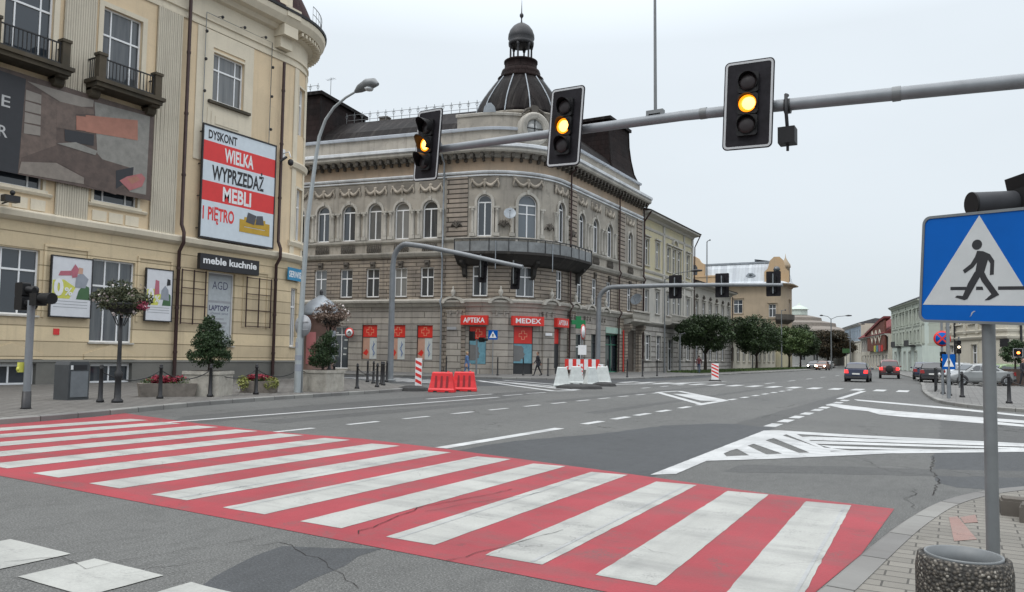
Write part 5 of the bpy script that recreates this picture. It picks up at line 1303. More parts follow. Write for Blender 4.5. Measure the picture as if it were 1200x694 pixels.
quick('attic_window', MATS['shop_glass'], oh, lambda m_: m_.fprism(f_, [(1.7, 18.1), (2.9, 18.1), (2.9, 19.6), (2.6, 20.1), (2.0, 20.1), (1.7, 19.6)], .3, .34))
f_ = OP.fr(35.0); m_ = M(); m_.fprism(f_, [(-2.2, 15.9), (2.2, 15.9), (2.2, 18.2), (1.6, 18.8), (1.2, 20.3), (.5, 21.0), (-.5, 21.0), (-1.2, 20.3), (-1.6, 18.8), (-2.2, 18.2)], -.6, .2); m_.build('attic_gable', MATS['orange_wall'], oh)
quick('attic_window', MATS['shop_glass'], oh, lambda m_: m_.lathe(f_.p(0, .2, 18.6), [(.6, 0), (.6, .04)], 16, axis=f_.n))
f_ = OP.fr(38.5); quick('turret', MATS['ochre_wall'], oh, lambda m_: m_.lathe(f_.p(0, -.4, 15.9), [(.8, 0), (.8, 3.2), (.95, 3.3), (.9, 3.8), (.4, 4.6), (.1, 5.2), (.02, 6)], 12))
m_ = M(); f_ = OP.fr(30.2); m_.fprism(f_, [(-.9, 17.6), (-.4, 18.1), (.4, 18.1), (.9, 17.6), (.4, 17.3), (-.4, 17.3)], -.9, .1); m_.build('eye_dormer', MATS['zinc'], oh)
quick('pane', MATS['shop_glass'], oh, lambda m_: m_.fprism(f_, [(-.4, 17.65), (0, 17.95), (.4, 17.65), (0, 17.4)], .1, .13))
b_ = quick('balcony', MATS['stone_dark'], oh, lambda m_: sweep(m_, OP, 34.8, 38.5, [(0, 8.3), (.9, 8.8), (1.2, 9.1), (1.2, 10.1), (1.1, 10.1), (1.1, 9.2), (0, 9.2)]))
m_ = M(); f_ = OP.fr(14.5); m_.fbox(f_, -.4, .4, -6, -5, 20.8, 22.4); m_.fbox(f_, 2, 2.4, -6, -5.4, 20.8, 21.6); m_.tube([f_.p(-.8, -5, 20.9), f_.p(-.8, -5, 22.8)], .03, 4); m_.fbox(f_, -3, -2.2, -6, -5, 20.8, 21.8); m_.build('chimney', MATS['stone_dark'], oh)
for s_ in (19.0, 25.2): quick('rainwater_pipe', MATS['zinc'], oh, lambda m_: m_.tube([OP.pt(s_, .2, 15.5), OP.pt(s_, .2, .2)], .08, 6))
# low garden building between, behind the trees
LP = Path([('l', (-29.0, 114.5), (-29.0, 148.5))])
house('low_street_house', 'low pale yellow row with shop windows hidden behind the round street trees', LP, 4.6, [(0, 4.6, 'cream_wall')], [(1.2, 3.3, 1.6, rows_(34, 9), 'cross')], roof=('roof_grey', 1.2, 3), eave=.4, trimm='cream_wall')
# far domed building closing the view on the left
DPh = Path([('l', (-60, 226), (-34, 243)), ('l', (-34, 243), (-30, 262))])
fh = house('domed_building', 'far pale building with broad hipped roof and small green cupola above the trees', DPh, 10.5, [(0, 10.5, 'white_wall')], [(6, 8.5, 1.4, rows_(31, 8), 'cross'), (1.5, 4.5, 1.6, rows_(31, 8), 'cross')], eave=.8, trimm='pale_stone', sur=0, hood=False)
m_ = M(); m_.lathe((-41, 246, 10.0), [(15, 0), (14.5, .6), (10.5, 1.6), (10.3, 2.6), (6.5, 3.4), (6.3, 4.3), (3.2, 5.0), (2.8, 5.1)], 8, smooth=False); r_ = m_.build('hipped_roof', MATS['concrete_dark'], fh)
m_ = M(); m_.lathe((-41, 246, 15.2), [(2.4, 0), (2.4, 1.6), (2.9, 1.7), (2.0, 2.4), (.6, 3.0), (.1, 3.8)], 10, smooth=False); m_.build('cupola', MATS['mint_wall'], r_)
# end of the street, right
AP = Path([('l', (-25.5, 222), (-18.6, 192))])
house('pale_blue_house', 'far pale blue and cream house left of the red roofed shop', AP, 10.2, [(0, 6, 'cream_wall'), (6, 10.2, 'blue_wall')], [(7, 8.8, 1.3, rows_(30, 8), 'cross'), (3.6, 5.4, 1.3, rows_(30, 8), 'cross')], roof=('roof_grey', 1.2, 3), eave=.5, sur=0, hood=False, cornices=((5.9, .2),))
BP = Path([('l', (-18.4, 191), (-10.4, 153.5))])
bh = house('red_roofed_shop', 'far shop with a red tiled roof and a brick wall bearing pale ornaments', BP, 6.6, [(0, 3.6, 'cream_wall'), (3.6, 6.6, 'grey_plaster')], [(4.2, 5.9, 1.3, rows_(22, 6), 'cross'), (.3, 2.8, 2.0, rows_(38, 9), 'grid2.7')], roof=('roof_red', 4.2, 5), eave=.6, sur=0, hood=False)
m_ = M(); f_ = BP.fr(31); m_.fprism(f_, [(-17, 3.6), (7, 3.6), (7, 9.3), (2, 9.0), (-17, 7.2)], .25, .5); m_.build('brick_front', MATS['red_brick'], bh)
m_ = M(); m_.fprism(f_, [(-20, 6.9), (2, 9.05), (7.2, 9.35), (7.2, 9.75), (2, 9.5), (-20, 7.4)], -.5, .7); m_.build('roof_verge', MATS['roof_red'], bh)
m_ = M()
for k in range(3):
    for sg in (-1, 1): m_.fprism(f_, [(-9 + k * 5 + sg * .1, 5.0), (-9 + k * 5 + sg * 2.0, 6.3), (-9 + k * 5 + sg * .1, 7.6), (-9 + k * 5 + sg * .1, 7.1), (-9 + k * 5 + sg * 1.4, 6.3), (-9 + k * 5 + sg * .1, 5.5)], .5, .62)
m_.build('pale_ornament', MATS['cream_wall'], bh)
for k, mt in enumerate(('poster_yellow', 'poster_blue', 'poster_pink', 'sign_red')): quick('shop_board', MATS[mt], bh, lambda m_: m_.fbox(f_, -6.5 + k * 3.1, -4.6 + k * 3.1, .52, .6, 3.4, 4.6))
CP = Path([('l', (-9.0, 215), (-6.8, 175))])
house('white_gabled_house', 'far plain white block with chimneys rising behind the red roof', CP, 12.0, [(0, 12.0, 'white_wall')], [(9, 10.5, 1., rows_(40, 3), 'cross')], roof=('roof_grey', 1.5, 4), eave=.3, sur=0, hood=False)
# greenish tenement
NP = Path([('l', (-9.6, 151), (-4.2, 127.8)), ('l', (-4.2, 127.8), (9, 131.5))])
nh = house('green_tenement', 'pale green three storey tenement with a plain end wall right of the street', NP, 10.9, [(0, 4.1, 'mint_wall'), (4.1, 10.9, 'green_plaster')],
    [(7.5, 9.4, 1.15, [2, 4.8, 8.0, 10.4, 13.4, 16.0, 19.2, 21.6], 'cross'), (4.6, 6.4, 1.15, [2, 4.8, 8.0, 10.4, 13.4, 16.0, 19.2, 21.6], 'cross'), (.3, 3.2, 1.5, [3, 7, 11, 15, 19.5], 'grid2.7')],
    roof=('roof_grey', 2.4, 5), eave=.5, cornices=((4.0, .2), (6.9, .12)), pil=[.3, 6.4, 12, 17.6, 23.4], trimm='green_plaster', sur=.06)
for s_ in (6.4, 17.6): quick('balcony', MATS['dark_metal'], nh, lambda m_: sweep(m_, NP, s_ - 1.8, s_ + 1.8, [(0, 3.9), (1.0, 4.0), (1.0, 4.9), (.95, 4.9), (.95, 4.1), (0, 4.1)]))
# beige corner building at the right behind the parked cars
RP = Path([('l', (-1.3, 91.5), (2.6, 80.6)), ('a', (5.4, 81.2), 2.85, PI + .2, PI + 1.05 + .0), ('l', (4.0, 78.75), (40, 99.5))])
rh = house('beige_corner_house', 'tall beige corner house with dark drainpipes behind the parked cars', RP, 13.2, [(0, 4.3, 'cream_wall'), (4.3, 13.2, 'cream_wall')],
    [(5.3, 8.2, 1.3, [2.2, 5, 8, 10.6], 'cross'), (9.3, 11.6, 1.3, [2.2, 5, 8, 10.6], 'cross'), (1.0, 3.3, 1.4, [3, 8.5], 'cross'), (5.4, 8.4, 1.4, [18, 22.5, 27, 31.5, 36], 'cross'), (9.3, 11.6, 1.4, [18, 22.5, 27, 31.5, 36], 'cross')],
    roof=('roof_grey', 2, 4), eave=.6, cornices=((3.7, .22), (4.3, .14), (8.6, .12)), pil=[.5, 3.6, 6.5, 9.3], trimm='cream_wall')
for s_ in (4.2, 11.4, 15.0, 21): quick('rainwater_pipe', MATS['dark_metal'], rh, lambda m_: m_.tube([RP.pt(s_, .15, 12.8), RP.pt(s_, .15, .2)], .1, 6))
for s_ in (13.8, 17): quick('plinth_shop_sign', MATS['black_iron'], rh, lambda m_: m_.fbox(RP.fr(s_), -.35, .35, .1, .3, 3.0, 3.7))
# more roofs in the distance so that the street does not end in nothing
FP_ = Path([('l', (-62, 300), (-27, 250))])
house('far_tenement', 'very distant pale tenement at the bend of the street', FP_, 9, [(0, 9, 'pale_stone')], [(5.6, 7.4, 1.3, rows_(61, 14), 'cross')], roof=('roof_grey', 2, 4), eave=.4, sur=0, hood=False)
HP = Path([('l', (-24, 262), (-25.8, 223.5))])
house('far_street_house', 'distant cream house beyond the pale blue one', HP, 8.4, [(0, 8.4, 'cream_wall')], [(5, 7, 1.3, rows_(38, 9), 'cross')], roof=('roof_red', 1.8, 4), eave=.4, sur=0, hood=False)
# row on the near side of the side street, beyond the cream building, closing the view to the left
SP_ = Path([('l', (-75, 32), (-75, 60))])
house('side_street_house', 'plain grey house far down the side street beside the curved corner', SP_, 12, [(0, 12, 'grey_plaster')], [(6, 8.4, 1.3, rows_(28, 7), 'cross'), (2, 4, 1.3, rows_(28, 7), 'cross')], roof=('roof_dark', 2, 4))
# ------------------------------------------------------------------ traffic lights
emit('amber_lit', (1., .52, .13), 4., (.6, .25, .02)); emit('amber_glow', (1., .27, .008), 2.0, (.5, .2, .02)); plain('border_grey', (.38, .39, .40), .5, var=.1); emit('pale_lit', (1., .85, .6), 2.); emit('tail_lit', (1., .03, .03), 2.2, (.5, .01, .01)); emit('head_lit', (1., .82, .62), 14.); emit('orange_lit', (1., .25, .05), 5.)
plain('lens_dark', (.022, .017, .018), .35, spec=.3)
glassmat('lens_red', (.10, .02, .02), .3, var=False)
plain('backboard', (.014, .013, .016), .65, var=.45, scale=5, spec=.15)
def rrect(w, h, r, k=5):
    out = []
    for cx, cy, a0 in ((w / 2 - r, h / 2 - r, 0), (-w / 2 + r, h / 2 - r, PI / 2), (-w / 2 + r, -h / 2 + r, PI), (w / 2 - r, -h / 2 + r, 1.5 * PI)):
        out += [(cx + r * math.cos(a0 + PI / 2 * i / k), cy + r * math.sin(a0 + PI / 2 * i / k)) for i in range(k + 1)]
    return out
def signal(name, label, loc, yaw, w=.66, h=1.26, lit=1, roll=0., rad=.112, board=True, group=None, pitch_=.30, hood=.26, cat='traffic light', front='amber_lit'):
    """yaw: direction the lamps face (0 = towards -y)"""
    t_ = thing(name, label, cat, (0, 0, 0), group=group)
    c, s = math.cos(yaw), math.sin(yaw); r = Vector((c, s, 0)); n = Vector((s, -c, 0)); u = Vector((0, 0, 1))
    r2 = r * math.cos(roll) + u * math.sin(roll); u2 = u * math.cos(roll) - r * math.sin(roll)
    f_ = Fr((0, 0, 0), r2, n, u2)
    if board:
        m_ = M(); m_.fprism(f_, rrect(w, h, .07), 0, .012); bo = m_.build('backboard', MATS['backboard'], t_)
        m_ = M(); A = rrect(w - .03, h - .03, .06); B = rrect(w - .088, h - .088, .035)
        for i in range(len(A)): j = (i + 1) % len(A); m_.fprism(f_, [A[i], A[j], B[j], B[i]], .0125, .016)
        m_.build('white_border', MATS['border_grey' if lit else 'dark_metal'], bo)
    for i in range(3):
        zc = (1 - i) * pitch_; k = pitch_ / .30
        m_ = M(); m_.fprism(f_, [(a, b + zc) for a, b in rrect(.28 * k, .288 * k, .04)], -.16, .06 if board else .02); ho = m_.build('lamp_housing', MATS['black_plastic'], t_)
        on = (i == 1 and lit)
        nn0 = .062 if board else .022
        m_ = M(); m_.lathe(f_.p(0, nn0, zc), [(rad * 1.02, 0), (rad, .015), (rad * .7, .028), (0.001, .034)], 20, axis=n); ln = m_.build('lamp_lens', (MATS['amber_glow'] if front == 'amber_lit' else MATS[front]) if on else MATS['lens_dark'], ho)
        if on and front == 'amber_lit': m_ = M(); m_.lathe(f_.p(rad * .15, nn0 + .02, zc - rad * .05), [(rad * .8, 0), (rad * .62, .02), (.001, .026)], 16, axis=n); m_.build('bright_core', MATS[front], ln)
        m_ = M(); K = 16; R0 = rad * 1.14
        for q in range(K):
            t0 = R_(-35) + (R_(250)) * q / K; t1 = R_(-35) + R_(250) * (q + 1) / K
            L0 = hood * (.45 + .55 * max(0, math.sin(t0)) ) if True else hood; L1 = hood * (.45 + .55 * max(0, math.sin(t1)))
            P = lambda t, nn, rr: f_.p(rr * math.cos(t), nn0 - .01 + nn, zc + rr * math.sin(t))
            m_.face([P(t0, 0, R0), P(t1, 0, R0), P(t1, L1, R0 * .98), P(t0, L0, R0 * .98)], 0, smooth=True)
            m_.face([P(t0, L0, R0 * .94), P(t1, L1, R0 * .94), P(t1, 0, R0 * .96), P(t0, 0, R0 * .96)], 0, smooth=True)
            m_.face([P(t0, L0, R0 * .98), P(t1, L1, R0 * .98), P(t1, L1, R0 * .94), P(t0, L0, R0 * .94)], 0)
        m_.build('lamp_visor', MATS['black_plastic'], ho)
    t_.location = loc
    return t_
GY = 10.83
g_ = thing('signal_gantry', 'long grey steel arm over the near road carrying three amber traffic lights', 'gantry', (2.6, GY, 0))
quick('mast', MATS['steel_light'], g_, lambda m_: (m_.tube([(2.6, GY, .1), (2.6, GY, 4.7), (2.45, GY, 4.88), (2.2, GY, 4.93)], [.14, .12, .11, .1], 16), m_.lathe((2.6, GY, .12), [(.25, 0), (.25, .03), (.16, .06), (.15, .25)], 16)))
AP_ = [(2.2, 4.92), (.77, 4.97), (-1.9, 5.09), (-3.4, 5.15), (-5.24, 5.165), (-7.95, 5.185)]
quick('arm', MATS['steel_light'], g_, lambda m_: m_.tube([(x, GY, z) for x, z in AP_], [.092, .09, .083, .075, .07, .062], 16))
quick('arm_collar', MATS['steel'], g_, lambda m_: [m_.tube([(x - .05, GY, z), (x + .05, GY, z)], r, 16) for x, z, r in ((-.6, 5.03, .096), (-3.1, 5.14, .083))])
for i, (x, z, rl, lb_) in enumerate(((-2.43, 5.12, -.035, 'lit amber traffic light with white bordered backboard, nearest and rightmost on the long arm'), (-5.24, 5.19, -.075, 'amber traffic light with white bordered backboard in the middle of the long arm'), (-7.9, 5.23, -.09, 'amber traffic light with white bordered backboard at the free left end of the long arm'))):
    s_ = signal('traffic_light', lb_, (x, GY - .16, z), [.0, -.16, -.22][i], roll=rl, group='traffic lights on the long arm', w=[.68, .64, .64][i], h=1.25, hood=[.10, .13, .24][i], rad=.118)
    quick('clamp', MATS['steel'], s_, lambda m_: (m_.tube([(x - .12, GY, z), (x - .08, GY, z)], .11, 12), m_.tube([(x + .08, GY, z), (x + .12, GY, z)], .11, 12), m_.box(x - .12, x + .12, GY - .12, GY - .07, z - .2, z + .2)))
t_ = thing('traffic_sensor', 'small black detector box hanging from the arm just right of the nearest traffic light', 'sensor', (-1.93, GY, 4.6))
quick('sensor_box', MATS['black_plastic'], t_, lambda m_: m_.box(-2.05, -1.83, GY - .12, GY + .1, 4.54, 4.76)); quick('hanger', MATS['dark_metal'], t_, lambda m_: (m_.tube([(-1.94, GY - .02, 4.76), (-1.94, GY - .1, 4.95), (-1.94, GY - .11, 5.2), (-1.94, GY, 5.22)], .025, 6), m_.tube([(-1.98, GY, 5.07), (-1.90, GY, 5.07)], .105, 12), m_.tube([(-1.94, GY, 4.54), (-1.94, GY, 4.45)], .02, 5)))
t_ = thing('whip_antenna', 'tall thin rod standing on the long arm between two amber traffic lights', 'antenna', (-3.83, GY, 5.25))
quick('rod', MATS['steel'], t_, lambda m_: m_.tube([(-3.83, GY, 5.3), (-3.86, GY, 8.4)], [.026, .018], 8)); quick('mount', MATS['steel'], t_, lambda m_: (m_.box(-3.96, -3.70, GY - .05, GY + .05, 5.235, 5.29), m_.box(-3.96, -3.92, GY - .05, GY + .05, 5.18, 5.235), m_.box(-3.74, -3.70, GY - .05, GY + .05, 5.18, 5.235)))
# signal behind the crossing sign, seen from the side
bx = c2w(4.06, 6.1); cxn = Vector((-math.cos(HEAD), -math.sin(HEAD), 0)); cyn = Vector((-math.sin(HEAD), math.cos(HEAD), 0))
t_ = thing('traffic_light', 'dark traffic light with a long grey visor above the large blue sign', 'traffic light', (bx[0], bx[1], 2.7))
FS = Fr((bx[0], bx[1], 0), -cxn, -cyn)
plain('visor_grey', (.032, .034, .039), .6, var=.25, spec=.25)
quick('lamp_housing', MATS['black_plastic'], t_, lambda m_: (m_.fbox(FS, -.05, .24, -.15, .15, 2.52, 2.99), m_.fprism(FS, [(-.02, 3.0), (.24, 3.0), (.24, 3.16), (-.04, 3.1)], -.12, .12)))
quick('long_visor', MATS['visor_grey'], t_, lambda m_: m_.tube([FS.p(-.05, 0, 2.885), FS.p(-.385, 0, 2.87)], [.098, .094], 22))
quick('visor_rim', MATS['black_plastic'], t_, lambda m_: m_.tube([FS.p(-.375, 0, 2.871), FS.p(-.39, 0, 2.87)], .0965, 22))
quick('post', MATS['steel'], t_, lambda m_: (m_.tube([FS.p(.42, 0, .12), FS.p(.42, 0, 3.4)], .055, 12), m_.fbox(FS, .24, .42, -.03, .03, 2.7, 2.76)))
# second and third masts (seen from behind)
def bent_mast(name, label, b, pts, r, mat='steel_light'):
    t_ = thing(name, label, 'gantry', (b[0], b[1], .12)); quick('mast_pole', MATS[mat], t_, lambda m_: m_.tube(pts, r, 14)); quick('base_plate', MATS['steel'], t_, lambda m_: m_.lathe((b[0], b[1], .12), [(.3, 0), (.3, .05), (.17, .1), (.16, .6)], 12)); return t_
def arcpts(x, y, z, R, k=8, tilt=0.): return [(x + R - R * math.cos(PI / 2 * i / k), y, z + R * math.sin(PI / 2 * i / k)) for i in range(k + 1)]
X2, Y2 = -26.45, 32.78
bent_mast('signal_mast', 'grey bent pole traffic light mast on the left pavement corner', (X2, Y2), [(X2, Y2, .1), (X2 - .02, Y2, 6.3)] + [(X2 + .02 + .85 - .85 * math.cos(PI / 2 * i / 8), Y2, 6.55 + .95 * math.sin(PI / 2 * i / 8)) for i in range(9)] + [(X2 + 2.2, Y2, 7.28), (X2 + 4.4, Y2, 6.8), (X2 + 6.6, Y2, 6.28), (X2 + 8.1, Y2, 5.94)], [.17, .15] + [.14] * 9 + [.13, .12, .11, .1])
for i, (dx, dz, lb_) in enumerate(((5.62, 5.95, 'dark back of the left traffic light hanging from the sloping bent arm'), (7.55, 5.55, 'dark back of the right traffic light at the tip of the sloping bent arm'))):
    s_ = signal('traffic_light', lb_, (X2 + dx, Y2 + .25, dz), PI - .1, w=.55, h=1.35, lit=0, roll=.06, group='traffic lights on the bent mast')
    quick('clamp', MATS['steel'], s_, lambda m_: m_.tube([(X2 + dx, Y2 + .05, dz - .4), (X2 + dx, Y2 + .02, dz + .75)], .035, 6))
X3, Y3 = -25.44, 58.22
bent_mast('signal_mast', 'grey bent pole mast with a long level arm, right of the white barriers', (X3, Y3), [(X3, Y3, .1), (X3 + .08, Y3, 6.2)] + [(X3 + .08 + 1.3 - 1.3 * math.cos(PI / 2 * i / 8), Y3, 6.2 + 1.1 * math.sin(PI / 2 * i / 8)) for i in range(1, 9)] + [(X3 + 6.4, Y3, 7.28), (X3 + 10.1, Y3, 7.2), (X3 + 14.6, Y3, 7.05)], [.22, .2] + [.19] * 8 + [.16, .14, .12])
for i, (dx, lb_) in enumerate(((6.45, 'dark back of the left traffic light on the long level arm'), (10.12, 'dark back of the middle traffic light on the long level arm'), (13.9, 'dark back of the right traffic light on the long level arm'))):
    s_ = signal('traffic_light', lb_, (X3 + dx, Y3 + .3, 7.18), PI, w=1.05, h=1.85, lit=0, group='traffic lights on the level arm', pitch_=.42)
    quick('clamp', MATS['steel_light'], s_, lambda m_: m_.tube([(X3 + dx, Y3 + .08, 6.45), (X3 + dx, Y3 + .08, 7.9)], .05, 6))
# near left signal post
lx, ly = -19.51, 10.34
t_ = thing('signal_post', 'grey post with a black foot and two black traffic lights at the left edge', 'traffic light', (lx, ly, .12))
quick('pole', MATS['steel_light'], t_, lambda m_: m_.tube([(lx, ly, .5), (lx, ly, 2.75)], .085, 14)); quick('foot', MATS['black_iron'], t_, lambda m_: m_.lathe((lx, ly, .12), [(.13, 0), (.105, .04), (.1, .42)], 14)); quick('push_button_box', MATS['poster_yellow'], t_, lambda m_: (m_.box(lx - .16, lx - .06, ly - .17, ly - .05, 1.0, 1.24), m_.lathe((lx - .12, ly - .17, 1.08), [(.06, 0), (.05, .02)], 10, axis=(0, -1, 0))))
quick('cross_arm', MATS['black_plastic'], t_, lambda m_: m_.tube([(lx - .45, ly, 2.72), (lx + .1, ly, 2.72)], .045, 8))
m_ = M()
f_ = Fr((lx - .42, ly + .0, 2.86), (1, 0, 0), (0, 1, 0))
for k in range(2): m_.fprism(f_, [(a, b + .17 - .34 * k) for a, b in rrect(.34, .34, .05)], -.1, .1)
m_.build('signal_head', MATS['black_plastic'], t_)
m_ = M()
for k in range(2):
    m_.tube([(lx - .42, ly + .1, 3.03 - .34 * k), (lx - .42, ly + .32, 3.01 - .34 * k)], .13, 12); m_.tube([(lx - .27, ly + .02, 3.03 - .34 * k), (lx - .1, ly + .1, 3.0 - .34 * k)], .09, 8)
m_.build('visor', MATS['black_plastic'], t_)
m_ = M(); m_.box(lx + .12, lx + .42, ly - .12, ly + .14, 2.62, 2.92); m_.tube([(lx + .42, ly, 2.8), (lx + .8, ly + .05, 2.78)], [.12, .14], 12); m_.build('signal_head', MATS['black_plastic'], t_)
ex = at(2, 238)  # a lamp head at the far left edge, high on the wall line
t_ = thing('wall_floodlight', 'small dark floodlight at the left edge above the ground floor windows', 'light', (-31.9, 15.6, 7.5)); f_ = LB.fr(y_(15.75))
quick('housing', MATS['dark_metal'], t_, lambda m_: (m_.fbox(f_, -.3, .25, .5, .85, 7.2, 7.45), m_.ball(f_.p(.05, .65, 7.58), .1, 8))); quick('bracket', MATS['dark_metal'], t_, lambda m_: m_.tube([f_.p(0, 0, 7.2), f_.p(0, .6, 7.25)], .03, 6))

# ------------------------------------------------------------------ crossing sign at the right
A0 = Vector((2.384, 4.46)); dr = Vector((math.sin(R_(27)), -math.cos(R_(27)))) ; dr = Vector((.454, -.891))
wA = Vector(c2w(*A0)); wB = Vector(c2w(*(A0 + dr * .66)))
rx = (wB - wA).normalized(); RL = .062
SG = Fr(((wA.x + wB.x) / 2, (wA.y + wB.y) / 2, 2.118), (rx.x, rx.y, -RL), (rx.y, -rx.x, 0), (rx.x * RL, rx.y * RL, 1))
t_ = thing('crossing_sign', 'large blue pedestrian crossing sign with a white triangle on a near grey post', 'road sign', (SG.o.x, SG.o.y, .12))
quick('sign_plate', MATS['steel'], t_, lambda m_: (m_.fprism(SG, rrect(.66, .612, .045), -.022, -.004)))
m_ = M(); A = rrect(.66, .612, .045); B = rrect(.63, .582, .035)
for i in range(len(A)): j = (i + 1) % len(A); m_.fprism(SG, [A[i], A[j], B[j], B[i]], -.004, .006)
m_.build('sign_rim', MATS['steel'], t_)
quick('blue_face', MATS['sign_blue'], t_, lambda m_: m_.fprism(SG, B, -.004, .001))
plain('sign_face_grey', (.44, .455, .46), .45, var=.07, scale=5)
quick('white_triangle', MATS['sign_face_grey'], t_, lambda m_: m_.fprism(SG, [(-.308, -.205), (.308, -.205), (0, .285)], .001, .0022))
m_ = M()
def P2(pts, k=0): m_.fprism(SG, pts, .0022 + k * .0002, .0034 + k * .0002)
P2([(-.145, -.104), (-.055, -.104), (-.055, -.122), (-.145, -.122)]); P2([(.118, -.104), (.262, -.104), (.262, -.122), (.118, -.122)]); P2([(.0, -.104), (.035, -.104), (.04, -.122), (.0, -.122)], 1)
P2([(.028 * math.cos(k * PI / 8) - .005, .125 + .028 * math.sin(k * PI / 8)) for k in range(16)])
P2([(-.002, .092), (.03, .088), (.055, .068), (.058, .04), (.04, -.03), (-.008, -.026), (.0, .03), (-.012, .05)], 1)      # torso
P2([(-.002, .092), (-.012, .06), (-.036, .02), (-.078, -.012), (-.066, -.03), (-.02, .002), (.008, .04)], 2)               # front arm
P2([(.03, .088), (.068, .07), (.092, .035), (.092, -.04), (.072, -.042), (.072, .02), (.052, .05)], 3)                      # rear arm
P2([(-.01, -.022), (.03, -.03), (.0, -.085), (-.045, -.17), (-.062, -.178), (-.115, -.162), (-.105, -.152), (-.072, -.155), (-.045, -.085)], 4)
P2([(.038, -.02), (.008, -.03), (.03, -.075), (.085, -.145), (.05, -.178), (.075, -.176), (.125, -.148), (.118, -.138), (.06, -.06)], 5)
m_.build('walking_figure', MATS['sign_black'], t_)
quick('sticker_mark', MATS['sign_grey'], t_, lambda m_: m_.fprism(SG, [(-.03, -.27), (-.02, -.262), (-.012, -.246), (.002, -.238), (-.008, -.236), (-.02, -.245), (-.024, -.262)], .001, .002))
pc = SG.p(.018, -.06, 0)
quick('post', MATS['steel'], t_, lambda m_: m_.tube([(pc.x, pc.y, .1), (pc.x, pc.y, 2.38)], .0325, 16)); quick('clamp', MATS['steel'], t_, lambda m_: [m_.fbox(SG, -.03, .07, -.05, -.022, z, z + .03) for z in (-.18, .16)])
# concrete litter bin with pebbled surface
def pebble():
    t = NT('pebble_concrete'); v = t.n.new('ShaderNodeTexVoronoi'); v.inputs['Scale'].default_value = 62; t.L(t.coord('Object'), v.inputs['Vector'])
    c = t.ramp(v.outputs['Color'], [(0., (.025, .022, .018, 1)), (.45, (.07, .06, .048, 1)), (.72, (.13, .115, .095, 1)), (.96, (.34, .32, .28, 1))])
    c = t.mix(t.fr(v.outputs['Distance'], .35, .6), c, (.02, .018, .015, 1)); t.col(c); t.b.inputs['Roughness'].default_value = .7
    t.bump(t.math('SUBTRACT', 1., v.outputs['Distance']), .012); MATS['pebble_concrete'] = t.m
pebble()
zt_ = .66; bc = at(1129, 652, zt_); rad_ = .2
t_ = thing('litter_bin', 'round concrete litter bin with exposed pebbles and a metal liner on the near pavement', 'litter bin', (bc[0], bc[1], .12))
quick('concrete_shell', MATS['pebble_concrete'], t_, lambda m_: m_.lathe((bc[0], bc[1], 0), [(rad_ * .98, .12), (rad_ * 1.04, .2), (rad_ * 1.05, zt_ - .06), (rad_ * 1.0, zt_), (rad_ * .88, zt_ + .004), (rad_ * .87, zt_ - .06), (rad_ * .8, zt_ - .5)], 40))
quick('metal_liner', MATS['steel'], t_, lambda m_: (m_.lathe((bc[0], bc[1], 0), [(rad_ * .66, zt_ - .44), (rad_ * .78, zt_ - .05), (rad_ * .80, zt_ + .012), (rad_ * .85, zt_ + .014), (rad_ * .855, zt_ + .006), (rad_ * .78, zt_ - .3)], 36), ))  # darker metal stands in for the shadow inside the bin
quick('rubbish', MATS['rubber'], t_, lambda m_: m_.lathe((bc[0], bc[1], 0), [(rad_ * .7, zt_ - .3), (rad_ * .3, zt_ - .26), (.001, zt_ - .28)], 16))
# stone blocks at the right edge of the near pavement
for k, (px, py, lb_) in enumerate(((1194, 604, 'upper dark granite block lying by the kerb at the right edge'), (1216, 612, 'second dark granite block cut off by the right edge'))):
    x, y = at(px, py, .12); m_ = M(); r3 = random.Random(k + 3); P = [(x + dx * .14 + r3.uniform(-.02, .02), y + dy * .11 + r3.uniform(-.02, .02)) for dx, dy in ((-1, -1), (1, -1), (1, 1), (-1, 1))]
    m_.prism(P, .12, .26); P = [(a + (x - a) * .12, b + (y - b) * .12) for a, b in P]; m_.prism(P, .26, .285); tag(m_.build('stone_block', MATS['stone_dark'], None), lb_, 'stone block', 'granite blocks at the right kerb')

# ------------------------------------------------------------------ street lamp, posts, planters on the left pavement
plain('lamp_grey', (.36, .39, .40), .45, .3, var=.1); plain('lamp_glass', (.45, .47, .48), .2)
lx, ly = -20.79, 20.49
t_ = thing('street_lamp', 'tall grey street lamp with a curved arm standing at the kerb before the rounded corner', 'street lamp', (lx, ly, .12))
LP_ = [(lx, ly, 2.1), (lx + .2, ly, 6.39), (lx + .52, ly, 8.7), (lx + .66, ly, 9.5), (lx + .95, ly, 10.1), (lx + 1.35, ly, 10.5), (lx + 1.9, ly, 10.78), (lx + 2.45, ly, 10.95)]
quick('pole', MATS['lamp_grey'], t_, lambda m_: (m_.tube([(lx - .02, ly, .12), (lx, ly, 2.1)], .135, 14), m_.tube(LP_, [.1, .085, .07, .062, .055, .05, .045, .04], 12)))
quick('lamp_head', MATS['steel'], t_, lambda m_: m_.tube([(lx + 2.35, ly, 10.92), (lx + 2.55, ly, 11.0), (lx + 2.9, ly, 11.1), (lx + 3.2, ly, 11.1), (lx + 3.38, ly, 11.02)], [.06, .15, .2, .17, .06], 12))
quick('lamp_cover', MATS['lamp_glass'], t_, lambda m_: m_.lathe((lx + 2.98, ly, 10.9), [(.02, -.06), (.13, -.03), (.17, .04)], 12))
quick('stickers', MATS['poster_grey'], t_, lambda m_: [m_.tube([(lx - .01, ly, z), (lx - .01, ly, z + h)], .139, 14) for z, h in ((.9, .25), (1.3, .18), (1.75, .2))])
t_ = thing('round_road_sign', 'round traffic sign seen from its grey back, fixed beside the street lamp', 'road sign', (lx + .03, ly + .12, .12))
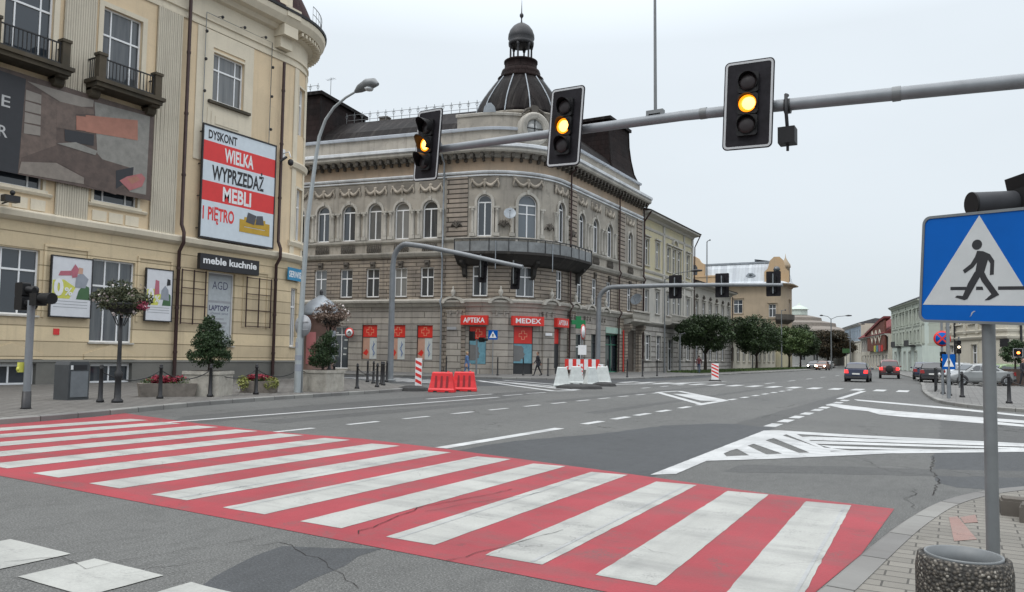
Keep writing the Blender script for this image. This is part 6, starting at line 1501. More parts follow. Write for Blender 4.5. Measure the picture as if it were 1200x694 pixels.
quick('sign_back', MATS['sign_grey'], t_, lambda m_: (m_.lathe((lx + .12, ly + .02, 2.56), [(.40, 0), (.40, .02)], 28, axis=(0, 1, 0)), m_.fbox(Fr((lx + .12, ly, 2.56), (1, 0, 0), (0, -1, 0)), -.28, .28, -.02, .0, .12, .15), m_.fbox(Fr((lx + .12, ly, 2.56), (1, 0, 0), (0, -1, 0)), -.28, .28, -.02, .0, -.16, -.13)))
quick('post', MATS['steel'], t_, lambda m_: m_.tube([(lx + .12, ly + .07, .12), (lx + .12, ly + .07, 3.0)], .03, 8))

def leaf_cloud(m_, rg, c, rad, n, size, clumps=24, spread=.28, flat=.5, hollow=.55, mi=0, cl=None):
    cs = []
    for _ in range(clumps):
        while True:
            p = Vector([rg.uniform(-1, 1) for _ in range(3)])
            if hollow < p.length < 1.: break
        cs.append(p)
    for _ in range(n):
        p = rg.choice(cs) + Vector([rg.gauss(0, spread) for _ in range(3)])
        if p.length > 1.12: p = p.normalized() * rg.uniform(.85, 1.1)
        q = Vector((c[0] + p.x * rad[0], c[1] + p.y * rad[1], c[2] + p.z * rad[2]))
        if cl and not cl(q, p): continue
        a = Vector([rg.gauss(0, 1) for _ in range(3)]).normalized(); b = a.cross(Vector([rg.gauss(0, 1) for _ in range(3)])).normalized()
        s1 = size * rg.uniform(.6, 1.3); s2 = s1 * flat
        m_.face([q - a * s1, q - b * s2, q + a * s1, q + b * s2], mi)
    return cs
leafmat('leaf_dark', (.018, .038, .016), (.05, .085, .03)); leafmat('leaf_tree', (.018, .034, .014), (.048, .078, .026)); leafmat('leaf_deep', (.022, .026, .018), (.055, .06, .035), (.09, .06, .03))
leafmat('leaf_autumn', (.07, .035, .022), (.16, .085, .055), (.26, .2, .16)); leafmat('leaf_green', (.035, .065, .02), (.09, .13, .04)); leafmat('leaf_variegated', (.14, .17, .04), (.42, .42, .14)); leafmat('leaf_plain', (.03, .045, .02), (.09, .09, .045))
plain('petal_pink', (.30, .05, .09), .6, var=.3, scale=9); plain('petal_white', (.62, .55, .52), .6); plain('petal_red', (.25, .025, .045), .6, var=.3, scale=9); plain('bark', (.045, .035, .028), .9, var=.35, scale=5, bump=.01); plain('soil', (.04, .03, .022), .9)
# flower basket posts
def basket(x, y, lab, lm, seed, h=3.25, rw=.72, flw='petal_pink'):
    t_ = thing('flower_post', lab, 'flower post', (x, y, .12), group='posts with hanging flower bowls')
    quick('post', MATS['black_iron'], t_, lambda m_: m_.lathe((x, y, 0), [(.15, .12), (.15, .18), (.09, .24), (.08, .75), (.1, .8), (.1, .95), (.06, 1.0), (.055, 1.5), (.045, h - .35)], 12))
    quick('bowl', MATS['black_iron'], t_, lambda m_: (m_.lathe((x, y, h - .42), [(.05, 0), (.25, .04), (.42, .2), (.45, .3), (.4, .3)], 16), [m_.tube([(x + .1 * math.cos(a), y + .1 * math.sin(a), h - .75), (x + .4 * math.cos(a), y + .4 * math.sin(a), h - .2)], .015, 4) for a in (0, PI / 2, PI, 1.5 * PI)]))
    rg = random.Random(seed); m_ = M(); leaf_cloud(m_, rg, (x, y, h), (rw * 1.05, rw * 1.05, .3), 2600, .045, 40, .16, .45, .15); leaf_cloud(m_, rg, (x, y, h - .22), (rw * .8, rw * .8, .28), 1100, .045, 26, .22, .45, .2); leaf_cloud(m_, rg, (x - .1, y, h + .3), (rw * .5, rw * .5, .25), 500, .04, 14, .3, .4, .2); m_.build('foliage', MATS[lm], t_)
    m_ = M(); leaf_cloud(m_, rg, (x + .1, y, h - .02), (rw * 1.02, rw * 1.02, .5), 70, .045, 40, .1, .9, .75); m_.build('white_flowers', MATS['petal_white'], t_)['kind'] = 'stuff'
    if flw: m_ = M(); leaf_cloud(m_, rg, (x + .5, y + .28, h - .12), (.22, .22, .2), 130, .04, 8, .3, .8, .2); m_.build('pink_flowers', MATS[flw], t_)
basket(-20.11, 13.07, 'black post with a bowl of dark foliage and pink flowers by the box bin', 'leaf_plain', 3, 3.0, .7)
basket(-21.29, 22.61, 'black post with a bowl of autumn coloured foliage beside the round column', 'leaf_autumn', 4, 3.1, .68, None)
# litter bin (box)
x, y = -22.2, 13.0
t_ = thing('litter_bin', 'dark grey box litter bin with a lighter door on the left pavement', 'litter bin', (x, y, .12), R_(96))
plain('bin_body', (.06, .065, .07), .55, .2); plain('bin_door', (.17, .185, .20), .5, .2)
m_ = M(); f0 = Fr((0, 0, 0), (1, 0, 0), (0, -1, 0))
m_.raw(*[([(a, b, c) for b in (-.30, .30) for a, c in [(-.33, .12 - .12), (.33, 0), (.33, 1.0), (.28, 1.1), (-.28, 1.1), (-.33, 1.0)]]), [(0, 1, 2, 3, 4, 5), (11, 10, 9, 8, 7, 6)] + [(i, i + 6, (i + 1) % 6 + 6, (i + 1) % 6) for i in range(6)]][0:2]); o_ = m_.build('bin_body', MATS['bin_body'], t_)
o_.data.transform(Matrix.Translation(woff(t_)))
def loc_part(nm, mt, par, fn): 
    m_ = M(); fn(m_); o = m_.build(nm, MATS[mt], par); o.data.transform(Matrix.Translation(woff(par))); return o
loc_part('bin_door', 'bin_door', t_, lambda m_: m_.box(-.27, .27, -.325, -.302, .08, .82)); loc_part('slot', 'sign_black', t_, lambda m_: m_.box(-.16, .24, -.31, -.301, .86, 1.0)); loc_part('stickers', 'sign_white', t_, lambda m_: m_.box(-.27, -.2, -.31, -.302, .87, .99))
# bollards with chains
def bollard(x, y, lab, group, h=1.05, k=1., z=.12):
    t_ = thing('bollard', lab, 'bollard', (x, y, z), group=group)
    loc_part('post', 'black_iron', t_, lambda m_: m_.lathe((0, 0, 0), [(.10 * k, 0), (.10 * k, .06), (.065 * k, .1), (.055 * k, .5 * h), (.045 * k, .86 * h), (.065 * k, .88 * h), (.065 * k, .9 * h), (.04 * k, .92 * h), (.055 * k, .96 * h), (.02 * k, h)], 12))
    return t_
def chain(a, b, lab, group, z=.98, sag=.28):
    m_ = M(); K = 14; pts = []
    for i in range(K + 1):
        t = i / K; pts.append((a[0] + (b[0] - a[0]) * t, a[1] + (b[1] - a[1]) * t, z - sag * 4 * t * (1 - t)))
    m_.tube(pts, .016, 5); return tag(m_.build('chain', MATS['black_iron'], None), lab, 'chain', group)
lb_ = [(-20.5, 12.82), (-20.87, 14.93), (-20.7, 16.6), (-20.85, 18.6), (-21.2, 20.95), (-21.3, 22.9), (-21.5, 24.5), (-21.9, 26.25)]
G1 = 'black bollards along the left kerb'
for i, (x, y) in enumerate(lb_): bollard(x, y, f'black iron bollard, {ORD[i]} from the left in the row along the left kerb', G1)
for i in range(len(lb_) - 1):
    if i == 5: continue
    chain(lb_[i], lb_[i + 1], f'black chain slung between the {ORD[i]} and {ORD[i+1]} bollards of the left kerb', 'chains between the left bollards')
more = [(-22.9, 27.9), (-23.6, 28.6), (-24.6, 29.2), (-26.0, 30.4), (-25.4, 31.2)]
for i, (x, y) in enumerate(more): bollard(x, y, f'black bollard near the bent grey mast, {ORD[i]} from left in the corner cluster', 'bollards on the left pavement corner', 1.1)
# low flower planters
def planter(x, y, lab, lx_, ly_, rz, var, seed):
    t_ = thing('flower_planter', lab, 'planter', (x, y, .12), rz, group='low concrete flower planters')
    loc_part('trough', 'concrete_dark', t_, lambda m_: m_.hexa([(-lx_ * .93, -ly_ * .9, 0), (lx_ * .93, -ly_ * .9, 0), (lx_ * .93, ly_ * .9, 0), (-lx_ * .93, ly_ * .9, 0)], [(-lx_, -ly_, .42), (lx_, -ly_, .42), (lx_, ly_, .42), (-lx_, ly_, .42)]))
    rg = random.Random(seed)
    loc_part('foliage', 'leaf_green', t_, lambda m_: leaf_cloud(m_, rg, (0, 0, .46), (lx_ * .95, ly_ * .9, .16), 700, .045, 20, .2))
    loc_part('red_flowers', 'petal_red', t_, lambda m_: leaf_cloud(m_, rg, (0, 0, .54), (lx_ * .8, ly_ * .8, .13), 600, .04, 14, .2, .9))
    if var:
        for sx_ in (-.8, .8): loc_part('trailing_foliage', 'leaf_variegated', t_, lambda m_: leaf_cloud(m_, rg, (sx_ * lx_, -ly_ * .8, .32), (.24, .2, .26), 500, .04, 10, .3))
planter(-21.75, 15.8, 'low concrete planter of red flowers left of the tall box planter', .85, .35, R_(60), False, 11)
planter(-21.7, 19.5, 'low concrete planter of red flowers with yellow green trailing leaves', .62, .3, R_(32), True, 12)
def big_planter(x, y, lab, rz, hh, crown, seed, w2=.58):
    t_ = thing('topiary_planter', lab, 'planter', (x, y, .12), rz, group='square planters with clipped evergreens')
    loc_part('box', 'concrete', t_, lambda m_: (m_.box(-w2, w2, -w2, w2, 0, .78), m_.box(-w2 - .03, w2 + .03, -w2 - .03, w2 + .03, .7, .785 + .02))); loc_part('soil', 'soil', t_, lambda m_: m_.box(-w2 + .08, w2 - .08, -w2 + .08, w2 - .08, .78, .812))
    loc_part('trunk', 'bark', t_, lambda m_: m_.tube([(0, 0, .8), (.02, .01, 1.2), (0, 0, 1.9)], [.05, .04, .02], 8))
    rg = random.Random(seed); m_ = M()
    for c, r, n in crown: leaf_cloud(m_, rg, c, r, n, .042, 60, .14, .38, .3)
    o = m_.build('crown', MATS['leaf_dark'], t_); o.data.transform(Matrix.Translation(woff(t_)))
big_planter(-21.3, 17.0, 'square concrete planter with a ragged dark evergreen, in front of the shop window', R_(28), .8, [((0, 0, 1.32), (.66, .62, .42), 4200), ((.08, 0, 1.72), (.62, .58, .4), 4000), ((0, 0, 2.1), (.4, .38, .36), 2200), ((-.06, 0, 2.42), (.2, .2, .24), 600)], 21)
big_planter(-20.95, 21.9, 'square concrete planter with a dark evergreen beside the street lamp', R_(8), .8, [((-.05, 0, 1.35), (.58, .56, .45), 4000), ((.14, 0, 1.75), (.45, .42, .4), 2400), ((.25, 0, 2.05), (.26, .26, .25), 700)], 22)
# advertising kiosk
x, y = -28.0, 29.0
t_ = thing('advertising_column', 'round brown advertising column with a grey domed roof behind the street lamp', 'advertising column', (x, y, .12))
plain('kiosk_brown', (.13, .075, .06), .6, var=.25, scale=2)
quick('drum', MATS['kiosk_brown'], t_, lambda m_: m_.lathe((x, y, 0), [(.86, .12), (.86, .4), (.80, .45), (.80, 3.2), (.9, 3.3), (.95, 3.45)], 32)); quick('domed_roof', MATS['zinc'], t_, lambda m_: m_.lathe((x, y, 0), [(.98, 3.45), (.95, 3.6), (.82, 3.95), (.55, 4.2), (.3, 4.35), (.12, 4.5)], 32)); quick('finial', MATS['dark_metal'], t_, lambda m_: m_.lathe((x, y, 4.48), [(.12, 0), (.06, .08), (.1, .18), (.01, .34)], 10))
for a0, a1, z0, z1, mt in ((-100, -60, 1.0, 2.6, 'print_rose'), (-55, -15, .9, 2.4, 'print_brown2'), (-10, 25, 1.1, 2.7, 'poster_grey')):
    m_ = M()
    for k in range(6):
        t0, t1 = R_(a0 + (a1 - a0) * k / 6), R_(a0 + (a1 - a0) * (k + 1) / 6); m_.face([(x + .815 * math.cos(t0), y + .815 * math.sin(t0), z0), (x + .815 * math.cos(t1), y + .815 * math.sin(t1), z0), (x + .815 * math.cos(t1), y + .815 * math.sin(t1), z1), (x + .815 * math.cos(t0), y + .815 * math.sin(t0), z1)])
    m_.build('pasted_poster', MATS[mt], t_)

# ------------------------------------------------------------------ road works
plain('slot_shade_red', (.22, .008, .012), .6)
def local_thing(name, lab, cat, loc, rz, group=None): return thing(name, lab, cat, loc, rz, group)
def water_barrier(x, y, rz, lab, mat='red_plastic', group='red plastic barriers', L=1.1, h=.84):
    t_ = thing('plastic_barrier', lab, 'barrier', (x, y, .012), rz, group=group)
    tp = .78 if L > 1 else .6
    def body(m_):
        lv = [(0, 1., .24), (.1, 1., .24), (.16, .97, .2), (h * .55, 1 - (1 - tp) * .6, .13), (h - .05, tp, .09), (h, tp - .04, .05)]
        V = []; F = []
        for zz, k, d_ in lv: V += [(-L / 2 * k, -d_, zz), (L / 2 * k, -d_, zz), (L / 2 * k, d_, zz), (-L / 2 * k, d_, zz)]
        for i in range(len(lv) - 1):
            for j in range(4): a, b = i * 4 + j, i * 4 + (j + 1) % 4; F.append((a, b, b + 4, a + 4))
        F += [(3, 2, 1, 0), tuple(len(V) - 4 + k for k in range(4))]; m_.raw(V, F)
    for i in range(3 if L > 1 else 0):
        a = (i - 1) * .24
        loc_part('slot_shade', 'slot_shade_red', t_, lambda m_: m_.hexa([(a - .05, -.205, .2), (a + .05, -.205, .2), (a + .05, -.1, .2), (a - .05, -.1, .2)], [(a - .04, -.115, .68), (a + .04, -.115, .68), (a + .04, -.05, .68), (a - .04, -.05, .68)]))  # dark red patches stand in for shaded grooves; nothing is hollowed
    loc_part('barrier_body', mat, t_, body); loc_part('filler_cap', mat, t_, lambda m_: m_.lathe((0.25, 0, h), [(.05, -.01), (.05, .03), (.03, .04)], 10))
    loc_part('foot_recess', 'rubber', t_, lambda m_: [m_.box(a - .08, a + .08, -.245, .245, .0, .05) for a in (-.25, .25)])
    return t_
water_barrier(-18.75, 26.7, R_(22), 'left of the two bright red plastic barriers on the road'); water_barrier(-18.6, 28.15, R_(28), 'right of the two bright red plastic barriers on the road')
def beacon(x, y, rz, lab, h=1.4, w_=.29, lean=0.):
    t_ = thing('striped_beacon', lab, 'beacon', (x, y, .012), rz, group='red and white striped beacons')
    loc_part('rubber_foot', 'rubber', t_, lambda m_: m_.hexa([(-.45, -.2, 0), (.45, -.2, 0), (.45, .2, 0), (-.45, .2, 0)], [(-.35, -.12, .1), (.35, -.12, .1), (.35, .12, .1), (-.35, .12, .1)]))
    loc_part('board', 'sign_white', t_, lambda m_: m_.box(-w_ / 2, w_ / 2, -.03, .03, .1, h))
    def st(m_):
        f_ = Fr((0, 0, 0), (1, 0, 0), (0, -1, 0)); n = 4; p = (h - .3) / n
        for i in range(n):
            z = .22 + i * p; m_.fprism(f_, [(-w_ / 2 + .01, z + w_ * .45), (-w_ / 2 + .01, min(z + w_ * .45 + p * .5, h)), (w_ / 2 - .01, min(z + p * .5, h)), (w_ / 2 - .01, z)], .031, .034)
    loc_part('red_stripes', 'sign_red', t_, st)
beacon(-20.7, 27.63, R_(28), 'narrow red and white striped beacon left of the red barriers')
beacon(-14.66, 54.1, R_(10), 'red and white striped beacon standing alone in the far middle of the road', 1.25, .5)
G3 = 'white plastic barriers round the road works'
for i, (px, py, rz, L) in enumerate(((658.5, 453.5, 25, .85), (675, 450.5, 30, .9), (693, 452, 60, .85), (706, 450, 15, 1.0))):
    x, y = at(px, py); water_barrier(x, y, R_(rz), f'tapered white plastic barrier, {ORD[i]} from the left of four', 'white_plastic', G3, L=L, h=1.02)
x, y = at(682, 446)
t_ = thing('barrier_fence', 'low red and white striped fence panel behind the white barriers', 'barrier', (x, y, .012), R_(28))
def fs(m_, par):
    for i in range(9):
        if i % 2 == par: m_.box(-1.15 + i * .256, -1.15 + (i + 1) * .256, -.02, .02, .7, 1.4)
loc_part('red_boards', 'sign_red', t_, lambda m_: fs(m_, 0)); loc_part('white_boards', 'sign_white', t_, lambda m_: fs(m_, 1)); loc_part('leg', 'steel', t_, lambda m_: m_.tube([(-1.1, .03, 0), (-1.1, .03, 1.4)], .03, 6)); loc_part('leg', 'steel', t_, lambda m_: m_.tube([(1.1, .03, 0), (1.1, .03, 1.4)], .03, 6)); loc_part('cross_rail', 'steel', t_, lambda m_: m_.box(-1.15, 1.15, .02, .05, 1.38, 1.44))
for i, (px, py) in enumerate(((680, 449.5), (704, 449.8))):
    x, y = at(px, py); beacon(x, y, R_(20 + 30 * i), ('left', 'right')[i] + ' red and white beacon leaning among the white plastic barriers', 1.15, .3)
for i, (px, py, w_) in enumerate(((672, 455.5, .9), (688, 455.5, .8), (708, 452.5, .7), (484, 458, .7))):
    x, y = at(px, py); m_ = M(); m_.lathe((x, y, .012), [(w_, 0), (w_ * .9, .12), (w_ * .5, .2), (.01, .22)], 10, smooth=False)
    tag(m_.build('ballast_sack', MATS['rubber'], None), ['left dark ballast sack in front of the white barriers', 'middle dark ballast sack in front of the white barriers', 'right dark ballast sack by the last white barrier', 'dark ballast foot beside the left striped beacon'][i], 'ballast', 'dark ballast sacks at the road works')
def signpost(x, y, z0, items, name, lab, h, cat='road sign', pr=.035):
    t_ = thing(name, lab, cat, (x, y, z0), R_(0)); loc_part('post', 'steel_light', t_, lambda m_: m_.tube([(0, 0, 0), (0, 0, h)], pr, 8))
    for it in items: it(t_)
    return t_
def disc(z, r, rim, face, nm='round_plate', yaw=0., bar=None):
    def f(t_):
        ax = (math.sin(yaw), -math.cos(yaw), 0); off = Vector(ax) * .05
        loc_part(nm, rim, t_, lambda m_: m_.lathe(Vector((0, 0, z)) + off, [(r, 0), (r, .015)], 24, axis=ax)); loc_part('sign_face', face, t_, lambda m_: m_.lathe(Vector((0, 0, z)) + off + Vector(ax) * .014, [(r * .78, 0), (r * .78, .006)], 24, axis=ax))
        if bar:
            fr_ = Fr((0, 0, z), (math.cos(yaw), math.sin(yaw), 0), ax); loc_part('cross_bar', rim, t_, lambda m_: (m_.fprism(fr_, [(-r * .62, r * .48), (-r * .48, r * .62), (r * .62, -r * .48), (r * .48, -r * .62)], .071, .074), m_.fprism(fr_, [(r * .62, r * .48), (r * .48, r * .62), (-r * .62, -r * .48), (-r * .48, -r * .62)], .075, .078) if bar == 2 else None))
    return f
def plate(z, w_, h_, mt, nm='plate', inner=None, yaw=0.):
    def f(t_):
        fr_ = Fr((0, 0, z), (math.cos(yaw), math.sin(yaw), 0), (math.sin(yaw), -math.cos(yaw), 0)); loc_part(nm, mt, t_, lambda m_: m_.fbox(fr_, -w_ / 2, w_ / 2, .04, .055, -h_ / 2, h_ / 2))
        if inner == 'tri': loc_part('white_triangle', 'sign_white', t_, lambda m_: m_.fprism(fr_, [(-w_ * .4, -h_ * .32), (w_ * .4, -h_ * .32), (0, h_ * .38)], .055, .06)); loc_part('walking_figure', 'sign_black', t_, lambda m_: (m_.fprism(fr_, [(-.03, -.14), (.03, -.14), (.05, .02), (0, .1), (-.05, .02)], .06, .064), ))
        if inner == 'sq': loc_part('inner_panel', 'sign_blue', t_, lambda m_: m_.fbox(fr_, -w_ * .35, w_ * .35, .055, .06, -h_ * .35, h_ * .35))
    return f
x, y = at(682, 444); signpost(x, y, .012, [disc(3.35, .56, 'sign_red', 'sign_white', yaw=R_(97)), plate(2.05, .6, .7, 'sign_white', inner=None, yaw=R_(20))], 'temporary_sign', 'white disc sign with a red rim on a post rising from the road works', 3.9)
x, y = at(577, 441); signpost(x, y, .12, [plate(3.0, .72, .72, 'sign_blue', inner='tri', yaw=R_(20))], 'crossing_sign', 'small blue pedestrian crossing sign between the two pharmacy windows', 3.4)
x, y = at(558, 441.5)
t_ = signpost(x, y, .12, [], 'signal_post', 'thin grey post with small dark signal heads before the left pharmacy window', 2.6, 'traffic light', .07)
loc_part('signal_head', 'black_plastic', t_, lambda m_: (m_.box(-.6, -.25, -.15, .15, 2.5, 3.2), m_.tube([(-.45, 0, 2.6), (.55, .05, 2.55)], .06, 6), m_.box(.25, .6, -.15, .15, 2.4, 2.75), m_.tube([(.6, 0, 2.6), (.9, 0, 2.58)], .1, 8)))
x, y = MP.pt(12.7, .3, 0)[:2]; 
t_ = thing('prohibition_sign', 'small round white sign with a red rim beside the glazed door', 'road sign', (x, y, 3.2)); t_.location.z = 3.25
loc_part('sign_face', 'sign_red', t_, lambda m_: m_.lathe((0, -.0, 0), [(.42, 0), (.42, .03)], 24, axis=(.2, -1, 0))); loc_part('white_face', 'sign_white', t_, lambda m_: m_.lathe((.006, -.031, 0), [(.31, 0), (.31, .006)], 24, axis=(.2, -1, 0))); loc_part('black_arrow', 'sign_black', t_, lambda m_: m_.fprism(Fr((.01, -.045, 0), (1, .2, 0), (.2, -1, 0)), [(-.16, .0), (-.1, .12), (.06, .16), (.14, .06), (.14, -.14), (.06, -.14), (.04, .04), (-.06, .04), (-.06, -.02)], 0, .01)); loc_part('bracket', 'steel', t_, lambda m_: m_.tube([(0, 0, 0), (-.06, .3, 0)], .025, 6))
# far bollards along the tenements
far_b = [(-31.5, 45.3), (583, 442), (613, 442), (642, 442.5), (712, 444.3), (735, 444.2), (753, 443.2), (770, 442.6)]
for i, q in enumerate(far_b):
    x, y = q if q[0] < 0 else at(*q); bollard(x, y, f'thin dark bollard, {ORD[i]} from the left along the far pavement', 'bollards along the far pavement', 1.35, .9)
# lamp and sign posts on the far pavement
def streetlight(x, y, h, lab, arms, r=.07, group=None, mat='steel'):
    t_ = thing('street_lamp', lab, 'street lamp', (x, y, .12), group=group); loc_part('pole', mat, t_, lambda m_: m_.tube([(0, 0, 0), (0, 0, h)], [r * 1.4, r * .8], 8))
    for dx, dy, dz in arms:
        loc_part('arm', mat, t_, lambda m_: m_.tube([(0, 0, h - .1), (dx * .4, dy * .4, h + dz * .7), (dx, dy, h + dz)], r * .6, 6)); loc_part('lamp_head', 'dark_metal', t_, lambda m_: m_.tube([(dx * .98, dy * .98, h + dz), (dx * 1.15, dy * 1.15, h + dz + .03), (dx * 1.4, dy * 1.4, h + dz + .02)], [.06, .14, .08], 8))
streetlight(-24.6, 72.5, 9.2, 'tall grey lamp post with one long arm in front of the yellow tenement', [(2.6, .2, .7)])
streetlight(-29.3, 104, 17.5, 'very tall thin mast rising in front of the ochre building roof', [(.35, 0, .15)], .09)
streetlight(-17.5, 134.6, 8.3, 'double armed street lamp on the far left of the bend, before the brown tree', [(-1.2, -.2, .5), (2.2, .3, .45)], .09)
streetlight(-17.2, 158, 8.0, 'smaller street lamp further along the bend behind the double armed one', [(1.8, .3, .4)], .08)
streetlight(-25.9, 116, 6.2, 'thin grey post between the first and second round trees', [(.6, 0, .1)], .07)
streetlight(-24.8, 78.0, 4.0, 'short sign post under the yellow tenement left of the first round tree', [(.4, 0, .0)], .09)
streetlight(-24.4, 130, 9.5, 'tall grey post rising in front of the second round tree', [(.5, 0, .0)], .08)
# ------------------------------------------------------------------ trees
def tree(x, y, lab, cz, rad, leaf, seed, n=9000, size=.13, trunk_r=.16, th=2.0, group='round street trees along the left pavement', lean=0., clumps=44, spread=.15):
    t_ = thing('street_tree', lab, 'tree', (x, y, .12), group=group); rg = random.Random(seed)
    m_ = M(); m_.tube([(0, 0, 0), (.03, .02, th * .5), (lean, .0, th), (lean * 1.5, 0, cz)], [trunk_r * 1.3, trunk_r, trunk_r * .85, trunk_r * .4], 10)
    for k in range(8):
        a = rg.uniform(0, 2 * PI); r0 = rg.uniform(.45, .8); m_.tube([(lean, 0, th * rg.uniform(.85, 1.1)), (lean + rad[0] * r0 * .5 * math.cos(a), rad[1] * r0 * .5 * math.sin(a), cz - rad[2] * .35), (lean + rad[0] * r0 * math.cos(a), rad[1] * r0 * math.sin(a), cz + rad[2] * rg.uniform(-.1, .5))], [trunk_r * .5, trunk_r * .3, .02], 6)
    o = m_.build('trunk', MATS['bark'], t_); o.data.transform(Matrix.Translation(woff(t_)))
    m_ = M(); leaf_cloud(m_, rg, (lean, 0, cz), (rad[0] * .95, rad[1] * .95, rad[2] * .92), n, size, clumps, spread, .5, .4)
    for _ in range(12):
        a = rg.uniform(0, 2 * PI); leaf_cloud(m_, rg, (lean + rad[0] * rg.uniform(.6, .9) * math.cos(a), rad[1] * .75 * math.sin(a), cz + rad[2] * rg.uniform(-.5, .6)), (rad[0] * .34, rad[1] * .34, rad[2] * rg.uniform(.25, .42)), n // 14, size, 10, .3, .55, .2)
    o = m_.build('crown', MATS[leaf], t_); o.data.transform(Matrix.Translation(woff(t_)))
    return t_
tree(-24.1, 84.9, 'first and nearest dark round street tree, in front of the yellow tenement', 4.25, (3.15, 3.15, 2.2), 'leaf_tree', 31, 9000, .13)
tree(-25.0, 114.5, 'second dark round street tree, before the ochre building wall', 5.0, (3.5, 3.5, 2.9), 'leaf_tree', 32, 8000, .16)
tree(-23.9, 133.7, 'third round street tree, slightly lighter green and lower than the second', 4.6, (3.6, 3.4, 2.4), 'leaf_green', 33, 6500, .17)
tree(-26.5, 160, 'dark tree just behind the third round street tree', 5.3, (3.8, 3.8, 3.2), 'leaf_tree', 36, 8000, .2)
tree(-24.2, 181, 'broad dark brownish tree at the bend behind the oncoming cars', 5.1, (5.2, 4.5, 3.3), 'leaf_deep', 34, 11000, .2, .3, 2.6)
tree(-26.5, 205, 'far brownish tree at the right end of the tree row', 5.4, (4.3, 4.2, 3.6), 'leaf_deep', 35, 7000, .22, .25)
tree(-38, 176, 'large dark tree behind the row near the domed building', 5.4, (4.6, 4.5, 3.8), 'leaf_deep', 37, 7000, .22, .25)
# verge under the trees
m_ = M(); rg = random.Random(9)
for _ in range(9000):
    y = rg.uniform(76, 150); x = rg.uniform(-25.5, -22.2); h = rg.uniform(.08, .28); a = rg.uniform(0, PI); c, s = math.cos(a) * .09, math.sin(a) * .09
    m_.face([(x - c, y - s, .12), (x + c, y + s, .12), (x + c * .3 + rg.uniform(-.05, .05), y + s * .3, .12 + h)])
tag(m_.build('grass', MATS['leaf_green'], None), kind='stuff')
m_ = M(); m_.face([(-25.8, 76, .126), (-21.9, 76, .126), (-21.9, 150, .126), (-25.8, 150, .126)]); tag(m_.build('verge', MATS['leaf_plain'], None), kind='structure')

# ------------------------------------------------------------------ vehicles
def carpaint(name, c, rough=.3, metal=.2):
    t = NT(name); t.col(t.mix(t.fr(t.noise(t.coord('Object'), 2.5, 4), .4, .8, 0, .25), c4(c), mul(c, .7))); t.b.inputs['Roughness'].default_value = rough; t.b.inputs['Metallic'].default_value = metal
    t.b.inputs['Coat Weight'].default_value = .5; t.b.inputs['Coat Roughness'].default_value = .12; MATS[name] = t.m
carpaint('paint_navy', (.012, .018, .05)); carpaint('paint_red_car', (.12, .018, .016)); carpaint('paint_silver', (.28, .29, .29), .35, .5); carpaint('paint_green_car', (.16, .24, .10), .35, .3); carpaint('paint_black_car', (.015, .016, .02)); carpaint('paint_white_car', (.45, .47, .48)); carpaint('paint_orange_car', (.2, .07, .03))
glassmat('car_glass', (.02, .025, .03), .04, var=False); plain('tyre', (.015, .015, .015), .8); plain('alloy', (.30, .31, .32), .35, .7); plain('bumper_dark', (.03, .03, .032), .6); plain('lamp_red', (.25, .01, .01), .25); plain('lamp_clear', (.5, .5, .5), .2); plain('plate_white', (.6, .6, .58), .5); plain('chrome', (.5, .5, .5), .2, .9)
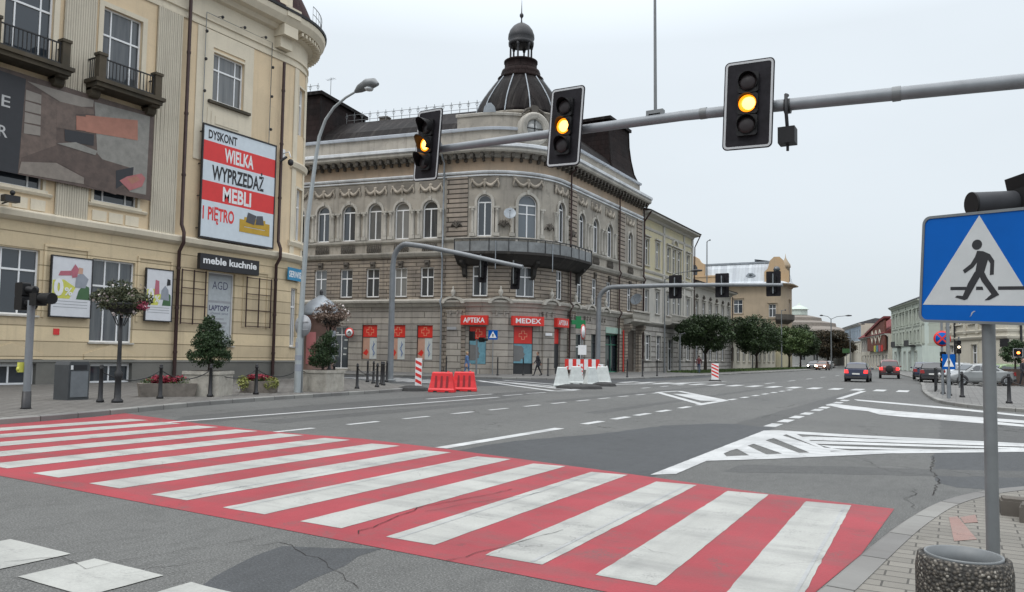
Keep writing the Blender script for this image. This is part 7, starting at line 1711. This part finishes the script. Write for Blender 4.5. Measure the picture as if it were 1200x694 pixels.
def car(name, lab, loc, rz, paint, L=3.95, W=1.68, H=1.46, kind='hatch', tail=True, head=False, group=None, cat='car'):
    t_ = thing(name, lab, cat, loc, rz, group=group); h = L / 2; w = W / 2
    bz = .9 if kind != 'suv' else 1.02; G = .2 if kind != 'suv' else .32
    if kind == 'hatch': prof = [(-h, .50, .0), (-h + .05, bz, 0), (-h + .18, bz + .04, 0), (-h + .55, H - .08, 1), (-h + .9, H, 1), (-.1, H, 1), (.35, H - .06, 1), (1.05, bz + .04, 0), (h - .35, bz - .16, 0), (h - .05, .66, 0), (h, .5, 0)]
    elif kind == 'suv': prof = [(-h, .6, 0), (-h + .05, bz, 0), (-h + .12, bz + .05, 0), (-h + .4, H - .08, 1), (-h + .7, H, 1), (.2, H, 1), (.5, H - .06, 1), (1.05, bz + .08, 0), (h - .3, bz - .06, 0), (h - .04, .75, 0), (h, .6, 0)]
    else: prof = [(-h, .55, 0), (-h + .06, bz, 0), (-h + .75, bz + .05, 0), (-h + 1.35, H - .07, 1), (-h + 1.75, H, 1), (.0, H, 1), (.45, H - .07, 1), (1.15, bz + .02, 0), (h - .35, bz - .16, 0), (h - .06, .65, 0), (h, .5, 0)]
    def body(m_):
        rows = []
        for yy, zz, cab in prof:
            e = 1 - .16 * (abs(yy) / h) ** 6; ww = w * e
            zb = min(zz, bz + .03 if cab else zz); wr = w * .76 if cab else ww * .93
            g = G if abs(yy) < h - .1 else G + .12
            half = [(ww * .9, g), (ww * .985, g + .12), (ww, .5 if zz > .5 else zz - .02), (ww * .985, max(zb - .06, .48)), (ww * .95, zb if not cab else zb), (wr, zz - (.05 if cab else .0)), (wr * .8, zz + (.0 if cab else .02)), (0, zz + .03)]
            rows.append([(a, yy, b) for a, b in half] + [(-a, yy, b) for a, b in reversed(half[:-1])])
        n = len(rows[0]); V = [p for r_ in rows for p in r_]; F = []
        for i in range(len(rows) - 1):
            for j in range(n - 1): F.append((i * n + j, (i + 1) * n + j, (i + 1) * n + j + 1, i * n + j + 1))
            F.append((i * n + n - 1, (i + 1) * n + n - 1, (i + 1) * n, i * n))
        F += [tuple(range(n)), tuple((len(rows) - 1) * n + j for j in range(n - 1, -1, -1))]
        m_.raw(V, F); return rows
    holder = {}
    def bb(m_): holder['r'] = body(m_)
    bo = loc_part('body', paint, t_, bb); rows = holder['r']; n = len(rows[0])
    cabs = [i for i, p in enumerate(prof) if p[2]]; a, b = cabs[0], cabs[-1]
    def inset(m_, q, k, off):
        q = [Vector(p) for p in q]; c = sum(q, Vector()) / 4; nr_ = (q[1] - q[0]).cross(q[3] - q[0]).normalized()
        if nr_.dot(Vector((c.x, c.y, 0)) if abs(c.x) > .3 or abs(c.y) > .3 else Vector((0, 0, 1))) < 0: nr_ = -nr_
        m_.face([c + (p - c) * k + nr_ * off for p in q])
    # side windows between belt (index 4) and roof (index 5)
    for sd, (ib, it) in (('r', (4, 5)), ('l', (n - 5, n - 6))):
        span = rows[a][it], rows[b][it]
        ya0, ya1 = rows[a - 1][ib][1] + .28, rows[b + 1][ib][1] - .28; sgn = 1 if sd == 'r' else -1
        zlo, zhi = bz + .08, H - .13; xlo, xhi = sgn * (w * .955 + .004), sgn * (w * .775 + .012)
        yt0, yt1 = rows[a][it][1] + .12, rows[b][it][1] - .05
        m_ = M(); ks = 3 if kind != 'hatch' else 2
        for k in range(ks):
            f0, f1 = k / ks + .012, (k + 1) / ks - .012
            lo0, lo1 = ya0 + (ya1 - ya0) * f0, ya0 + (ya1 - ya0) * f1; hi0, hi1 = yt0 + (yt1 - yt0) * f0, yt0 + (yt1 - yt0) * f1
            m_.face([(xlo, lo0, zlo), (xlo, lo1, zlo), (xhi, hi1, zhi), (xhi, hi0, zhi)])
        o = m_.build('side_windows', MATS['car_glass'], t_); o.data.transform(Matrix.Translation(woff(t_)))
    def fb(i0, i1, nm, k=.86):
        q0, q1 = rows[i0], rows[i1]
        wl = w * .86; wt = w * .68
        m_ = M(); p0 = Vector((0, prof[i0][0], prof[i0][1] + .03)); p1 = Vector((0, prof[i1][0], prof[i1][1] + .0)); d = (p1 - p0); nn = Vector((0, -d.z, d.y)).normalized(); 
        if nn.z < 0: nn = -nn
        A_ = p0 + d * .1 + nn * .022; B_ = p0 + d * .88 + nn * .022
        m_.face([(-wl, A_.y, A_.z), (wl, A_.y, A_.z), (wt, B_.y, B_.z), (-wt, B_.y, B_.z)]); o = m_.build(nm, MATS['car_glass'], t_); o.data.transform(Matrix.Translation(woff(t_)))
    fb(a - 1, a, 'rear_window'); fb(b + 1, b, 'windscreen')
    wr_ = .31 if kind != 'suv' else .36; wy = (-h + .68, h - .78)
    for sx_ in (-1, 1):
        for yy in wy:
            ty = loc_part('wheel', 'tyre', t_, lambda m_: m_.lathe((sx_ * (w - .2), yy, wr_), [(wr_ * .9, 0), (wr_, .03), (wr_, .17), (wr_ * .93, .205), (wr_ * .66, .21), (wr_ * .66, .0)], 20, axis=(sx_, 0, 0)))
            m_ = M(); m_.lathe((sx_ * (w + .0), yy, wr_), [(wr_ * .64, 0), (wr_ * .6, .012), (wr_ * .2, .0), (.01, .02)], 10, axis=(sx_, 0, 0), smooth=False)
            o = m_.build('rim', MATS['alloy'], ty); o.data.transform(Matrix.Translation(woff(ty)))
            loc_part('wheel_arch_shade', 'bumper_dark', t_, lambda m_: m_.lathe((sx_ * (w - .03), yy, wr_ + .02), [(wr_ * 1.16, 0), (wr_ * 1.16, .034)], 20, axis=(sx_, 0, 0)))  # black disc paints the shaded hollow round the wheel; no arch is cut
    for sx_ in (-1, 1):
        loc_part('tail_light', 'tail_lit' if tail else 'lamp_red', t_, lambda m_: m_.hexa([(sx_ * (w * .62), -h - .015, bz - .24), (sx_ * (w * .95), -h + .03, bz - .24), (sx_ * (w * .95), -h + .15, bz - .24), (sx_ * w * .62, -h + .1, bz - .24)], [(sx_ * (w * .66), -h + .02, bz + .0), (sx_ * (w * .95), -h + .06, bz + .0), (sx_ * (w * .95), -h + .2, bz + .0), (sx_ * w * .66, -h + .12, bz + .0)]))
        loc_part('headlight', 'head_lit' if head else 'lamp_clear', t_, lambda m_: m_.lathe((sx_ * w * .7, h - .06, .66), [(.13, 0), (.12, .06), (.04, .09)], 14, axis=(0, 1, 0)))
        loc_part('door_mirror', paint, t_, lambda m_: m_.ball((sx_ * (w + .1), .72 if kind != 'sedan' else .8, bz + .1), .09, 8, sz=.8))
    loc_part('rear_bumper', 'bumper_dark', t_, lambda m_: m_.box(-w * .86, w * .86, -h - .04, -h + .1, G + .08, G + .24)); loc_part('number_plate', 'plate_white', t_, lambda m_: m_.box(-.26, .26, -h - .055, -h - .03, .56, .67)); loc_part('front_plate', 'plate_white', t_, lambda m_: m_.box(-.26, .26, h + .02, h + .04, .36, .47)); loc_part('grille', 'bumper_dark', t_, lambda m_: m_.box(-w * .45, w * .45, h - .02, h + .02, .5, .62))
    if kind == 'suv': loc_part('spare_wheel', 'tyre', t_, lambda m_: m_.lathe((0, -h - .02, .88), [(.33, 0), (.34, .12), (.3, .18), (.1, .19)], 18, axis=(0, -1, 0))); loc_part('roof_rack', 'bumper_dark', t_, lambda m_: (m_.tube([(-w * .6, -1.2, H + .08), (-w * .6, .1, H + .08)], .025, 6), m_.tube([(w * .6, -1.2, H + .08), (w * .6, .1, H + .08)], .025, 6)))
    return t_
car('parked_car', 'dark blue hatchback seen from behind with its tail lights lit', (-6.5, 64.8, .012), R_(1), 'paint_navy', cat='car')
car('parked_car', 'red off-road car with a spare wheel, driving ahead of the blue hatchback', (-5.4, 80.5, .012), R_(4), 'paint_red_car', 3.9, 1.72, 1.72, 'suv')
for o in list(bpy.data.objects):
    if o.name.startswith('parked_car') and o.type == 'EMPTY': o.name = 'moving_car'
car('moving_car', 'orange brown car approaching with dazzling headlights beneath the brown tree', (-18.6, 133, .012), R_(178), 'paint_orange_car', head=True, tail=False)
car('moving_car', 'dark car with headlights on, just left of and behind the orange one', (-21.2, 141, .012), R_(180), 'paint_black_car', head=True, tail=False)
car('parked_car', 'pale grey van like car parked beyond the brown tree on the left', (-22.5, 168, .012), R_(170), 'paint_white_car', tail=False)
cw = c2w(30.7, 50.8)
car('parked_car', 'silver saloon parked side on behind the grey sign post', (cw[0], cw[1], .12), R_(118), 'paint_silver', 4.25, 1.72, 1.42, 'sedan', tail=False, group='cars parked behind the right bollards')
cw = c2w(34.3, 54.2)
car('parked_car', 'light green car parked behind the silver saloon', (cw[0], cw[1], .12), R_(135), 'paint_green_car', 3.9, 1.66, 1.42, 'hatch', tail=False, group='cars parked behind the right bollards')
cw = c2w(32.6, 56.6)
car('parked_car', 'white car parked just behind the silver saloon, its windscreen showing', (cw[0], cw[1], .12), R_(30 + 90 + 30), 'paint_white_car', 3.9, 1.66, 1.45, 'hatch', tail=False, group='cars parked behind the right bollards')
car('parked_car', 'black car parked end on behind the no stopping sign', (*c2w(31.2, 57.0), .12), R_(2), 'paint_black_car', 4.0, 1.68, 1.45, 'hatch', tail=False, group='cars parked behind the right bollards')
car('parked_car', 'dark blue car parked end on beyond the black one at the right kerb', (*c2w(34.6, 64.5), .12), R_(3), 'paint_navy', 4.0, 1.68, 1.45, 'sedan', tail=False, group='cars parked behind the right bollards')
# ------------------------------------------------------------------ right side furniture
x, y = -.52, 40.08
t_ = signpost(x, y, .12, [disc(2.55, .36, 'sign_red', 'sign_blue', 'round_plate', R_(15), 2)], 'no_stopping_sign', 'blue and red no stopping disc on a pale post at the right hand kerb corner', 3.9, pr=.05)
x2, y2 = at(1112, 467, .12)
t_ = signal('traffic_light', 'small traffic light with a lit amber lamp under the no stopping disc', (x + .05, y - .2, 1.72), R_(10), board=False, lit=1, pitch_=.24, rad=.085, hood=.12); loc_part('bracket', 'dark_metal', t_, lambda m_: m_.tube([(0, 0, .1), (-.05, .2, .1)], .03, 6))
t_ = signpost(x2, y2, .12, [plate(1.5, .5, .62, 'sign_blue', inner='tri', yaw=R_(20))], 'crossing_sign', 'pale post with a small blue crossing sign, right of the no stopping disc', 3.9, pr=.07)
x3, y3 = at(1124, 462, .12)
t_ = signal('traffic_light', 'very small traffic light with a pale lamp above the silver saloon', (*c2w(26.2, 45.0), 2.5), R_(10), board=False, lit=1, pitch_=.26, rad=.08, hood=.1, front='pale_lit'); loc_part('post', 'steel', t_, lambda m_: m_.tube([(0, .12, -2.38), (0, .12, .6)], .05, 8))
x4, y4 = at(1190, 452, .12)
t_ = signal('traffic_light', 'dark signal with an orange lamp at the right edge above the clipped tree', (x4 + .15, y4 - .5, 2.3), R_(20), board=True, lit=1, w=.62, h=.62, pitch_=.17, rad=.1, hood=.06, front='orange_lit'); loc_part('post', 'steel', t_, lambda m_: m_.tube([(.35, .12, -2.18), (.35, .12, .3)], .06, 8))
rb = [(-.52, 41.5), (-.25, 39.4), (.23, 38.1), (1.7, 33.9), (4.3, 30.6), (7.5, 29.0)]
for i, (x, y) in enumerate(rb): bollard(x, y, f'black iron bollard, {ORD[i]} from the left in the right kerb row', 'black bollards along the right kerb', 1.1, 1.1)
for i in range(1, 5): chain(rb[i], rb[i + 1], f'black chain hanging between the {ORD[i]} and {ORD[i+1]} bollards of the right kerb', 'chains between the right bollards', .95, .3)
m_ = M()
t_ = thing('iron_railing', 'short black iron railing at the kerb corner left of the parked cars', 'railing', (-.9, 44, .12))
loc_part('rail', 'black_iron', t_, lambda m_: ([m_.tube([(0, k * .35, 0), (0, k * .35, 1.15)], .04, 6) for k in range(12)], m_.tube([(0, -.1, 1.15), (0, 4.0, 1.15)], .05, 6), m_.tube([(0, -.1, .3), (0, 4.0, .3)], .04, 6)))
x, y = 3.5, 62.0
t_ = thing('topiary_planter', 'dark wooden planter with a small clipped tree behind the right bollards', 'planter', (x, y, .12), R_(20))
plain('planter_wood', (.075, .05, .04), .8, var=.3); loc_part('box', 'planter_wood', t_, lambda m_: m_.box(-.75, .75, -.75, .75, 0, 1.1)); loc_part('trunk', 'bark', t_, lambda m_: m_.tube([(0, 0, 1.1), (0, 0, 1.7)], .06, 6))
m_ = M(); rg = random.Random(44); leaf_cloud(m_, rg, (0, 0, 2.05), (.95, .9, .6), 3000, .07, 30, .16); leaf_cloud(m_, rg, (.1, 0, 2.7), (.5, .5, .45), 1100, .07, 14, .2); o = m_.build('crown', MATS['leaf_dark'], t_); o.data.transform(Matrix.Translation(woff(t_)))
# far shop signs on the right
for i, (px, py, z, w_, h_, mt, lb_) in enumerate(((1050, 432, 3.3, 1.5, 1.6, 'sign_blue', 'blue and red shop board projecting from the green tenement'), (1044, 431, 2.2, 1.8, 1.8, 'print_ink', 'dark board standing below the blue one at the green tenement'), (992, 432, 3.6, 1.6, .9, 'poster_green', 'small green shop sign on the far left of the bend'))):
    x, y = at(px, py); t_ = thing('street_sign', lb_, 'sign', (x, y, 0)); loc_part('post', 'steel', t_, lambda m_: m_.tube([(0, 0.1, 0), (0, .1, z)], .06, 6)); loc_part('board', mt, t_, lambda m_: m_.fbox(Fr((0, 0, 0), (.866, .5, 0), (.5, -.866, 0)), -w_ / 2, w_ / 2, 0, .1, z - h_ / 2, z + h_ / 2))
# ------------------------------------------------------------------ people
plain('skin', (.42, .24, .17), .55); plain('hair_brown', (.05, .03, .02), .7); plain('hair_blonde', (.35, .24, .12), .7); plain('cloth_dark', (.018, .018, .024), .85); plain('cloth_blue', (.08, .15, .30), .8, var=.3, scale=8); plain('cloth_denim', (.04, .06, .11), .85); plain('cloth_maroon', (.10, .025, .03), .85); plain('shoe', (.02, .018, .018), .6); plain('bag_white', (.5, .5, .5), .6)
def person(lab, loc, yaw, top, legs, hair, H=1.72, step=.28, long_coat=False, arm_swing=.25, seed=1, bag=None):
    """a walking figure facing local -y, built as one continuous surface"""
    s = H / 1.75; m_ = M()
    def T(pts, rs, n=10): m_.tube([Vector(p) * s for p in pts], [r * s for r in rs], n)
    def B(p, r, sz=1.): m_.ball(Vector(p) * s, r * s, 12, sz=sz)
    B((0, 0, .98), .145, .9); T([(0, 0, .92), (0, .01, 1.08), (0, .01, 1.25), (0, 0, 1.4), (0, 0, 1.47)], [.145, .125, .145, .135, .07], 14); T([(-.16, 0, 1.4), (0, 0, 1.42), (.16, 0, 1.4)], [.06, .085, .06])
    T([(0, 0, 1.42), (0, -.01, 1.55)], [.055, .05]); B((0, -.015, 1.64), .092, 1.25); B((0, -.10, 1.63), .02, 1.2); B((-.088, 0, 1.63), .02, 1.4); B((.088, 0, 1.63), .02, 1.4); B((0, -.06, 1.56), .045)
    for sg in (-1, 1):
        f = sg * step
        T([(sg * .085, 0, .94), (sg * .09, -f * .45 - .02, .52), (sg * .09, -f * .95 + (.04 if f < 0 else 0), .10)], [.088, .062, .042])
        T([(sg * .09, -f * .95 + (.07 if f < 0 else .03), .06 + (.03 if f < 0 else 0)), (sg * .095, -f * .95 - .16, .035)], [.045, .035])
        a = -sg * arm_swing
        T([(sg * .185, 0, 1.39), (sg * .23, -a * .35 + .02, 1.12), (sg * .22, -a * .9 - .04, .88)], [.052, .042, .032])
        hx, hy, hz = sg * .22, -a * 1.0 - .05, .83; B((hx, hy, hz), .04, 1.3)
        for k in range(4): T([(hx, hy - .03 + k * .02, hz - .03), (hx - sg * .01, hy - .035 + k * .022, hz - .10 + abs(k - 1.5) * .008)], [.012, .009], 6)
        T([(hx, hy - .04, hz), (hx - sg * .01, hy - .065, hz - .05)], [.012, .01], 6)
    if long_coat: m_.lathe((0, 0, 0), [(.2 * s, .62 * s), (.19 * s, .8 * s), (.155 * s, 1.0 * s), (.15 * s, 1.2 * s)], 16)
    raw = m_.build('tmp', [MATS['skin']], None)
    md_ = raw.modifiers.new('r', 'REMESH'); md_.mode = 'VOXEL'; md_.voxel_size = .016; md_.use_smooth_shade = True
    ms = raw.modifiers.new('s', 'SMOOTH'); ms.iterations = 3; ms.factor = .5
    dg = bpy.context.evaluated_depsgraph_get(); dg.update(); me = bpy.data.meshes.new_from_object(raw.evaluated_get(dg)); bpy.data.objects.remove(raw)
    me.materials.clear()
    for k in ('skin', top, legs, 'shoe'): me.materials.append(MATS[k])
    for p in me.polygons:
        z = p.center.z / s; x = abs(p.center.x) / s
        if z > 1.485: i = 0
        elif z < .09: i = 3
        elif x > .165 and z < .9: i = 0
        elif z > (.62 if long_coat else .93): i = 1
        else: i = 2
        p.material_index = i
    o = bpy.data.objects.new('person', me); COL.objects.link(o); tag(o, lab, 'person')
    o.location = loc; o.rotation_euler = (0, 0, yaw)
    def part(nm, mt, fn):
        q = M(); fn(q); c = q.build(nm, MATS[mt], None); c.parent = o; return c
    part('hair', hair, lambda q: q.lathe(Vector((0, .012, 1.655)) * s, [(.094 * s, -.05 * s), (.102 * s, .0), (.095 * s, .05 * s), (.06 * s, .095 * s), (.01 * s, .112 * s)], 14))
    part('eyes', 'sign_black', lambda q: (q.ball(Vector((-.034, -.1, 1.65)) * s, .009 * s, 6), q.ball(Vector((.034, -.1, 1.65)) * s, .009 * s, 6)))
    if bag: part('shoulder_bag', bag, lambda q: (q.box(.2 * s, .32 * s, -.13 * s, .13 * s, .72 * s, 1.0 * s), q.tube([Vector((.25, -.08, 1.0)) * s, Vector((.17, 0, 1.42)) * s, Vector((.25, .08, 1.0)) * s], .012, 5)))
    return o
V = c2w
x, y = at(547, 440, .12); person('person in a blue patterned coat walking past the pharmacy, behind the red barriers', (x, y, .12), HEAD + R_(80), 'cloth_blue', 'cloth_blue', 'hair_blonde', 1.68, .2, True)
x, y = at(630, 440.5, .12); person('person in dark clothes walking on the far pavement beside the pharmacy doorway', (x, y, .12), HEAD + R_(-80), 'cloth_dark', 'cloth_dark', 'hair_brown', 1.78, .3, bag='cloth_dark')
x, y = at(819, 437.6, .12); person('person in a maroon top carrying a white bag under the first round tree', (x, y, .12), HEAD + R_(160), 'cloth_maroon', 'cloth_denim', 'hair_brown', 1.75, .2, bag='bag_white')
x, y = at(1199, 453, .12); person('person in black at the right edge beside the planter', (x, y, .12), HEAD + R_(20), 'cloth_dark', 'cloth_dark', 'hair_brown', 1.8, .12)
bpy.context.view_layer.update()
